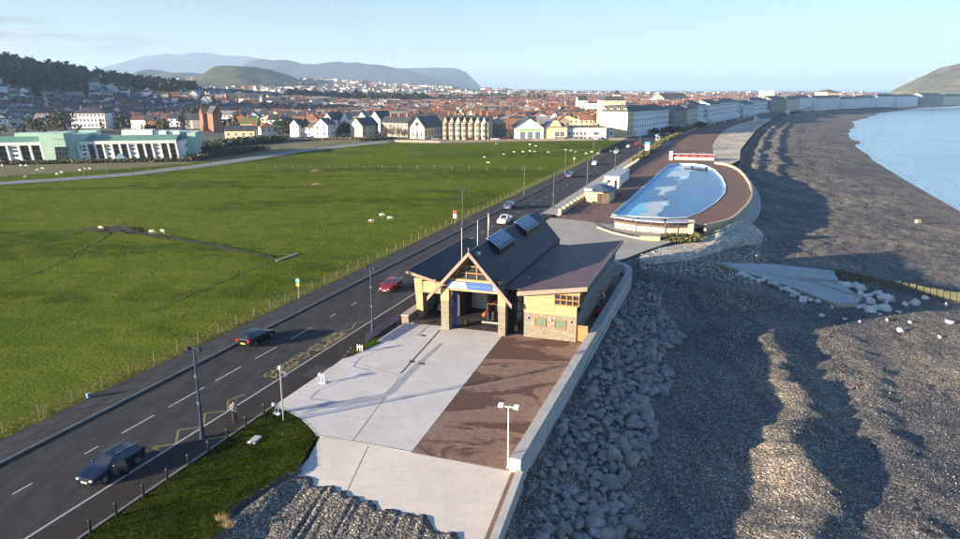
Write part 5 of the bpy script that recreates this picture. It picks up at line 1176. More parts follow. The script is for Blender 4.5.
# pool shelters
def shelter(pts,label,redback=False):
    o=thing('seaside_shelter',label,'shelter')
    for i,(p,q) in enumerate(zip(pts[:-1],pts[1:])):
        dx,dy=q[0]-p[0],q[1]-p[1]; l=math.hypot(dx,dy); ux,uy=dx/l,dy/l; nx,ny=-uy,ux
        def at(a,c,z): return LT(p[0]+ux*a+nx*c,p[1]+uy*a+ny*c,DECKZ+z)
        def bxl(b,a0,a1,c0,c1,z0,z1): b.hexa([at(a0,c0,z0),at(a1,c0,z0),at(a1,c1,z0),at(a0,c1,z0),at(a0,c0,z1),at(a1,c0,z1),at(a1,c1,z1),at(a0,c1,z1)])
        b=MB(); bxl(b,-.2,l+.2 if i==len(pts)-2 else l+.0,-1.2,1.4,2.3,2.48); b.build('roof',M('shelter_roof',(.42,.44,.48),(.34,.36,.4),1,.7),o)
        n=max(2,int(l/2.7))
        for k in range(n):
            a0=l*k/n+.08; a1=l*(k+1)/n-.08
            b=MB(); bxl(b,a0,a1,-.06,.06,.15,1.15); b.build('back_panel',M('panel_white',(.62,.56,.46),(.54,.48,.38),1,.8),o)
            if redback: b=MB(); bxl(b,a0+.1,a1-.1,.3,.4,1.2,1.9); b.build('bench_back',M('bench_red',(.4,.04,.06),(.35,.04,.05),1,.6),o)
            else: b=MB(); bxl(b,a0,a1,-.03,.03,1.16,1.55); b.build('rail_panel',M('rail_brown',(.16,.09,.06),(.12,.07,.05),2,.7),o)
        for k in range(n+1):
            a=l*k/n; b=MB(); bxl(b,a-.07,a+.07,-.09,.09,0,2.3); b.build('post',M('shelter_post',(.12,.10,.09),(.1,.08,.07),2,.7),o)
        for k in range(3): b=MB(); bxl(b,l*(k+.2)/3,l*(k+.8)/3,.5,.9,.4,.48); b.build('bench',M('rail_brown',(.16,.09,.06)),o)
    return o,at
SP=[GL(614.5,228.5,DECKZ),GL(636,232,DECKZ),GL(665,234.5,DECKZ),GL(690.5,234,DECKZ)]
o,_=shelter(SP,'long angled seaside shelter with white back panels at the near end of the pool')
b=MB(); b.box(-.5,.5,-.5,.5,0,2.6); b.build('end_pillar',beige,o,loc=LT(SP[-1][0],SP[-1][1],DECKZ),rz=ROT)
SP2=[GL(672,160,DECKZ),GL(714,161.0,DECKZ)]
o,_=shelter(SP2,'seaside shelter with red bench backs at the far end of the pool',True)
b=MB(); b.box(-.6,.6,-.6,.6,0,3.2); b.build('end_pillar',M('panel_white',(.62,.56,.46)),o,loc=LT(SP2[0][0]-.4,SP2[0][1],DECKZ),rz=ROT)
b=MB(); b.box(-1.5,1.5,-1.5,1.5,0,1.6); b.build('end_block',M('panel_white',(.62,.56,.46)),o,loc=LT(SP2[1][0]+1,SP2[1][1]+1,DECKZ),rz=ROT) if False else None
# railings and planted bank in front of the near shelter
o=thing('railing','dark iron railing curving in front of the near pool shelter','railing'); P=[LT(*GL(u,v,DECKZ),DECKZ) for u,v in [(593,222),(598,226),(606,229.5),(618,232.5),(632,235.5),(647,237.5),(660,238)]]
for a,c in zip(P[:-1],P[1:]):
    A,B=Vector(a),Vector(c); b=MB(); k=max(2,int((B-A).length/.35)); b.tube([A+Vector((0,0,1.1)),B+Vector((0,0,1.1))],.035,5); b.tube([A+Vector((0,0,.15)),B+Vector((0,0,.15))],.03,5)
    for i in range(k+1): p=A.lerp(B,i/k); b.tube([p,p+Vector((0,0,1.1))],.022,4)
    b.build('railing_panel',black,o)
wwall('kerb_wall',gp([(598,228),(612,233),(630,237.5),(640,239)],DECKZ),.4,.35,beige,'low curved beige kerb below the iron railing')
wwall('kerb_wall',gp([(640,239.5),(660,240.5)],DECKZ),.8,.75,M('yellow_stone',(.55,.44,.22),(.48,.38,.2),1,.8),'yellow stone block wall below the near shelter')
hedge('ground_plants',gp([(662,239.5),(680,241),(697,239.5)])+gp([(697,236.5),(665,236.5)]),1.3,.45,olive,'olive plants on the bank below the near shelter',1500,'plants',.0,.22)
# little island in the pool, bins
o=thing('pool_steps','dark low bar with two stubs standing in the far end of the pool','pool bar',LT(*GL(695,169.8,-.3),-.3),ROT-.05); b=MB(); b.box(-3.4,3.9,-.25,.25,0,.4); b.build('bar',black,o); 
for x in (-.9,3.6): b=MB(); b.box(x-.4,x+.4,-.4,.4,0,1.1); b.build('stub',black,o)
def bin_(u,v,lab,name='litter_bin',r=.32,h=1.0,cat='bin'):
    o=thing(name,lab,cat,LT(*GL(u,v,DECKZ),DECKZ),ROT); b=MB(); b.tube([(0,0,0),(0,0,h*.85)],[r*.85,r],12); b.build('bin_body',red2,o); b=MB(); b.tube([(0,0,h*.85),(0,0,h)],[r*1.05,r*.5],12); b.build('lid',red2,o)
bin_(620,196,'bright red bin standing in the kiosk shadow',r=.5,h=1.1)
o=thing('traffic_cone','small red and white cone on the shaded concrete behind the station','cone',LT(*GL(645,272,.1),.1),ROT); b=MB(); b.tube([(0,0,.05),(0,0,.45)],[.2,.13],12); b.build('cone_base',red2,o); b=MB(); b.tube([(0,0,.45),(0,0,.75)],[.13,.05],12); b.build('cone_top',white,o); b=MB(); b.box(-.25,.25,-.25,.25,0,.05); b.build('foot',black,o)
# promenade signboard
o=thing('signboard','blue topped white signboard on the seafront near the red car','signboard',LT(*GL(647,153.5,.1),.1),ROT); b=MB(); b.box(-.9,.9,-.15,.15,0,3.4); b.build('panel',white,o); b=MB(); b.box(-.95,.95,-.17,.17,3.4,4.6); b.build('header',M('sign_blue_face',(.08,.35,.75)),o)
for u,v,lab in ((755.5,121.5,'small white domed promenade shelter nearest the pool'),(787.5,114.5,'second domed promenade shelter beyond the pool, left of the hotel gap'),(810,110,'third domed promenade shelter along the bay'),(804,108.0,'small white hut behind the third promenade shelter'),(839.5,106.8,'fourth promenade shelter, below the long pale terraces'),(873,104,'fifth promenade shelter far round the bay'),(905,102.6,'last promenade shelter seen, under the headland')):
    x,y=G(u,v,0); sc_=y/560.; 
    o=thing('promenade_shelter',lab,'shelter',(x,y,.05),ROT-.4,'pale shelters spaced along the promenade'); w=1.6*sc_**.75
    b=MB(); b.prism([(w*math.cos(a),w*math.sin(a)) for a in np.linspace(0,6.283,9)[:-1]],0,2.4*sc_**.6); b.build('wall',M('shelter_cream',(.72,.60,.45),(.66,.55,.42),1,.7),o)
    b=MB(); h0=2.4*sc_**.6; b.tube([(0,0,h0),(0,0,h0+.25),(0,0,h0+1.2*sc_**.6)],[w*1.25,w*1.15,w*.2],10); b.build('roof',white_r,o)

# ================================================================== SLIPWAY WEDGE, GROYNE, BOULDERS
def GZ(u,v,z): x,y=G(u,v,z); return (x,y,z)
o=thing('old_slipway','wedge shaped old concrete slipway in two leaves running into the shingle','slipway')

def GS(u,v,lift):
    z=-3.0
    for _ in range(8):
        t,s_=GL(u,v,z); z=float(beach_z(np.array(t),np.array(s_)))+lift
    x,y=G(u,v,z); return (x,y,z)
_GZ=GZ
GZ=lambda u,v,z: GS(u,v,.12)
A0=GZ(716,265,-1.6); A1=GZ(775,266.5,-2.2); A2=GZ(833,273,-3.1); A3=GZ(838,281.5,-3.4); Bm=GZ(800,280,-3.1); Bc=GZ(766,274.5,-2.4)
B2=GZ(862,299,-4.0); B3=GZ(856,305,-4.15); B4=GZ(834,306,-4.15); B5=GZ(783,286,-3.1); B6=GZ(745,274.5,-2.2)
def leaf(name,poly,lift,mat):
    b=MB(); n=len(poly); b.v+=[(p[0],p[1],p[2]-1.6) for p in poly]+[(p[0],p[1],p[2]+lift) for p in poly]
    b.f+=[tuple(range(n))[::-1],tuple(range(n,2*n))]+[(i,(i+1)%n,n+(i+1)%n,n+i) for i in range(n)]; b.m=[0]*len(b.f)
    bm=bmesh.new(); me=b.mesh(name,mat); bm.from_mesh(me); bmesh.ops.recalc_face_normals(bm,faces=bm.faces); bmesh.ops.triangulate(bm,faces=[f for f in bm.faces if len(f.verts)>4]); bm.to_mesh(me); bm.free()
    q=bpy.data.objects.new(name,me); C.objects.link(q); q.parent=o; return q
slc=concrete_mat('slip_concrete',(.40,.41,.40),(.47,.48,.46),.2)
leaf('upper_leaf',[A0,Bc,Bm,A3,A2,A1],.40,slc); leaf('lower_leaf',[A0,B6,B5,B4,B3,B2,GZ(840,284,-3.5),Bm,Bc],.16,slc)
b=MB()
for p,q in ((A0,B6),(B6,B5),(B5,B4)):
    A_,B_=Vector(p)+Vector((0,0,.26)),Vector(q)+Vector((0,0,.26)); d=(B_-A_).normalized(); nrm=Vector((-d.y,d.x,0))*.35
    b.hexa([A_-nrm-Vector((0,0,1.5)),A_+nrm-Vector((0,0,1.5)),B_+nrm-Vector((0,0,1.5)),B_-nrm-Vector((0,0,1.5)),A_-nrm,A_+nrm,B_+nrm,B_-nrm])
b.build('edge_beam',M('algae_beam',(.16,.15,.06),(.22,.20,.11),1,.8),o)
for p,q in ((B4,B3),(Bm,B2)):
    A_,B_=Vector(p)+Vector((0,0,.5)),Vector(q)+Vector((0,0,.34)); d=(B_-A_).normalized(); nrm=Vector((-d.y,d.x,0))*.3; b=MB()
    b.hexa([A_-nrm-Vector((0,0,1.5)),A_+nrm-Vector((0,0,1.5)),B_+nrm-Vector((0,0,1.5)),B_-nrm-Vector((0,0,1.5)),A_-nrm,A_+nrm,B_+nrm,B_-nrm]); b.build('end_beam',concd,o)
GZ=_GZ
# groyne
gy_=thing('groyne','weathered timber and stone groyne running down the beach to the right edge','groyne')
gm=M('groyne_timber',(.075,.075,.045),(.12,.11,.06),1.5,.9,bs=.5,bd=.05,bscale=4); gp0=[(838,276,0),(860,281.5,0),(890,288,0),(920,293.5,0),(960,300.5,0),(1010,308,0)]
P=[Vector(GS(p[0],p[1],0)) for p in gp0]; nodes=[]
for A_,B_ in zip(P[:-1],P[1:]):
    k=int((B_-A_).length/.85); nodes+= [A_.lerp(B_,i/k) for i in range(k)]
dd=(P[-1]-P[0]); ang=math.atan2(dd.y,dd.x)
for i,p in enumerate(nodes):
    b=MB(); h=1.15+random.uniform(-.15,.15); b.box(-.40,.36,-.22,.22,-1.5,h); q=b.build('plank',gm if i<38 else M('pale_groyne_block',(.34,.30,.21),(.27,.24,.17),1.5,.85),gy_); q.location=p; q.rotation_euler=(random.uniform(-.05,.05),0,ang+random.uniform(-.06,.06))
b=MB(); b.tube([p+Vector((0,.35,1.0)) for p in P],.12,6); b.build('rail',gm,gy_)
def boulder_mesh(name,mat,seed,flat=.7):
    r_=random.Random(seed*7+3); bm=bmesh.new()
    for _ in range(r_.choice([11,13,16,20])):
        p=Vector((r_.gauss(0,1),r_.gauss(0,1),r_.gauss(0,1))).normalized()*.56*r_.uniform(.86,1.08); bm.verts.new((p.x,p.y,p.z*flat))
    bmesh.ops.convex_hull(bm,input=bm.verts)
    bmesh.ops.delete(bm,geom=[v for v in bm.verts if not v.link_faces],context='VERTS')
    bmesh.ops.bevel(bm,geom=list(bm.edges),offset=.035,segments=1,affect='EDGES',profile=.6)
    bmesh.ops.recalc_face_normals(bm,faces=bm.faces)
    me=bpy.data.meshes.new(name); bm.to_mesh(me); bm.free(); me.materials.append(mat); return me
bms=[boulder_mesh('boulder',rock if i%4 else rock_b,i,random.uniform(.6,.85)) for i in range(12)]
spots=[]
for i in range(150):
    for j in range(12):
        s=36+i*.72; 
        t=-11.5+j*.74+random.uniform(-.3,.3); s+=random.uniform(-.3,.3)
        if s>103: continue
        if s<44.5 and t<-11.1: continue
        toe=-5.4+.7*math.sin(s*.45)+ (0 if s<92 else -(s-92)*.45)
        if t>toe: continue
        if random.random()<.18*(t<-7): continue
        d=proj(*W(t,s),-3); 
        if d[1]>560: continue
        spots.append((t,s))
rb=[]
for t,s in spots:
    sz=random.choice([.6,.8,.95,1.1,1.45])*(1.15 if t>-8 else .85)*random.uniform(.85,1.15); z=float(beach_z(np.array(t),np.array(s))); 
    rb.append((sz/math.hypot(*W(t,s)),t,s,z,sz))
rb.sort(reverse=True)
restB=[]
for k,(_,t,s,z,sz) in enumerate(rb):
    me=random.choice(bms); rot=(random.uniform(-.5,.5),random.uniform(-.5,.5),random.uniform(0,6.28)); scl=(sz*random.uniform(.85,1.25),sz*random.uniform(.75,1.0),sz*random.uniform(.75,1.1))
    if k<300:
        q=bpy.data.objects.new('boulder',me); C.objects.link(q); q.location=LT(t,s,z+.16*sz); q.rotation_euler=rot; q.scale=scl
        tag(q,'brown tinted boulder' if me.materials[0]==rock_b else 'grey boulder','boulder','boulders of the rock armour below the sea wall'); q['label']+=' in the rock armour below the long sea wall'
    else: restB.append((me,LT(t,s,z+.16*sz),rot,scl))
def joinmesh(name,items,mats):
    bm=bmesh.new()
    from mathutils import Euler
    for me,loc,rot,scl in items:
        n=len(bm.verts); bm.from_mesh(me); bm.verts.ensure_lookup_table()
        Mx=Matrix.Translation(loc)@Euler(rot).to_matrix().to_4x4()@Matrix.Diagonal((*scl,1))
        for v in bm.verts[n:]: v.co=Mx@v.co
    me=bpy.data.meshes.new(name); bm.to_mesh(me); bm.free(); me.materials.append(mats); o=bpy.data.objects.new(name,me); C.objects.link(o); return o
small=[]
lowm=[boulder_mesh('stone',rock,40+i,.7) for i in range(3)]
for me in lowm:
    bm=bmesh.new(); bmesh.ops.create_icosphere(bm,subdivisions=1,radius=.5); 
    for v in bm.verts: v.co*=random.uniform(.75,1.1)
    bm.to_mesh(me); bm.free()
for k in range(800):
    s=random.uniform(36,104); t=random.uniform(-11.9,-5.0+.7*math.sin(s*.45)-(0 if s<92 else (s-92)*.45)); z=float(beach_z(np.array(t),np.array(s))); sz=random.uniform(.15,.5)
    if s<44 and t<-11.2: continue
    small.append((random.choice(lowm),LT(t,s,z+.05),(random.random()*3,random.random()*3,0),(sz,sz*.8,sz*.7)))
tag(joinmesh('rock_armour',restB+small,rock),'smaller grey stones packed between the boulders below the sea wall','rocks',kind='stuff')
# stones strewn over the shingle
peb=[]
for k in range(2600):
    s=random.triangular(40,128,60); t=random.uniform(-3.5,45)
    if proj(*W(t,s),-4)[1]>545: continue
    z=float(beach_z(np.array(t),np.array(s))); sz=random.uniform(.06,.17)*(1 if random.random()<.97 else 2.0); peb.append((random.choice(lowm),LT(t,s,z+.02),(random.random()*3,random.random()*3,0),(sz,sz*.8,sz*.6)))
tag(joinmesh('beach_stones',peb,M('mixed_pebble',(.18,.155,.125),(.34,.31,.26),.9,.8)),'scattered larger pebbles over the shingle beach','pebbles',kind='stuff')
wd=[]
for k in range(1500):
    s=random.uniform(30,420); line_=random.choice([14,22,38,46]); t=line_+4*float(fbm(np.array([s/18.]),np.array([line_*1.]),3,850)[0])+random.gauss(0,.5)
    if s>300: t+=float(interp(s,SEA))-57
    z=float(beach_z(np.array(t),np.array(s))); sz=random.uniform(.15,.55)*(1+s/300); wd.append((random.choice(lowm),LT(t,s,z+.01),(0,0,random.random()*3),(sz*1.6,sz*.7,.06)))
tag(joinmesh('seaweed',wd,M('weed_dark',(.03,.027,.018),(.05,.045,.03),2,.8)),'dark weed left in thin lines along the shingle','seaweed',kind='stuff')
pg=[]
for k in range(1400):
    u=random.uniform(640,768); v=random.uniform(216,268); t,s=GL(u,v,0)
    we=float(interp(s,EDGE))
    if t<we+.1 or s<104.5 or s>156: continue
    z=float(beach_z(np.array(t),np.array(s))); sz=random.uniform(.2,.6); pg.append((random.choice(lowm),LT(t,s,z+.08),(random.random()*3,random.random()*3,0),(sz,sz*.8,sz*.6)))
tag(joinmesh('rubble',pg,M('pale_rubble',(.34,.30,.24),(.46,.42,.35),.9,.8,bs=.5,bd=.05)),'pale rubble on the bank below the pool','rubble',kind='stuff')
wms=[boulder_mesh('white_boulder',rock_w,70+i,.75) for i in range(5)]
wl=[(738,275.5,.9),(742,276,1.6),(747,278,1.5),(752,279.5,1.0),(757,282,1.3),(762,281,1.4),(766,280.5,1.5),(770,284,1.3),(775,285.5,1.5),(779,288.5,1.6),(783,290,1.5),(788,291,1.4),(792,293,1.3),(794,297,1.6),(798,297.5,1.7),(803,299,1.7),(803,301.5,1.6),(811,301,1.0),(818,302.5,1.0),(831,308,1.0),
(843,285,1.8),(848,287.5,1.9),(854,288,2.2),(861,291,2.3),(859,294.5,1.6),(866,298,2.3),(871,303,1.7),(878,296,2.0),(884,301,2.5),(888,304,1.6),(860,308,1.6),(870,312,1.8),(877,309.5,1.6),(885,311,2.1),(893,299,1.3),(898,313,1.1),(905,305,1.1),(914,304.5,1.7),(925,299.5,1.2),(945,305.5,1.1),(950,323,1.3),(900,331.5,1.0),(887,320.5,.6),(910,323,.7),(938,338,.9),(845,319.5,.9),(860,322,.5),(822,317,1.1),(864,306,.8),(895,302,.9),(880,315,.7)]
for i,(u,v,sz) in enumerate(wl):
    z=-2.4 if u<760 else (-3.3 if u<830 else -4.3)
    t,s=GL(u,v,z); z=float(beach_z(np.array(t),np.array(s)))
    for _ in range(3): t,s=GL(u,v,z); z=float(beach_z(np.array(t),np.array(s)))
    q=bpy.data.objects.new('white_boulder',wms[i%5]); C.objects.link(q); k=sz*.80; q.location=LT(t,s,z+.22*k); q.rotation_euler=(random.uniform(-.4,.4),random.uniform(-.4,.4),random.random()*6); q.scale=(k*1.2,k*.9,k)
    tag(q,('white limestone boulder lying along the near edge of the old slipway' if u<832 else ('white limestone boulder heaped between the slipway end and the groyne' if v<314 and u<892 else 'lone white limestone boulder scattered on the brown shingle below the groyne')),'boulder','white boulders '+('beside the old slipway' if u<832 else ('at the slipway end' if v<314 and u<892 else 'strewn on the shingle')))
o=thing('stone_block','single square pale block alone on the upper shingle','stone block',(*G(918,222,-4.4),-4.6),.3); b=MB(); b.hexa([(-.6,-.4,0),(.6,-.4,0),(.6,.4,0),(-.6,.4,0),(-.55,-.38,.75),(.5,-.35,.85),(.52,.36,.8),(-.5,.38,.7)]); b.build('block',beige,o,bevel=.06)
# ================================================================== BUILDINGS
_mc={}
def cached(key,fn,name,mats):
    if key not in _mc: b=MB(); fn(b); _mc[key]=b.mesh(name,mats)
    return _mc[key]
def child(name,me,parent,loc=(0,0,0),rz=0):
    o=bpy.data.objects.new(name,me); C.objects.link(o); o.parent=parent; o.location=loc; o.rotation_euler.z=rz; return o
winm=M('dark_pane',(.05,.06,.075),(.08,.09,.11),.8,.15); sill=M('window_trim',(.6,.58,.54),(.52,.5,.47),1,.7)
def window(parent,x,y,z,w,h,rz=0,trim=True):
    wm_=cached(('wf',round(w,1),round(h,1)),lambda b:(b.box(-w/2-.08,w/2+.08,-.06,.02,-h/2-.1,-h/2),b.box(-w/2-.08,w/2+.08,-.04,.02,h/2,h/2+.08),b.box(-w/2,w/2,-.025,.02,-h/2,h/2,1),b.box(-.035,.035,-.05,-.026,-h/2,h/2,0),b.box(-w/2,w/2,-.05,-.026,-.03,.03,0)) ,'window',[sill,winm])
    return child('window',wm_,parent,(x,y,z),rz)
def chim(parent,x,y,z,h=1.6,m=None): 
    me=cached(('ch',h,(m or brick_r).name),lambda b:(b.box(-.5,.5,-.35,.35,-1,h,0),b.tube([(-.2,0,h),(-.2,0,h+.45)],.13,6,1),b.tube([(.2,0,h),(.2,0,h+.45)],.13,6,1)),'chimney',[m or brick_r,orange_tile]); return child('chimney',me,parent,(x,y,z))
def roofgeo(b,kind,w,d,h,rh,ov=.4):
    if kind=='gable':   # ridge along x
        b.slab([(-ov,-ov,h-.1),(w+ov,-ov,h-.1),(w+ov,d/2,h+rh),(-ov,d/2,h+rh)],.22); b.slab([(-ov,d/2,h+rh),(w+ov,d/2,h+rh),(w+ov,d+ov,h-.1),(-ov,d+ov,h-.1)],.22)
    elif kind=='front': # ridge along y, gable to the viewer
        b.slab([(-ov,-ov,h-.1),(w/2,-ov,h+rh),(w/2,d+ov,h+rh),(-ov,d+ov,h-.1)],.22); b.slab([(w/2,-ov,h+rh),(w+ov,-ov,h-.1),(w+ov,d+ov,h-.1),(w/2,d+ov,h+rh)],.22)
    elif kind=='hip':
        k=min(w,d)/2; r0,r1=(k,d/2,h+rh),(w-k,d/2,h+rh)
        if w<d: r0,r1=(w/2,k,h+rh),(w/2,d-k,h+rh)
        a,c,e,f=(-ov,-ov,h),(w+ov,-ov,h),(w+ov,d+ov,h),(-ov,d+ov,h)
        if w>=d: b.quadface([a,c,r1,r0]); b.quadface([c,e,r1]); b.quadface([e,f,r0,r1]); b.quadface([f,a,r0])
        else: b.quadface([a,c,r0]); b.quadface([c,e,r1,r0]); b.quadface([e,f,r1]); b.quadface([f,a,r0,r1])
        b.box(-ov,w+ov,-ov,d+ov,h-.25,h-.01)
    elif kind=='flat': b.box(-.2,w+.2,-.2,d+.2,h,h+.35)
    elif kind=='mansard':
        i=1.4; b.hexa([(-.2,-.2,h),(w+.2,-.2,h),(w+.2,d+.2,h),(-.2,d+.2,h),(i,i,h+rh),(w-i,i,h+rh),(w-i,d-i,h+rh),(i,d-i,h+rh)])
def wallgeo(b,kind,w,d,h,rh,z0=-1.5):
    b.box(0,w,0,d,z0,h-.26 if kind=='hip' else h)
    if kind=='gable':
        for x0,x1 in ((0,.3),(w-.3,w)): b.hexa([(x0,0.02,h),(x1,.02,h),(x1,d-.02,h),(x0,d-.02,h),(x0,d/2-.02,h+rh-.25),(x1,d/2-.02,h+rh-.25),(x1,d/2+.02,h+rh-.25),(x0,d/2+.02,h+rh-.25)])
    if kind=='front':
        for y0,y1 in ((0,.3),(d-.3,d)): b.hexa([(.02,y0,h),(w-.02,y0,h),(w-.02,y1,h),(.02,y1,h),(w/2-.02,y0,h+rh-.25),(w/2+.02,y0,h+rh-.25),(w/2+.02,y1,h+rh-.25),(w/2-.02,y1,h+rh-.25)])
def bldg(name,label,cat,p0,p1,d,h,wm_,rm,kind='gable',rh=3,floors=2,cols=0,wsz=(1.1,1.4),zb=0,chims=(),group=None,dormers=0,side=0,wz0=None,doorx=None,extra=None):
    p0,p1=Vector(p0),Vector(p1); w=(p1-p0).length; a=math.atan2(p1.y-p0.y,p1.x-p0.x)
    o=thing(name,label,cat,(p0.x,p0.y,zb),a,group)
    b=MB(); wallgeo(b,kind,w,d,h,rh); b.build('wall',wm_,o)
    b=MB(); roofgeo(b,kind,w,d,h,rh); r=b.build('roof',rm,o)
    for cx_,cy_ in chims: chim(r,cx_*w,cy_*d,h+rh*(1-abs(cy_-.5)*2)*1.0 if kind in('gable',) else h+rh*.8)
    fh=h/floors
    for f in range(floors):
        for c in range(cols):
            x=w*(c+.5)/cols; window(o,x,-.022,fh*(f+.55),wsz[0],wsz[1])
    for f in range(floors):
        for c in range(side):
            y=d*(c+.5)/side; window(o,w+.022,y,fh*(f+.55),wsz[0],wsz[1],R(90))
    for k in range(dormers):
        x=w*(k+.5)/dormers; me=cached(('dorm',rm.name,wm_.name),lambda b:(b.box(-.8,.8,0,2.6,-.2,1.5,0),b.box(-.5,.5,-.03,-.002,.1,1.2,2),b.slab([(-1.0,-.2,1.4),(0,-.2,2.2),(0,2.8,2.2),(-1.0,2.8,1.4)],.12,1),b.slab([(0,-.2,2.2),(1.0,-.2,1.4),(1.0,2.8,1.4),(0,2.8,2.2)],.12,1)),'dormer',[wm_,rm,winm]); child('dormer',me,r,(x,.35,h+.4 if kind!='gable' else h+.3))
    if doorx is not None: b=MB(); b.box(doorx*w-.5,doorx*w+.5,-.05,-.002,0,2.1); b.build('door',M('door_dark',(.1,.05,.04),(.08,.04,.03),2,.5),o)
    return o,w
def gz(u,v,z=0): return (*G(u,v,z),)
# ---- mint green public building
p0,p1=Vector(G(-2,163.5)),Vector(G(178,159.8)); Wd=(p1-p0).length; an=math.atan2(p1.y-p0.y,p1.x-p0.x)
MG=thing('office_building','long white and mint green building with slanted white bays and green copper roofs','building',(p0.x,p0.y,0),an)
def px(u): # along the front for a column of the survey
    x,y=G(u,163.5-(u+2)*3.7/180); return (Vector((x,y))-p0).dot((p1-p0).normalized())
HB=7.0
def wing_(u0,u1,back,n,label):
    x0,x1=px(u0),px(u1); b=MB(); b.box(x0,x1,.6,back,-1,HB); b.build('wall',winm,MG)
    b=MB(); k=n; 
    b.box(x0,x1,-.3,.6,HB-.9,HB+.2); b.build('cornice',white_r,MG)
    for i in range(n+1):
        x=x0+(x1-x0)*i/n; b=MB(); b.hexa([(x-.35+.5,-.2,-.5),(x+.35+.5,-.2,-.5),(x+.35+.5,.6,-.5),(x-.35+.5,.6,-.5),(x-.35-.3,-.2,HB-.9),(x+.35-.3,-.2,HB-.9),(x+.35-.3,.6,HB-.9),(x-.35-.3,.6,HB-.9)]); b.build('fin',white_r,MG)
    for i in range(n):
        if i%3==(0 if u0<40 else 0):
            xa=x0+(x1-x0)*i/n; xb=x0+(x1-x0)*(i+1)/n
            b=MB(); b.box(xa+.5,xb,.1,.55,0,HB-.9); q=b.build('window_bay',white_r,MG)
            for z in (1.0,2.6,4.2,5.3): b=MB(); b.box(xa+1.0,xb-.6,.02,.098,z-.28,z+.38); b.build('window',winm,q)
        else:
            xa=x0+(x1-x0)*i/n; xb=x0+(x1-x0)*(i+1)/n; b=MB(); b.box(xa+.5,xb-.3,.45,.598,.2,HB-1); 
            q=b.build('window_bay',glass,MG)
            b=MB(); 
            for z in (2.2,4.2): b.box(xa+.5,xb-.3,.38,.448,z-.12,z+.12)
            b.box((xa+xb)/2-.05,(xa+xb)/2+.05,.38,.448,.2,HB-1); b.build('window_bars',M('grey_green_bar',(.10,.14,.13),(.08,.12,.11),1,.5),q)
    b=MB(); b.slab([(x0,-.2,HB+.25),(x1,-.2,HB+.25),(x1,7,HB+1.7),(x0,7,HB+1.7)],.2); b.slab([(x0,7,HB+1.7),(x1,7,HB+1.7),(x1,back,HB+1.5),(x0,back,HB+1.5)],.2); b.build('roof',green_copper,MG)
wing_(-60,44,14,9,''); wing_(81,178,15,12,'')
x0,x1=px(45),px(72); b=MB(); b.hexa([(x0+1.2,-2.5,-1),(x1,-2.5,-1),(x1,12,-1),(x0+1.2,12,-1),(x0-.3,-2.5,10.2),(x1-1.0,-2.5,10.2),(x1-1.0,12,10.2),(x0-.3,12,10.2)]); b.build('mint_tower',mint,MG)
b=MB(); b.box(px(59),px(72)-.2,-2.62,-2.2,.4,5.6); tw=b.build('tower_glazing',glass,MG); b=MB(); 
for z in (2.2,4.0): b.box(px(59),px(72)-.2,-2.7,-2.622,z-.08,z+.08)
for i in range(1,4): b.box(px(59)+i*3.2/4*1.2,px(59)+i*3.2/4*1.2+.1,-2.7,-2.622,.4,5.6)
b.build('glazing_bars',M('grey_green_bar',(.1,.14,.13)),tw)
text('building_lettering','CYNGOR',.8,((px(59)+px(70))/2,-2.56,8.2),(R(90),0,0),M('letter_grey',(.25,.38,.33),(.22,.34,.3),1,.5),MG)
b=MB(); b.hexa([(x1-.2,0,-1),(px(80)+1.5,1,-1),(px(80)+1.5,14,-1),(x1-.2,14,-1),(x1-1.2,-1,9.9),(px(80)+2.5,2,9.7),(px(80)+2.5,14,9.7),(x1-1.2,12,9.9)]); b.build('mint_side_wall',mint,MG)
xe=px(178); b=MB(); b.box(xe+.02,xe+2.6,.5,17,-1,6.6); b.build('end_wall',white_r,MG); b=MB(); b.box(xe+2.62,xe+5.6,9,26,-1,9.2); b.box(xe-12,xe+2.6,17,26,-1,9.2); b.build('mint_end_block',mint,MG)
for z in (1.6,4.2): b=MB(); b.box(xe+2.605,xe+2.66,3,7,z,z+1.2); b.build('window',winm,MG)
b=MB(); b.box(px(118),px(150),10,16,8.5,10.4); b.box(px(151),px(164),10.5,16,8.5,10.0); b.box(px(166),px(177),11,16,8.5,9.9); b.build('roof_plant_room',white_r,MG)
b=MB(); b.box(px(8),px(44),10,16,8.5,9.8); b.box(px(73),px(92),11,17,8.5,10.4); b.build('roof_plant_room',M('mint_pale',(.45,.62,.52),(.4,.56,.47),.5,.8),MG)
# little glazed tent on the verge
o=thing('glass_shelter','small blue grey pyramid shelter in front of the mint building','shelter',(*G(121,161.6),0),an); b=MB(); b.quadface([(-3,-2,0),(3,-2,0),(0,0,3.2)]); b.quadface([(3,-2,0),(3,2,0),(0,0,3.2)]); b.quadface([(3,2,0),(-3,2,0),(0,0,3.2)]); b.quadface([(-3,2,0),(-3,-2,0),(0,0,3.2)]); b.build('canopy',M('canopy_glass',(.22,.32,.42),(.18,.27,.36),1,.3),o); b=MB(); b.box(-3.2,3.2,-2.2,2.2,-.5,.05); b.build('base',white_r,o)
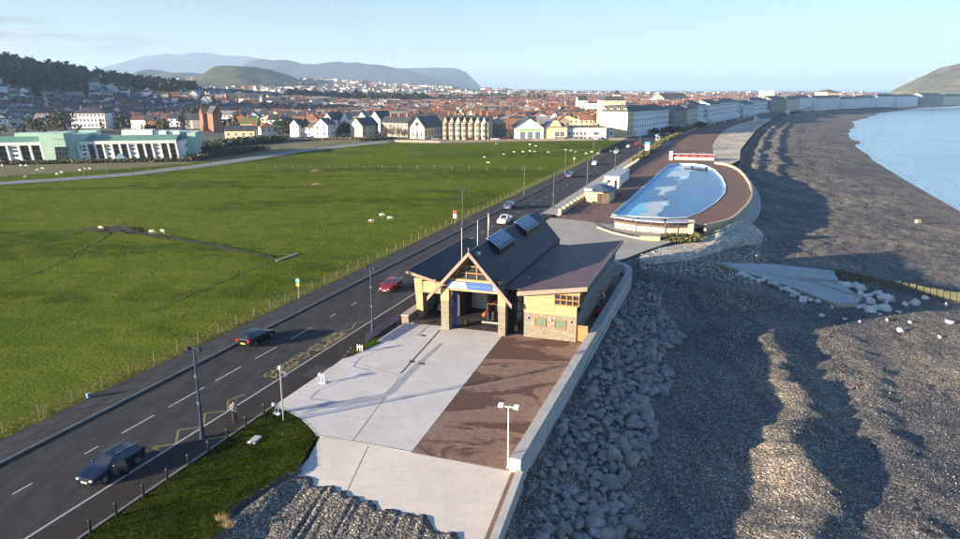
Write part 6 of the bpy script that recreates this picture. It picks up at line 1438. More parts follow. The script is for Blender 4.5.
# ---- specific front buildings
def B(name,label,u0,v0,u1,v1,d,h,wm_,rm,**k):
    return bldg(name,label,'house' if 'house' in name or 'bungalow' in name else ('hotel' if 'hotel' in name else 'building'),G(u0,v0),G(u1,v1),d,h,wm_,rm,**k)
B('brick_house','tall red brick building with pointed gable standing alone in the sun',204,131.5,222,131.0,11,10.5,brick_r,brown_tile,kind='gable',rh=4,floors=4,cols=4,side=2,chims=((.1,.5),(.95,.5)))
bldg('brick_gable_house','red brick gabled wing joined to the right of the tall brick building','house',G(214,132.3),G(222.5,132),10,11,brick_r,slate,kind='front',rh=4.2,floors=4,cols=2,side=2)
B('cream_house','long low cream cottage range with grey slate roof left of the red roofed bungalow',225,139.5,255,139.2,8,4.6,cream,slate,kind='gable',rh=2.2,floors=1,cols=4,wsz=(1,.9),side=1,chims=((.08,.5),(.95,.5)))
B('mossy_house','cottage with mossy green roof rising behind the long cream range',241,134,257,134,9,6,buff,M('mossy_roof',(.13,.14,.05),(.1,.11,.04),.5,.9),kind='gable',rh=3,floors=1,cols=2,chims=((.35,.5),))
B('bungalow','white bungalow with orange tiled roof beside the dark round tree',261,134.5,277,134,9,4.0,white_r,orange_tile,kind='hip',rh=2.5,floors=1,cols=3)
bldg('white_gable_house','white gabled house end right of the dark round tree','house',G(290.5,136.5),G(299,136.8),10,6.2,white_r,slate,kind='front',rh=3,floors=2,cols=1,side=2)
B('white_cottage_house','low white cottage row with brown roof between two white gables',299,136.5,316,136.8,8,5.0,white_r,brown_tile,kind='gable',rh=2.6,floors=2,cols=4,chims=((.1,.5),(.9,.5)))
bldg('white_gable_house','white gabled house facing the field left of the dark bush','house',G(314,137.3),G(328,137.5),11,6.5,white_r,slate,kind='front',rh=3.6,floors=2,cols=2,side=3)
B('orange_roof_house','house with big orange hipped roof behind the white cottages',303,131,319,131,10,6.5,buff,orange_tile,kind='hip',rh=4,floors=2,cols=2,chims=((.2,.5),(.8,.5)))
bldg('slate_house','white walled house with long dark slate roof, leftmost of the gable row','house',G(323,131),G(332,131.2),16,6.8,white_r,slate,kind='front',rh=4.5,floors=2,cols=1,side=3,chims=((.5,.2),(.5,.7)))
bldg('slate_house','dark slate roofed house in the middle of the gable row with orange chimney pots','house',G(341,130.5),G(349,130.5),15,6.6,white_r,slate,kind='front',rh=4.3,floors=2,cols=1,side=3,chims=((.5,.2),(.5,.7)))
bldg('slate_house','dark slate roofed house behind the cream gable','house',G(357,128.5),G(366,128.5),15,7,white_r,slate,kind='front',rh=4.3,floors=2,cols=1,side=3,chims=((.5,.3),))
bldg('cream_gable_house','cream gabled house facing the field with dark slate roof','house',G(350.5,136.5),G(362.5,137),14,6.0,cream,slate,kind='front',rh=4.0,floors=2,cols=1,side=3,chims=((.5,.1),))
bldg('white_gable_house','tall bright white blank gable right of the cream gabled house','house',G(370,133.6),G(380.5,134),12,8.3,white_r,slate,kind='front',rh=4.6,floors=2,cols=0,side=2)
B('grey_house','blue grey shaded terrace between the white gable and the chapel',381,136,408,137,10,7.5,grey_r,slate,kind='gable',rh=3,floors=2,cols=7,chims=((.2,.5),(.5,.5),(.8,.5)))
o,w=bldg('chapel','pale stone chapel with pointed windows and dark slate roof at the field edge','chapel',G(410,138.2),G(424.5,138.6),24,5.6,cream,slate,kind='front',rh=5.6,floors=1,cols=0,side=0)
for x,h_,ww in ((.2,2.2,1.0),(.5,3.4,1.3),(.8,2.2,1.0)): 
    b=MB(); b.prism([(w*x-ww/2,0),(w*x+ww/2,0),(w*x+ww/2,1),(w*x-ww/2,1)],0,1) if False else b.hexa([(w*x-ww/2,-.05,1.2),(w*x+ww/2,-.05,1.2),(w*x+ww/2,-.002,1.2),(w*x-ww/2,-.002,1.2),(w*x-ww*.2,-.05,1.2+h_),(w*x+ww*.2,-.05,1.2+h_),(w*x+ww*.2,-.002,1.2+h_),(w*x-ww*.2,-.002,1.2+h_)]); b.build('window',winm,o)
b=MB(); b.tube([(w/2,-.06,7.3),(w/2,-.002,7.3)],1.1,14); b.build('rose_window',winm,o)
b=MB(); b.box(w/2-.5,w/2+.5,-.05,-.002,0,2.2); b.build('door',M('door_dark',(.1,.05,.04)),o)
for k in range(6): window(o,w+.03,2+k*3.8,2.8,1.1,2.4,R(90))
# stone bay terrace
ts=[G(443+i*(45/7.),139.3+i*.12) for i in range(8)]
for i in range(7):
    wl_,lb=((buff,'pinkish stone bay fronted terrace house') if i in (0,1,3,4) else (cream,'cream bay fronted terrace house')) 
    ordn=['leftmost of the terrace, next to the chapel','second from the chapel','third from the chapel','middle one of the seven','third from the right end','second from the right end','at the right end of the terrace'][i]
    o,w=bldg('terrace_house',lb+', '+ordn,'house',ts[i],ts[i+1],10,8.8,wl_,slate,kind='gable',rh=3.4,floors=3,cols=0,group='stone bay terrace facing the field',chims=((.5,.5),),doorx=.8)
    b=MB(); b.prism([(w*.12,0),(w*.22,-1.1),(w*.55,-1.1),(w*.65,0)],-1,8.6); bay=b.build('bay_window',wl_,o)
    for z in (1.8,4.6,7.3): window(bay,w*.385,-1.12,z,1.3,1.5)
    for z in (4.6,7.3): window(o,w*.82,-.03,z,.8,1.4)
    b=MB(); b.hexa([(w*.08,-.3,8.8),(w*.68,-.3,8.8),(w*.68,2.5,8.8),(w*.08,2.5,8.8),(w*.37,-.3,11.2),(w*.39,-.3,11.2),(w*.39,3,11.2),(w*.37,3,11.2)]); b.build('gablet',wl_,o)
bldg('yellow_gable_house','house with big pale yellow gable rising behind the stone terrace','house',G(453,134.2),G(463,134.2),16,8,yellow_r,slate,kind='front',rh=4.5,floors=2,cols=2,side=3)
bldg('white_gable_house','left one of two white gables above the stone terrace roofs','house',G(456,129.5),G(464,129.5),14,9.5,white_r,slate,kind='front',rh=4,floors=2,cols=1,side=2)
bldg('white_gable_house','right one of two white gables above the stone terrace roofs','house',G(467,129.5),G(473,129.5),14,9,white_r,slate,kind='front',rh=4,floors=2,cols=1,side=2)
B('dark_hotel','dark glazed building with buff hipped roof between terrace and white garage',489,138.8,506,138.8,14,7.5,M('dark_render',(.13,.12,.12),(.1,.1,.1),1,.7),buff,kind='hip',rh=3.4,floors=2,cols=4)
o,w=bldg('garage_shed','white garage shed with broad gable, green stripe and three door openings','garage',G(514.5,139.8),G(543.5,139.8),28,6.0,white_r,slate,kind='front',rh=5.0,floors=1,cols=0)
b=MB(); b.box(w*.16,w*.92,-.08,-.002,4.4,5.3); b.build('green_stripe',M('stripe_green',(.20,.42,.08),(.18,.38,.07),1,.6),o)
for k in range(3): b=MB(); b.box(w*(.19+.26*k),w*(.36+.26*k),-.06,-.002,0,4.1); b.build('garage_door',M('garage_door_grey',(.16,.2,.2),(.12,.15,.15),1,.4),o)
o,w=bldg('parade_building','low cream building with central pediment and four dark windows','building',G(543.8,139.7),G(567,139.7),18,6.6,M('cream_parade',(.66,.50,.28),(.6,.46,.26),.3,.8),blue_slate,kind='hip',rh=3.4,floors=1,cols=0)
b=MB(); b.hexa([(w*.22,-.4,6.3),(w*.78,-.4,6.3),(w*.78,.5,6.3),(w*.22,.5,6.3),(w*.42,-.4,9.6),(w*.58,-.4,9.6),(w*.58,.5,9.6),(w*.42,.5,9.6)]); b.build('pediment',MATS['cream_parade'],o)
b=MB(); b.box(w*.28,w*.97,-.06,-.002,.3,4.6); b.build('panel',cream,o)
for x in (.56,.78): window(o,w*x,-.1,2.8,1.9,2.0)
for i,(u0,u1,lab) in enumerate(((567.3,586.5,'left'),(586.8,606,'right'))):
    o,w=bldg('flat_roof_building','low white flat roofed building, the %s one of the pair beside the yellow hotel'%lab,'building',G(u0,139.5),G(u1,139.4),16,5.9,white_r,brown_tile,kind='flat',floors=1,cols=0)
    for k in range(5 if i==0 else 2): window(o,w*((.1+.2*k) if i==0 else (.4+.14*k)),-.03,3.0,1.2,1.3)
    if i==0:
        for k in range(4): window(o,w*(.15+.2*k),-.03,1.2,1.0,.8)
B('annex_building','small white block between the flat roofed pair and the yellow hotel',609,138.8,613.5,138.8,8,5.0,white_r,blue_slate,kind='flat',floors=1,cols=1)
# ---- seafront hotels: each a thing along the curve of the bay
def lineS(pts):
    P=[Vector(G(*p)) for p in pts]; return P
HL=[Vector(G(*p)) for p in [(628,137.2),(665,132.0),(690,126.2),(720,120.6),(770,112.8),(810,109.6),(850,107.3),(900,105.4),(960,103.9),(1010,103)]]
cum=[0]
for a,c in zip(HL[:-1],HL[1:]): cum.append(cum[-1]+(c-a).length)
def along(d):
    for i in range(len(HL)-1):
        if d<=cum[i+1] or i==len(HL)-2: f=(d-cum[i])/(cum[i+1]-cum[i]); return HL[i].lerp(HL[i+1],f)
HW=[('yellow_r',)]
# yellow hotel: wall facing the camera, wall facing the sea
yh,w=bldg('yellow_hotel','big pale yellow seafront hotel with dark mansard roof, end block of the seafront row','hotel',G(600.5,136.2),G(626.8,137.2),22,13.2,yellow_r,slate,kind='mansard',rh=3.2,floors=4,cols=0,side=6,dormers=4)
bldg('yellow_rear_hotel','yellow stepped rear wing with tower above the yellow hotel','hotel',G(603,131),G(624,131),26,18,yellow_r,slate,kind='mansard',rh=2.5,floors=5,cols=0,side=6)
bldg('hotel_tower','small yellow tower top with dark cap behind the yellow hotel','tower',G(613.5,127),G(619,127),8,21.5,yellow_r,slate,kind='hip',rh=2.5,floors=5,cols=1)
d=8.0; k=0; ords=['first','second','third','fourth','fifth','sixth','seventh','eighth','ninth','tenth','eleventh','twelfth','thirteenth','fourteenth','fifteenth','sixteenth','seventeenth','eighteenth','nineteenth','twentieth','twenty first','twenty second','twenty third','twenty fourth','twenty fifth','twenty sixth','twenty seventh','twenty eighth','twenty ninth','thirtieth']
hm=[pale_blue,white_r,pale_blue,grey_r,yellow_r,white_r,pale_blue]
random.seed(11)
while d<cum[-1]-60 and k<30:
    L_=min(32+d*.035,70); a=along(d); c=along(d+L_-2.0*(1+d/400))
    dist_=a.length; hh=random.uniform(11,15.5)
    if 150<d<170: hh=10
    wm_=[pale_blue,white_r,grey_r,cream,pale_blue,white_r,white_r,pale_blue,white_r][k%9]; 
    dirv=(c-a).normalized(); nrm=Vector((-dirv.y,dirv.x)); st_=random.uniform(-3.5,3.5); a=a+nrm*st_; c=c+nrm*st_
    colname={'pale_hotel_render':'pale','white_render':'white','grey_stone':'grey','cream_render':'cream'}[wm_.name]
    near_=d<420; cols=max(5,int(L_/3.6)) if near_ else (9 if d<900 else 7)
    # front faces the sea: p0 far end, p1 near end swapped so that -y looks seaward
    knd=['mansard','hip','gable'][k%3]
    o,w=bldg('seafront_hotel','%s seafront hotel block with %s roof, %s beyond the yellow hotel'%(colname,{'mansard':'flat topped slate','hip':'hipped slate','gable':'pitched slate'}[knd],ords[k]),'hotel',a,c,15,hh,wm_,slate,kind=knd,rh=3,floors=4,cols=cols,wsz=(1.1 if near_ else 1.3,1.5),group='hotels in a row along the seafront',chims=((.02,.5),(.98,.5)) if near_ else ())
    # visible end wall windows and dormers
    if near_:
        for f in range(3):
            for q in range(3): window(o,-.022,15*(q+.5)/3,hh/4*(f+.6),1.1,1.6,R(-90))
        b=MB(); b.box(0,w,-2.2,-.02,-.5,3.2); b.build('ground_floor_front',wm_,o)
    d+=L_+random.choice([0,0,1.5,4]); k+=1
# bigger buildings above the row
bldg('theatre','long barn roofed theatre with grey brown roof behind the seafront hotels','theatre',G(664,104.5),G(688,104.0),26,9,buff,brown_tile,kind='gable',rh=8,floors=2,cols=0)
bldg('flat_block','white flat topped block standing above the middle hotels','building',G(763,101.5),G(774,101.5),22,19,white_r,pale_blue,kind='flat',floors=6,cols=8)
bldg('flat_block','cream end wall of a long hotel catching the sun by the middle of the bay','building',G(826,106.4),G(838,106.3),25,19,cream,brown_tile,kind='hip',rh=4,floors=5,cols=4)
bldg('flat_block','white low block in the sun among the hotels','building',G(771,110.4),G(788,109.8),20,15,white_r,slate,kind='flat',floors=3,cols=6)
bldg('depot','long white flat shed in the middle of the town','building',G(645,105),G(664,105),30,8,white_r,white_r,kind='flat',floors=1,cols=0)
bldg('white_villa','white twin gabled villa with many windows in the shaded streets behind the mint building','house',G(72,128),G(106,127.8),14,9.5,white_r,slate,kind='hip',rh=3.5,floors=3,cols=9,chims=((.2,.5),(.8,.5)))
bldg('church','white building with small tower above the orange roofs','church',G(578,115.5),G(587,115.5),20,14,white_r,slate,kind='gable',rh=4,floors=3,cols=4)
bldg('blue_grey_block','blue grey shaded block beside the white towered building','building',G(587.5,115.5),G(597,115.5),20,11,pale_blue,slate,kind='flat',floors=3,cols=4)
# parked cars by buildings (far, small)
pk=cached('smallcar',lambda b:(b.hexa([(-2.1,-.85,.25),(2.1,-.85,.25),(2.1,.85,.25),(-2.1,.85,.25),(-2.05,-.82,.9),(2.0,-.82,.8),(2.0,.82,.8),(-2.05,.82,.9)],0),b.hexa([(-1.7,-.75,.9),(1.0,-.75,.88),(1.0,.75,.88),(-1.7,.75,.9),(-1.2,-.62,1.42),(.4,-.62,1.42),(.4,.62,1.42),(-1.2,.62,1.42)],1),[b.tube([(x,-.86,.32),(x,.86,.32)],.32,10,2) for x in (-1.3,1.3)]),'parked_car',[whp,glass,tyre])
cars_l=[('white',whp),('silver',sil),('dark blue',bluep),('red',redp)]
pmesh=[]
for nm,p in cars_l: me=pk.copy(); me.materials[0]=p; pmesh.append((nm,me))
def far_car(x,y,rz_,lab,grp,i=None):
    nm,me=pmesh[random.randrange(4) if i is None else i]; o=bpy.data.objects.new('parked_car',me); C.objects.link(o); o.location=(x,y,.08); o.rotation_euler.z=rz_; tag(o,nm+' '+lab,'car',grp)
for i,u in enumerate([556,561,566,571,576,581,585,590,596,602]): x,y=G(u,139.9); far_car(x,y,random.uniform(-.1,.1)+1.5,'car parked nose in before the low white buildings','cars before the low white buildings',[1,0,2,1,3,0,2,1,0,2][i])
for i,u in enumerate([495,499,503,508]): x,y=G(u,140.2); far_car(x,y,.1,'car beside the dark glazed building at the field edge','cars beside the dark glazed building',[0,0,3,3][i])
for i in range(36):
    d=20+i*13; a=along(d); c=along(d+5); dv=(c-a).normalized(); n_=Vector((dv.y,-dv.x)); p=a+n_*(9+(i%2)*.8); far_car(p.x,p.y,math.atan2(dv.y,dv.x),'car parked at the kerb below the seafront hotels','cars parked below the seafront hotels')
for u,v in ((377,139.4),(383,139),(436,140),(470,140.5),(486,140),(254,140.6),(210,132.5)): x,y=G(u,v); far_car(x,y,.2,'car parked among the houses along the field edge','cars parked along the field edge')
# ---- the town: houses along streets
random.seed(5)
walls=[('white',white_r),('cream',cream),('brick',brick_r),('grey',grey_r),('buff',buff)]
roofs=[('dark slate',slate),('orange tiled',orange_tile),('red brown tiled',red_tile),('pale grey',M('pale_roof',(.26,.25,.25),(.18,.175,.18),.4,.7))]
def htmpl(wi,ri,L_,v):
    def fw(b):
        wallgeo(b,'gable' if v<2 else 'front',L_,8.5,5.6,3.0,-4)
        n=max(2,int(L_/3))
        for f in (1.5,4.1):
            for c in range(n): x=L_*(c+.5)/n; b.box(x-.5,x+.5,-.04,-.005,f-.6,f+.7,1)
        if v==1: b.prism([(L_*.2,0),(L_*.3,-1.2),(L_*.6,-1.2),(L_*.7,0)],-4,5.2,0)
    w_=cached(('hw',wi,L_,v),fw,'wall',[walls[wi][1],winm]); r_=cached(('hr',ri,L_,v),lambda b:roofgeo(b,'gable' if v<2 else 'front',L_,8.5,5.6,3.0),'roof',roofs[ri][1])
    c_=cached(('hc',),lambda b:(b.box(-.35,.35,-.35,.35,-1.4,.75,0),b.box(-.22,.22,-.22,.22,.75,1.05,1)),'chimney',[brick_r,orange_tile]); return w_,r_,c_
nearline=[(-60,129),(60,128),(110,129),(200,130),(240,131),(256,131),(290,133),(330,130),(385,133),(408,134),(445,133.5),(505,135),(512,134),(560,133),(600,128),(640,119),(664,116),(700,109),(760,104),(860,100),(1000,98)]
occupied=[(196,232,124,136),(222,262,128,142),(64,112,120,131),(440,490,126,142),(322,382,125,139),(600,630,124,140),(574,600,110,118)]
cand=[]
for row in range(0,66):
    base=300+row*24+row*row*.25
    off=random.uniform(-.03,.03)
    x=-1500
    while x<900:
        L_=random.choice([7,8,9,12,16]); y=base+ (x*.12) + random.uniform(-1.5,1.5)
        u,v=proj(x,y,0)
        gap=random.choice([.1,.1,.1,1.5,3,8])
        if -30<u<985 and y<2000:
            lim=np.interp(u,[p[0] for p in nearline],[p[1] for p in nearline])
            if v<lim and not any(a<u<b_ and c<v<d_ for a,b_,c,d_ in occupied):
                cand.append((y,x,L_,u,v))
        x+=L_+gap
cand.sort()
houses=[];far_items=[]
def pick(u,v,y):
    left=u<330
    if u>430 and v>98: ri=random.choices([0,1,2,3],[.34,.30,.2,.16])[0]; wi=random.choices([0,1,2,3,4],[.25,.15,.35,.1,.15])[0]
    elif left: ri=random.choices([0,1,2,3],[.58,.03,.22,.17])[0]; wi=random.choices([0,1,2,3,4],[.4,.15,.2,.15,.1])[0]
    else: ri=random.choices([0,1,2,3],[.5,.14,.16,.2])[0]; wi=random.choices([0,1,2,3,4],[.35,.2,.2,.1,.15])[0]
    return wi,ri
for i,(y,x,L_,u,v) in enumerate(cand):
    wi,ri=pick(u,v,y); vv=random.choices([0,1,2],[.5,.25,.25])[0]; 
    zz=float(ground_h(np.array(x),np.array(y))); ang_=.12+random.choice([0,0,0,math.pi/2])+random.uniform(-.05,.05)
    if len(houses)<290 and random.random()<.92:
        area='the shaded streets on the left' if u<250 else ('the streets behind the gable row' if u<440 else ('the orange roofed streets in the middle' if u<605 else 'the streets behind the seafront hotels'))
        w_,r_,c_=htmpl(wi,ri,L_,vv)
        o=thing('town_house','%s walled house with %s roof in %s'%(walls[wi][0],roofs[ri][0],area),'house',(x,y,zz),ang_,'houses in '+area)
        child('wall',w_,o); r=child('roof',r_,o); child('chimney',c_,r,(L_*.15 if vv<2 else L_/2,4.25 if vv<2 else 2.5,8.6)); 
        if random.random()<.3: child('chimney',c_,r,(L_*.85 if vv<2 else L_/2,4.25 if vv<2 else 6,8.6))
        houses.append(o)
    else: far_items.append((x,y,zz,L_,ang_,wi,ri))
# farther: many more as one mass
for k in range(5200):
    y=random.uniform(900,3300)**1.0; u=random.uniform(-20,985); x=(u-480)/FPX*(y*ct+CAMZ*st); 
    uu,v=proj(x,y,0); lim=np.interp(u,[p[0] for p in nearline],[p[1] for p in nearline])
    t_,s_=toL(x,y)
    if s_<1900 and t_>interp(s_,EDGE)-70: continue
    if u>870 and y>1900: continue
    if v>lim: continue
    if vn(np.array(x/140.),np.array(y/200.),77)<.32: continue
    zz=float(ground_h(np.array(x),np.array(y)))
    if x<-500 and zz>26 and y<1500: continue
    wi,ri=pick(u,v,y); far_items.append((x,y,zz,random.choice([9,12,18,26]),.12+random.choice([0,math.pi/2,.5,-.4]),wi,ri))
b=MB(); 
for x,y,zz,L_,a,wi,ri in far_items:
    c_,s_=math.cos(a),math.sin(a); d_=8.5; h=5.4; 
    q=lambda px_,py_,pz_:(x+px_*c_-py_*s_,y+px_*s_+py_*c_,zz+pz_)
    n=len(b.v); b.v+=[q(0,0,-4),q(L_,0,-4),q(L_,d_,-4),q(0,d_,-4),q(0,0,h),q(L_,0,h),q(L_,d_,h),q(0,d_,h),q(0,d_/2,h+3),q(L_,d_/2,h+3)]
    for f,m in (((0,1,5,4),wi),((1,2,6,9,5),wi),((2,3,7,6),wi),((3,0,4,8,7),wi),((4,5,9,8),5+ri),((6,7,8,9),5+ri)): b.f.append(tuple(n+i for i in f)); b.m.append(m)
    if y<1600:
        n=len(b.v); b.v+=[q(L_*.2+dx,d_/2+dy,h+dz) for dz in (2,3.7) for dx,dy in ((-.35,-.35),(.35,-.35),(.35,.35),(-.35,.35))]
        for f in ((4,5,6,7),(0,1,5,4),(1,2,6,5),(2,3,7,6),(3,0,4,7)): b.f.append(tuple(n+i for i in f)); b.m.append(2)
tag(b.build('distant_houses',[w[1] for w in walls]+[r[1] for r in roofs]),'mass of far off houses filling the town to the hills','houses',kind='stuff')
# a few long low sheds in the distance
for i,(u,v,wd,lab) in enumerate(((505,98.5,60,'left'),(560,96.5,110,'middle'),(615,96.5,70,'right'))):
    x,y=G(u,v); bldg('warehouse','long pale industrial shed far beyond the orange roofs, the %s one'%lab,'warehouse',(x,y),(x+wd,y+5),30,8,white_r,pale_blue,kind='flat',floors=1,cols=0)
# ================================================================== TREES
def crown(b,c,r,n,sz,mi=0):
    for _ in range(n):
        d=Vector((random.gauss(0,1),random.gauss(0,1),random.gauss(0,1))).normalized(); rr=random.random()**.35*(1+.25*math.sin(d.x*5+c[0])*math.cos(d.z*4+c[1]))
        p=Vector((c[0]+d.x*r[0]*rr,c[1]+d.y*r[1]*rr,c[2]+d.z*r[2]*rr)); a=Vector((random.gauss(0,1),random.gauss(0,1),random.gauss(0,1)+.5)).normalized(); e=a.orthogonal().normalized(); f=a.cross(e); s=sz*random.uniform(.5,1.3)
        b.quadface([p+e*s,p+f*s,p-e*s,p-f*s],mi)
def tree(u,v,h,w,label,mat=foliage_d,n=700,name='tree',sz=.5,group=None,bare=False):
    x,y=G(u,v); z=float(ground_h(np.array(x),np.array(y))); o=thing(name,label,'tree',(x,y,z-.1),random.random()*6,group)
    b=MB(); b.tube([(0,0,0),(.1,0,h*.35),(0,.1,h*.7)],[h*.03,h*.022,h*.01],7)
    for k in range(7): a=k*2.4; z0=h*(.25+.06*k); b.tube([(0,0,z0),(math.cos(a)*w*.3,math.sin(a)*w*.3,z0+h*.18)],[h*.012,h*.004],5)
    b.build('trunk',bark,o)
    b=MB(); m=5
    for k in range(m): a=k*2.4; crown(b,(math.cos(a)*w*.22,math.sin(a)*w*.22,h*(.45+.1*(k%3))),(w*.36,w*.36,h*.30),n//m,sz)
    crown(b,(0,0,h*.72),(w*.3,w*.3,h*.28),n//4,sz); b.build('crown',mat,o); return o
tree(285,135.0,8.3,11,'large round dark evergreen beside the orange roofed bungalow',foliage_d,1600,sz=.55)
tree(346,135.5,7.5,7.5,'dark bush like tree left of the cream gabled house',foliage_d,900,sz=.5)
tree(340,136,5.0,5,'smaller brown bush at the foot of the dark tree by the gable row',twig_m,500,sz=.3)
tree(60,133.5,13,17,'big half bare tree between the shaded houses behind the mint tower',M('olive_brown',(.06,.07,.03),(.10,.09,.05),.4,.9),1100,sz=.6)
tree(41,133,9,13,'low olive tree left of the big half bare tree',foliage_d,700,sz=.6)
for i,(u,v,h,w) in enumerate([(386,138,6,6),(392,138,7,6),(399,138,6.5,6),(405,138,5,4)]): tree(u,v,h,w,['bare brown tree nearest the bright white gable','second bare brown tree from the white gable','third bare brown tree from the white gable','small bare tree beside the chapel'][i],twig_m,380,sz=.22,group='bare trees before the grey terrace')
tree(509,139.5,6,5,'bare brown tree left of the white garage shed',twig_m,350,sz=.22)
for i,(u,v,h,w) in enumerate([(668,134,5,8),(676,133.6,4.6,8),(655,135,4,7),(700,128,4.5,9)]): tree(u,v,h,w,['dark evergreen in the hotel gardens, left one','dark evergreen in the hotel gardens, middle one','low dark evergreen nearest the yellow hotel','dark evergreen farther along the hotel gardens'][i],foliage_d,420,sz=.4,group='evergreens in the hotel gardens')
tree(207,118.5,20,30,'dark spreading evergreen in shade left of the red brick building',foliage_d,900,sz=1.1) if False else tree(196,124,14,17,'dark spreading evergreen in shade left of the red brick building',foliage_d,900,sz=.7)
# dark scrub and hedge masses between lane and houses
hedge('scrub',[G(182,156),G(200,152),G(225,146),G(255,143),G(280,141.5)],7,3.4,foliage_d,'dark scrub on the slope left of the lane below the cream cottages',5200,'scrub',-.2,.55)
hedge('scrub',[G(188,161),G(225,155),G(262,150)],5,2.2,M('brown_scrub',(.045,.042,.025),(.07,.06,.035),.3,.9),'brown low scrub between lane and dark hedge',2600,'scrub',-.2,.45)
hedge('scrub',[G(0,164.5),G(60,163.2),G(120,162.2),G(178,161.2)],2.6,1.3,M('brown_hedge',(.13,.095,.05),(.09,.10,.035),.4,.9),'low brown and green hedge before the mint building',4600,'hedge',-.1,.35)
hedge('scrub',[G(282,141.5),G(320,139.5),G(360,138.5)],5,1.0,M('straw_scrub',(.20,.15,.08),(.15,.11,.06),.3,.9),'straw coloured scrub before the white cottages',1800,'scrub',-.2,.4)
hedge('scrub',[G(362,141),G(378,139.6),G(394,139.2)],3,1.4,foliage_d,'dark low bush at the corner where the lane meets the field',900,'scrub',-.1,.4)
# woods
def wood(name,label,pts,n,h,wdt,mat=foliage_d,q=46):
    b=MB()
    for _ in range(n):
        i=random.randrange(len(pts)-1); f=random.random(); u=pts[i][0]+(pts[i+1][0]-pts[i][0])*f; y=pts[i][1]+(pts[i+1][1]-pts[i][1])*f+random.uniform(-.5,.5)*wdt
        x=(u-480)/FPX*(y*ct+CAMZ*st); z=float(ground_h(np.array(x),np.array(y))); hh=h*random.uniform(.6,1.15); r=hh*random.uniform(.28,.42)
        crown(b,(x,y,z+hh*.55),(r,r,hh*.5),q,r*.36)
    return tag(b.build(name,mat),label,'wood',kind='stuff')
wood('wood','dark wood over the hill at the left edge of the picture',[(-60,930),(0,900),(40,880),(90,900)],560,13,170)
wood('wood','dark band of trees behind the shaded houses on the left',[(60,960),(120,950),(170,960),(196,980)],420,14,110)
wood('wood','dark band of trees across the middle distance of the town',[(285,1180),(330,1150),(380,1130),(425,1180)],330,15,160)
wood('wood','bluish trees beyond the orange roofs',[(425,1250),(470,1500),(520,1600)],60,13,160)
wood('wood','scattered garden trees among the town houses',[(0,600),(150,640),(300,700),(450,700),(600,720)],330,8,420,foliage_d,34)
wood('wood','dark wood on the right flank of the rounded hill',[(262,2420),(285,2400),(315,2420)],130,16,200)
wood('wood','bare brown trees among the far middle houses',[(530,1300),(545,1300)],26,16,120,twig_m)
# ================================================================== HILLS
def hill(name,prof,D,wf,wb,mat,rough=.12,seed=0,zb=-2,res=6,skew=0):
    us=np.array([p[0] for p in prof],float); vs=np.array([p[1] for p in prof],float)
    d=D*ct+0; X0=(us-480)/FPX*D*ct; 
    Hh=np.array([CAMZ+(87-v)/FPX*D*1.0 for v in vs]); 
    xs=np.linspace(X0[0],X0[-1],260); ys=np.linspace(-1,1,90)
    Hx=np.interp(xs,X0,Hh); Xg,Yg=np.meshgrid(xs,ys,indexing='ij'); Hg=np.repeat(Hx[:,None],90,1)
    k=np.cos(np.clip(Yg,-1,1)*np.pi/2)**.8
    nz=fbm(Xg/(D*.055),Yg*wf/(D*.055),5,seed); rid=1-np.abs(fbm(Xg/(D*.08)+Yg*1.5,Yg*1.2,4,seed+5))
    side=np.clip(np.minimum((Xg-xs[0]),(xs[-1]-Xg))/(abs(xs[-1]-xs[0])*.04),0,1)
    Zg=zb+(Hg-zb)*k*(1+rough*nz*(1-np.abs(1-k)*0)*np.where(k>.93,.25,1)+.5*rough*(rid-.7)*np.where(k>.93,.2,1))
    Yw=D+np.where(Yg<0,Yg*wf,Yg*wb)
    return struct(gridmesh(name,Xg,Yw,Zg,mat))
def hillmat(name,cols,sc_=.004):
    m,nt,bs=newmat(name); bs.inputs['Roughness'].default_value=.95; bs.inputs['Specular IOR Level'].default_value=.1; v=coords(nt)
    f=noise(nt,v,sc_,7,.65,.5); col=ramp(nt,f,[(.32,cols[0]),(.48,cols[1]),(.62,cols[2])]); f2=noise(nt,v,sc_*9,5,.6)
    col=mix(nt,.7,col,ramp(nt,f2,[(.35,(.6,.6,.6)),(.65,(1.3,1.25,1.15))]),'MULTIPLY'); nt.links.new(col,bs.inputs['Base Color']); bump(nt,bs,f2,.7,6); return m
hm1=hillmat('hill_turf',[(.04,.045,.02),(.075,.085,.03),(.10,.085,.045)],.004); hm2=hillmat('green_hill',[(.05,.05,.03),(.09,.11,.035),(.11,.09,.05)],.003); hm3=hillmat('mountain',[(.018,.022,.022),(.035,.038,.034),(.055,.052,.042)],.0012)
hm4=hillmat('headland',[(.05,.055,.032),(.10,.10,.06),(.17,.145,.10)],.006)
hill('hill',[(192,91),(205,84),(215,77),(228,71),(240,68.5),(252,68),(262,70),(275,74),(290,78),(305,82),(325,85.5),(345,88)],2700,420,500,hm1,.22,1)
hill('hill',[(45,90),(60,80),(75,75),(90,74),(105,76),(125,77),(140,76),(148,74),(154,71),(160,73),(168,76),(176,73),(190,73),(200,76),(215,77),(225,84),(235,90)],4200,700,700,hm2,.2,2)
hill('mountain',[(205,90),(225,80),(250,70),(262,64),(275,62.5),(295,63),(310,67),(325,66),(342,64),(360,64.5),(380,66),(395,69),(415,73),(430,78),(445,86),(450,90)],6300,900,700,hm3,.22,3)
hill('mountain',[(350,90),(372,76),(385,70),(410,69.5),(435,68.5),(455,69),(466,73),(476,82),(484,89.5),(487,91)],7400,900,700,hm3,.18,4)
hill('mountain',[(-80,76),(0,74),(60,76),(100,72),(120,66),(135,62),(150,58),(160,57),(172,55),(185,56),(200,54),(213,55),(228,57.5),(245,58),(262,60),(285,63),(320,68),(350,76),(380,88)],9300,900,900,hm3,.2,5)
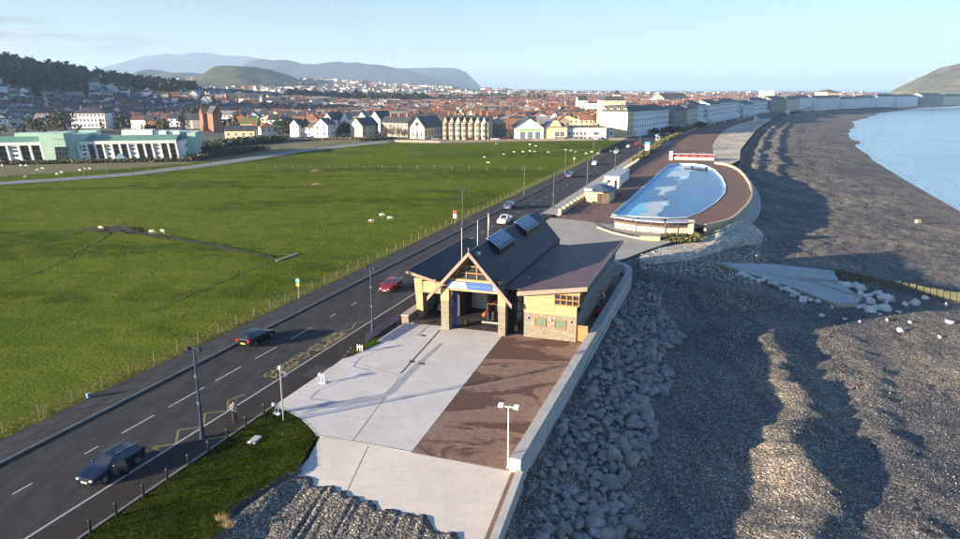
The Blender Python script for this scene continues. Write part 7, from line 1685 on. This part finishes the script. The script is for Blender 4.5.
hill('headland',[(893,96),(897,90),(905,85.5),(912,82),(918,78.5),(927,75),(936,70),(943,68.5),(952,66),(965,63),(990,60),(1030,57),(1080,60),(1120,75),(1150,92)],2500,560,70,hm4,.2,6,zb=-7)
# hill to the left of the picture whose shadow falls over the western streets
b=None
xs=np.linspace(-1900,-480,90); ys=np.linspace(-700,1400,110); Xg,Yg=np.meshgrid(xs,ys,indexing='ij')
Zg=-3+222*np.exp(-((Xg+1180)/260)**2-((Yg-215)/235)**2)+272*np.exp(-((Xg+1290)/230)**2-((Yg-640)/210)**2)+15*fbm(Xg/120,Yg/120,4,500)*np.exp(-((Xg+1180)/300)**2)
struct(gridmesh('hill',Xg,Yg,Zg,hm2))
# ================================================================== SHEEP
def sheep_proto():
    o=thing('sheep','','sheep',(0,0,0),0,'sheep grazing in the field')
    b=MB(); b.ball((0,0,.62),(.52,.26,.30),0,14,9,.05); b.ball((-.35,0,.60),(.28,.25,.27),0,12,8,.04); b.ball((.38,0,.66),(.24,.2,.24),0,12,8,.04); b.tube([(.5,0,.7),(.72,0,.52)],[.14,.10],8); b.build('body',wool,o,smooth=True)
    b=MB(); b.ball((.80,0,.42),(.16,.085,.10),0,10,7); b.tube([(.74,.07,.49),(.72,.20,.50)],[.03,.012],5); b.tube([(.74,-.07,.49),(.72,-.20,.50)],[.03,.012],5); b.build('head',M('sheep_face',(.55,.5,.42),(.45,.4,.34),6,.8),o,smooth=True)
    for x in (.30,-.36):
        for y in (.13,-.13): b=MB(); b.tube([(x,y,.45),(x+(.02 if x>0 else -.05),y,.24),(x,y,0)],[.065,.04,.035],6); b.build('leg',MATS['sheep_face'],o)
    b=MB(); b.tube([(-.58,0,.66),(-.66,0,.45)],[.06,.03],6); b.build('tail',wool,o); return o
sp=sheep_proto(); spt=treeof(sp); first=True
SH=[(101,230.5,'beside the widest part of the muddy strip'),(152,234.5,'on the muddy strip, left one of two'),(163,234,'on the muddy strip, right one of two'),(372,223.5,'tan one of the trio nearest the road fence'),(382,217.5,'middle one of the trio nearest the road fence'),(390,220.5,'rightmost of the trio nearest the road fence')]
far=[(484.5,158.5),(488.5,164),(504,155.5),(514,153.2),(523,153),(530,152.3),(534.8,152.8),(496.5,145),(529.8,145.6),(536,147.2),(548.5,153.4),(565.8,151),(571,151.8),(575.5,153.3),(586.3,154.8),(591.5,153.2),(598,154.6),(611,152.6)]
lf=[(2.5,167),(21,167),(26.5,167),(38,171.5),(43,170),(57,175.8),(61.5,174),(80,171.8),(86,170.2),(90,170.2),(26,178.5)]
for i,(u,v,l) in enumerate(SH+[(u,v,None) for u,v in far]+[(u,v,0) for u,v in lf]):
    lab='white sheep '+l if l else ('small white sheep scattered on the far part of the field' if l is None else 'cream sheep in the strip of paddock before the mint building')
    loc=(*G(u,v),.12); rz_=random.uniform(-.5,.5)+(math.pi if random.random()<.5 else 0)
    if first: sp.location=loc; sp.rotation_euler.z=rz_; sp['label']=lab; c=sp; first=False
    else: c=copy_tree(sp,loc,rz_,lab,tree=spt)
    c.scale=(.85,.85,.85) if l else (.8,.8,.8)
    c['group']='sheep grazing in the field' if l else ('sheep on the far part of the field' if l is None else 'sheep in the paddock by the mint building')
for u,v in ((318,186.5),(316,172.5)):
    o=thing('feed_trough','low brown hay feeder out in the middle of the field' if v>180 else 'dark patch of old hay farther out in the field','feeder',(*G(u,v),.1),.3); b=MB(); b.hexa([(-1.6,-.4,0),(1.6,-.4,0),(1.6,.4,0),(-1.6,.4,0),(-1.8,-.6,.5),(1.8,-.6,.5),(1.8,.6,.5),(-1.8,.6,.5)]); b.build('trough',M('hay',(.30,.20,.09) ,(.2,.13,.07),3,.9),o); b=MB(); b.ball((0,0,.5),(1.5,.5,.35),0,12,6,.15); b.build('hay',MATS['hay'],o)
# ================================================================== PEOPLE
def person(label,loc,rz_,top,legs,hair=(.03,.02,.015),pose='stand',h=1.75,seated=False):
    o=thing('person',label,'person',loc,rz_); k=h/1.75
    V=[(0,0,.95),(0,.01,1.12),(0,0,1.32),(0,0,1.45),(0,-.01,1.53),(0,-.03,1.64)]
    Rr=[.15,.135,.16,.10,.055,.085]; E=[(0,1),(1,2),(2,3),(3,4),(4,5)]
    def add(p,r,pa): V.append(p);Rr.append(r);E.append((pa,len(V)-1)); return len(V)-1
    for s in (-1,1):
        a=add((s*.09,0,.88),.10,0); 
        if seated: q=add((s*.10,-.40,.86),.075,a); q=add((s*.10,-.46,.48),.05,q)
        else: q=add((s*.11,-.02+.04*s,.50),.068,a); q=add((s*.12,.02+.05*s,.10),.045,q); q=add((s*.13,-.13+.05*s,.04),.04,q)
        a=add((s*.19,0,1.40),.062,3); q=add((s*.24,.02,1.14),.05,a); q=add((s*.13,-.24,1.15),.038,q)
    me=bpy.data.meshes.new('body'); me.from_pydata(V,E,[]); bo=bpy.data.objects.new('body',me); C.objects.link(bo); bo.parent=o; bo.scale=(k,k,k)
    me.materials.append(skin_m)
    sk=bo.modifiers.new('skin','SKIN'); sk.use_smooth_shade=True
    bpy.context.view_layer.update()
    for i,r in enumerate(Rr): me.skin_vertices[0].data[i].radius=(r,r*.85,); me.skin_vertices[0].data[i].use_root=(i==0)
    bo.modifiers.new('sub','SUBSURF').levels=1
    # clothes as slightly larger shells over the same joints
    def garment(nm,sel,grow,mat):
        idx=sorted(sel); mp={j:i for i,j in enumerate(idx)}; m2=bpy.data.meshes.new(nm); m2.from_pydata([V[j] for j in idx],[(mp[a],mp[b_]) for a,b_ in E if a in mp and b_ in mp],[]); m2.materials.append(mat)
        g=bpy.data.objects.new(nm,m2); C.objects.link(g); g.parent=o; g.scale=(k,k,k); s_=g.modifiers.new('skin','SKIN'); s_.use_smooth_shade=True
        bpy.context.view_layer.update()
        for i,j in enumerate(idx): m2.skin_vertices[0].data[i].radius=((Rr[j]+grow),(Rr[j]*.85+grow)); m2.skin_vertices[0].data[i].use_root=(i==0)
        g.modifiers.new('sub','SUBSURF').levels=1
    n=len(V); arms=[j for j in range(6,n) if V[j][2]>1.0 and abs(V[j][0])>.12]; lg=[j for j in range(6,n) if j not in arms]
    shoulders=[0,1,2,3]+arms
    garment('jacket',shoulders,.022,top); garment('trousers',[0]+lg,.014,legs)
    b=MB(); b.ball((0,.005,1.69),(.088,.10,.075),0,12,8); b.build('hair',M('hair_dark',hair,tuple(x*.7 for x in hair),5,.8),o,smooth=True).scale=(k,k,k)
    b=MB(); b.ball((0,-.115,1.625),(.014,.02,.02),0,6,4); b.ball((.03,-.10,1.65),.011,0,6,4); b.ball((-.03,-.10,1.65),.011,0,6,4); b.build('face',skin_m,o).scale=(k,k,k)
    for s in (-1,1):
        b=MB(); b.box(s*.13-.035,s*.13+.035,-.31,-.235,1.13,1.165)
        for f in range(4): b.tube([(s*.13-.028+f*.018,-.30,1.15),(s*.13-.028+f*.018,-.345+.006*abs(f-1.5),1.145),(s*.13-.028+f*.018,-.36,1.12)],.008,5)
        b.tube([(s*.13-s*.035,-.26,1.15),(s*.13-s*.06,-.30,1.15)],.010,5); b.build('hand',skin_m,o).scale=(k,k,k)
    return o
gj=M('grey_jacket',(.30,.31,.33),(.2,.21,.22),4,.8); dkt=M('dark_trousers',(.03,.03,.04),(.04,.04,.05),4,.8); blj=M('black_jacket',(.02,.02,.025),(.03,.03,.03),4,.8); pkj=M('pink_coat',(.55,.12,.18),(.5,.1,.16),4,.8); rdj=M('red_coat',(.5,.05,.07),(.45,.05,.06),4,.8)
pp=person('person in grey and dark jacket standing on the footpath operating a controller',LT(*GL(235,422,YZ),YZ),R(20),gj,dkt,h=1.85)
b=MB(); b.box(-.10,.10,-.36,-.27,1.17,1.20); b.tube([(-.06,-.30,1.20),(-.06,-.30,1.26)],.008,4); b.tube([(.06,-.30,1.20),(.06,-.30,1.26)],.008,4); c_=b.build('controller',black); c_.location=pp.location; c_.rotation_euler=pp.rotation_euler; tag(c_,'small dark remote controller held by the person on the footpath','controller'); c_.scale=(1.06,)*3
for (dx,dy,tp,lb) in ((.10,.38,blj,'person in dark clothes sitting in the driving seat of the navy estate car'),(.05,-.38,gj,'passenger in grey sitting in the navy estate car')):
    p=Vector((cx,cy,0))+Matrix.Rotation(heading,3,'Z')@Vector((dx,dy,-.28)); person(lb,tuple(p),heading+math.pi/2,tp,dkt,seated=True,h=1.6)
for u,v,lb,m_ in ((683,149.5,'person in a red coat by the olive hedge on the promenade',rdj),(694,156.5,'left one of two people in pink walking past the far pool shelter',pkj),(700,157,'right one of two people in pink walking past the far pool shelter',pkj),(704,156.5,'person in red walking just right of the pair in pink',rdj)):
    person(lb,(*G(u,v),DECKZ),random.random()*6,m_,dkt,h=1.8)
# ================================================================== HAZE, SKY, LIGHT, CAMERA
hz,nt,bs=newmat('haze_air'); nt.nodes.remove(bs); pv=N(nt,'ShaderNodeVolumePrincipled'); pv.inputs['Color'].default_value=(.55,.75,1.0,1); pv.inputs['Density'].default_value=.00010; pv.inputs['Anisotropy'].default_value=.1
nt.links.new(pv.outputs[0],nt.nodes['Material Output'].inputs['Volume'])
b=MB(); b.box(-15400,15400,-15400,15400,-8.5,475); tag(b.build('haze',hz),'pale haze over town, sea and hills','haze',kind='stuff')
SUN_EL=R(9.8); SUN_H=R(27.0)   # heading in which the light travels, from +X
w=bpy.data.worlds.new('World'); sc.world=w; w.use_nodes=True; nt=w.node_tree; bg=nt.nodes['Background']
sky=nt.nodes.new('ShaderNodeTexSky'); sky.sky_type='NISHITA'; sky.sun_disc=False; sky.sun_elevation=SUN_EL
# direction to the sun: (-cos27,-sin27); nishita rotation 0 = +Y, clockwise positive
sdx,sdy=-math.cos(SUN_H),-math.sin(SUN_H); sky.sun_rotation=math.atan2(sdx,sdy)%(2*math.pi)
sky.air_density=1.0; sky.dust_density=.6; sky.ozone_density=1.5; sky.altitude=0
tc=nt.nodes.new('ShaderNodeTexCoord'); sep=nt.nodes.new('ShaderNodeSeparateXYZ'); nt.links.new(tc.outputs['Generated'],sep.inputs[0])
mp=nt.nodes.new('ShaderNodeMapping'); mp.inputs['Scale'].default_value=(1.6,1.6,14); nt.links.new(tc.outputs['Generated'],mp.inputs[0])
cn=noise(nt,mp.outputs[0],2.6,6,.55,.3)
def mrange(src,a,b_,c,d):
    m=nt.nodes.new('ShaderNodeMapRange'); nt.links.new(src,m.inputs[0]); m.inputs[1].default_value=a;m.inputs[2].default_value=b_;m.inputs[3].default_value=c;m.inputs[4].default_value=d; return m.outputs[0]
def mul(a,b_):
    m=nt.nodes.new('ShaderNodeMath'); m.operation='MULTIPLY'
    for s,v in ((m.inputs[0],a),(m.inputs[1],b_)):
        if isinstance(v,float): s.default_value=v
        else: nt.links.new(v,s)
    return m.outputs[0]
def addn(a,b_,op='ADD'):
    m=nt.nodes.new('ShaderNodeMath'); m.operation=op
    for q,v in ((m.inputs[0],a),(m.inputs[1],b_)):
        if isinstance(v,float): q.default_value=v
        else: nt.links.new(v,q)
    return m.outputs[0]
# a low bank of cloud over the hills on the left: its top falls away to the right
top=mrange(sep.outputs[0],-.56,-.30,.078,.042)
dtop=addn(addn(top,mul(addn(cn,-.5),.075)),sep.outputs[2],'SUBTRACT')
mask=mul(mrange(dtop,0,.010,0,1),mrange(sep.outputs[0],-.22,-.32,0,1))
body=mrange(sep.outputs[2],.02,.06,.3,1)
mp2=nt.nodes.new('ShaderNodeMapping'); mp2.inputs['Scale'].default_value=(7,7,16); nt.links.new(tc.outputs['Generated'],mp2.inputs[0]); cn2=noise(nt,mp2.outputs[0],2.0,5,.6,.2)
tint=mix(nt,1.0,sky.outputs[0],ramp(nt,sep.outputs[2],[(0,(.74,.90,1.13)),(.10,(.80,.96,1.16)),(.30,(.60,.88,1.36))]),'MULTIPLY')
grey=mix(nt,1.0,tint,(.66,.40,.40),'MULTIPLY'); grey=mix(nt,mrange(cn2,.50,.75,0,.8),grey,mix(nt,1.0,tint,(2.0,1.25,1.0),'MULTIPLY'))
cl=mix(nt,mul(mul(mask,body),.95),tint,grey); nt.links.new(cl,bg.inputs['Color']); bg.inputs['Strength'].default_value=.049
sl=bpy.data.lights.new('sun','SUN'); sl.energy=5.0; sl.angle=R(.5); sl.color=(1.0,.84,.64); so=bpy.data.objects.new('sun',sl); C.objects.link(so)
dv=Vector((math.cos(SUN_EL)*math.cos(SUN_H),math.cos(SUN_EL)*math.sin(SUN_H),-math.sin(SUN_EL))); so.rotation_euler=dv.to_track_quat('-Z','Y').to_euler(); so.location=(0,0,80)
cam=bpy.data.cameras.new('camera'); co=bpy.data.objects.new('camera',cam); C.objects.link(co); co.location=(0,0,CAMZ); co.rotation_euler=(math.pi/2-TILT,0,0)
cam.sensor_width=36; cam.lens=FPX/960*36; cam.clip_end=40000; cam.clip_start=.3; sc.camera=co
sc.view_settings.view_transform='Standard'; sc.view_settings.look='None'; sc.view_settings.gamma=1; sc.view_settings.exposure=2.0
sc.cycles.max_bounces=5; sc.cycles.diffuse_bounces=2; sc.cycles.glossy_bounces=2; sc.cycles.transmission_bounces=2; sc.cycles.volume_bounces=1; sc.cycles.transparent_max_bounces=8
sc.cycles.use_denoising=True; sc.cycles.caustics_reflective=False; sc.cycles.caustics_refractive=False
sc.cycles.use_adaptive_sampling=True; sc.cycles.adaptive_threshold=.02
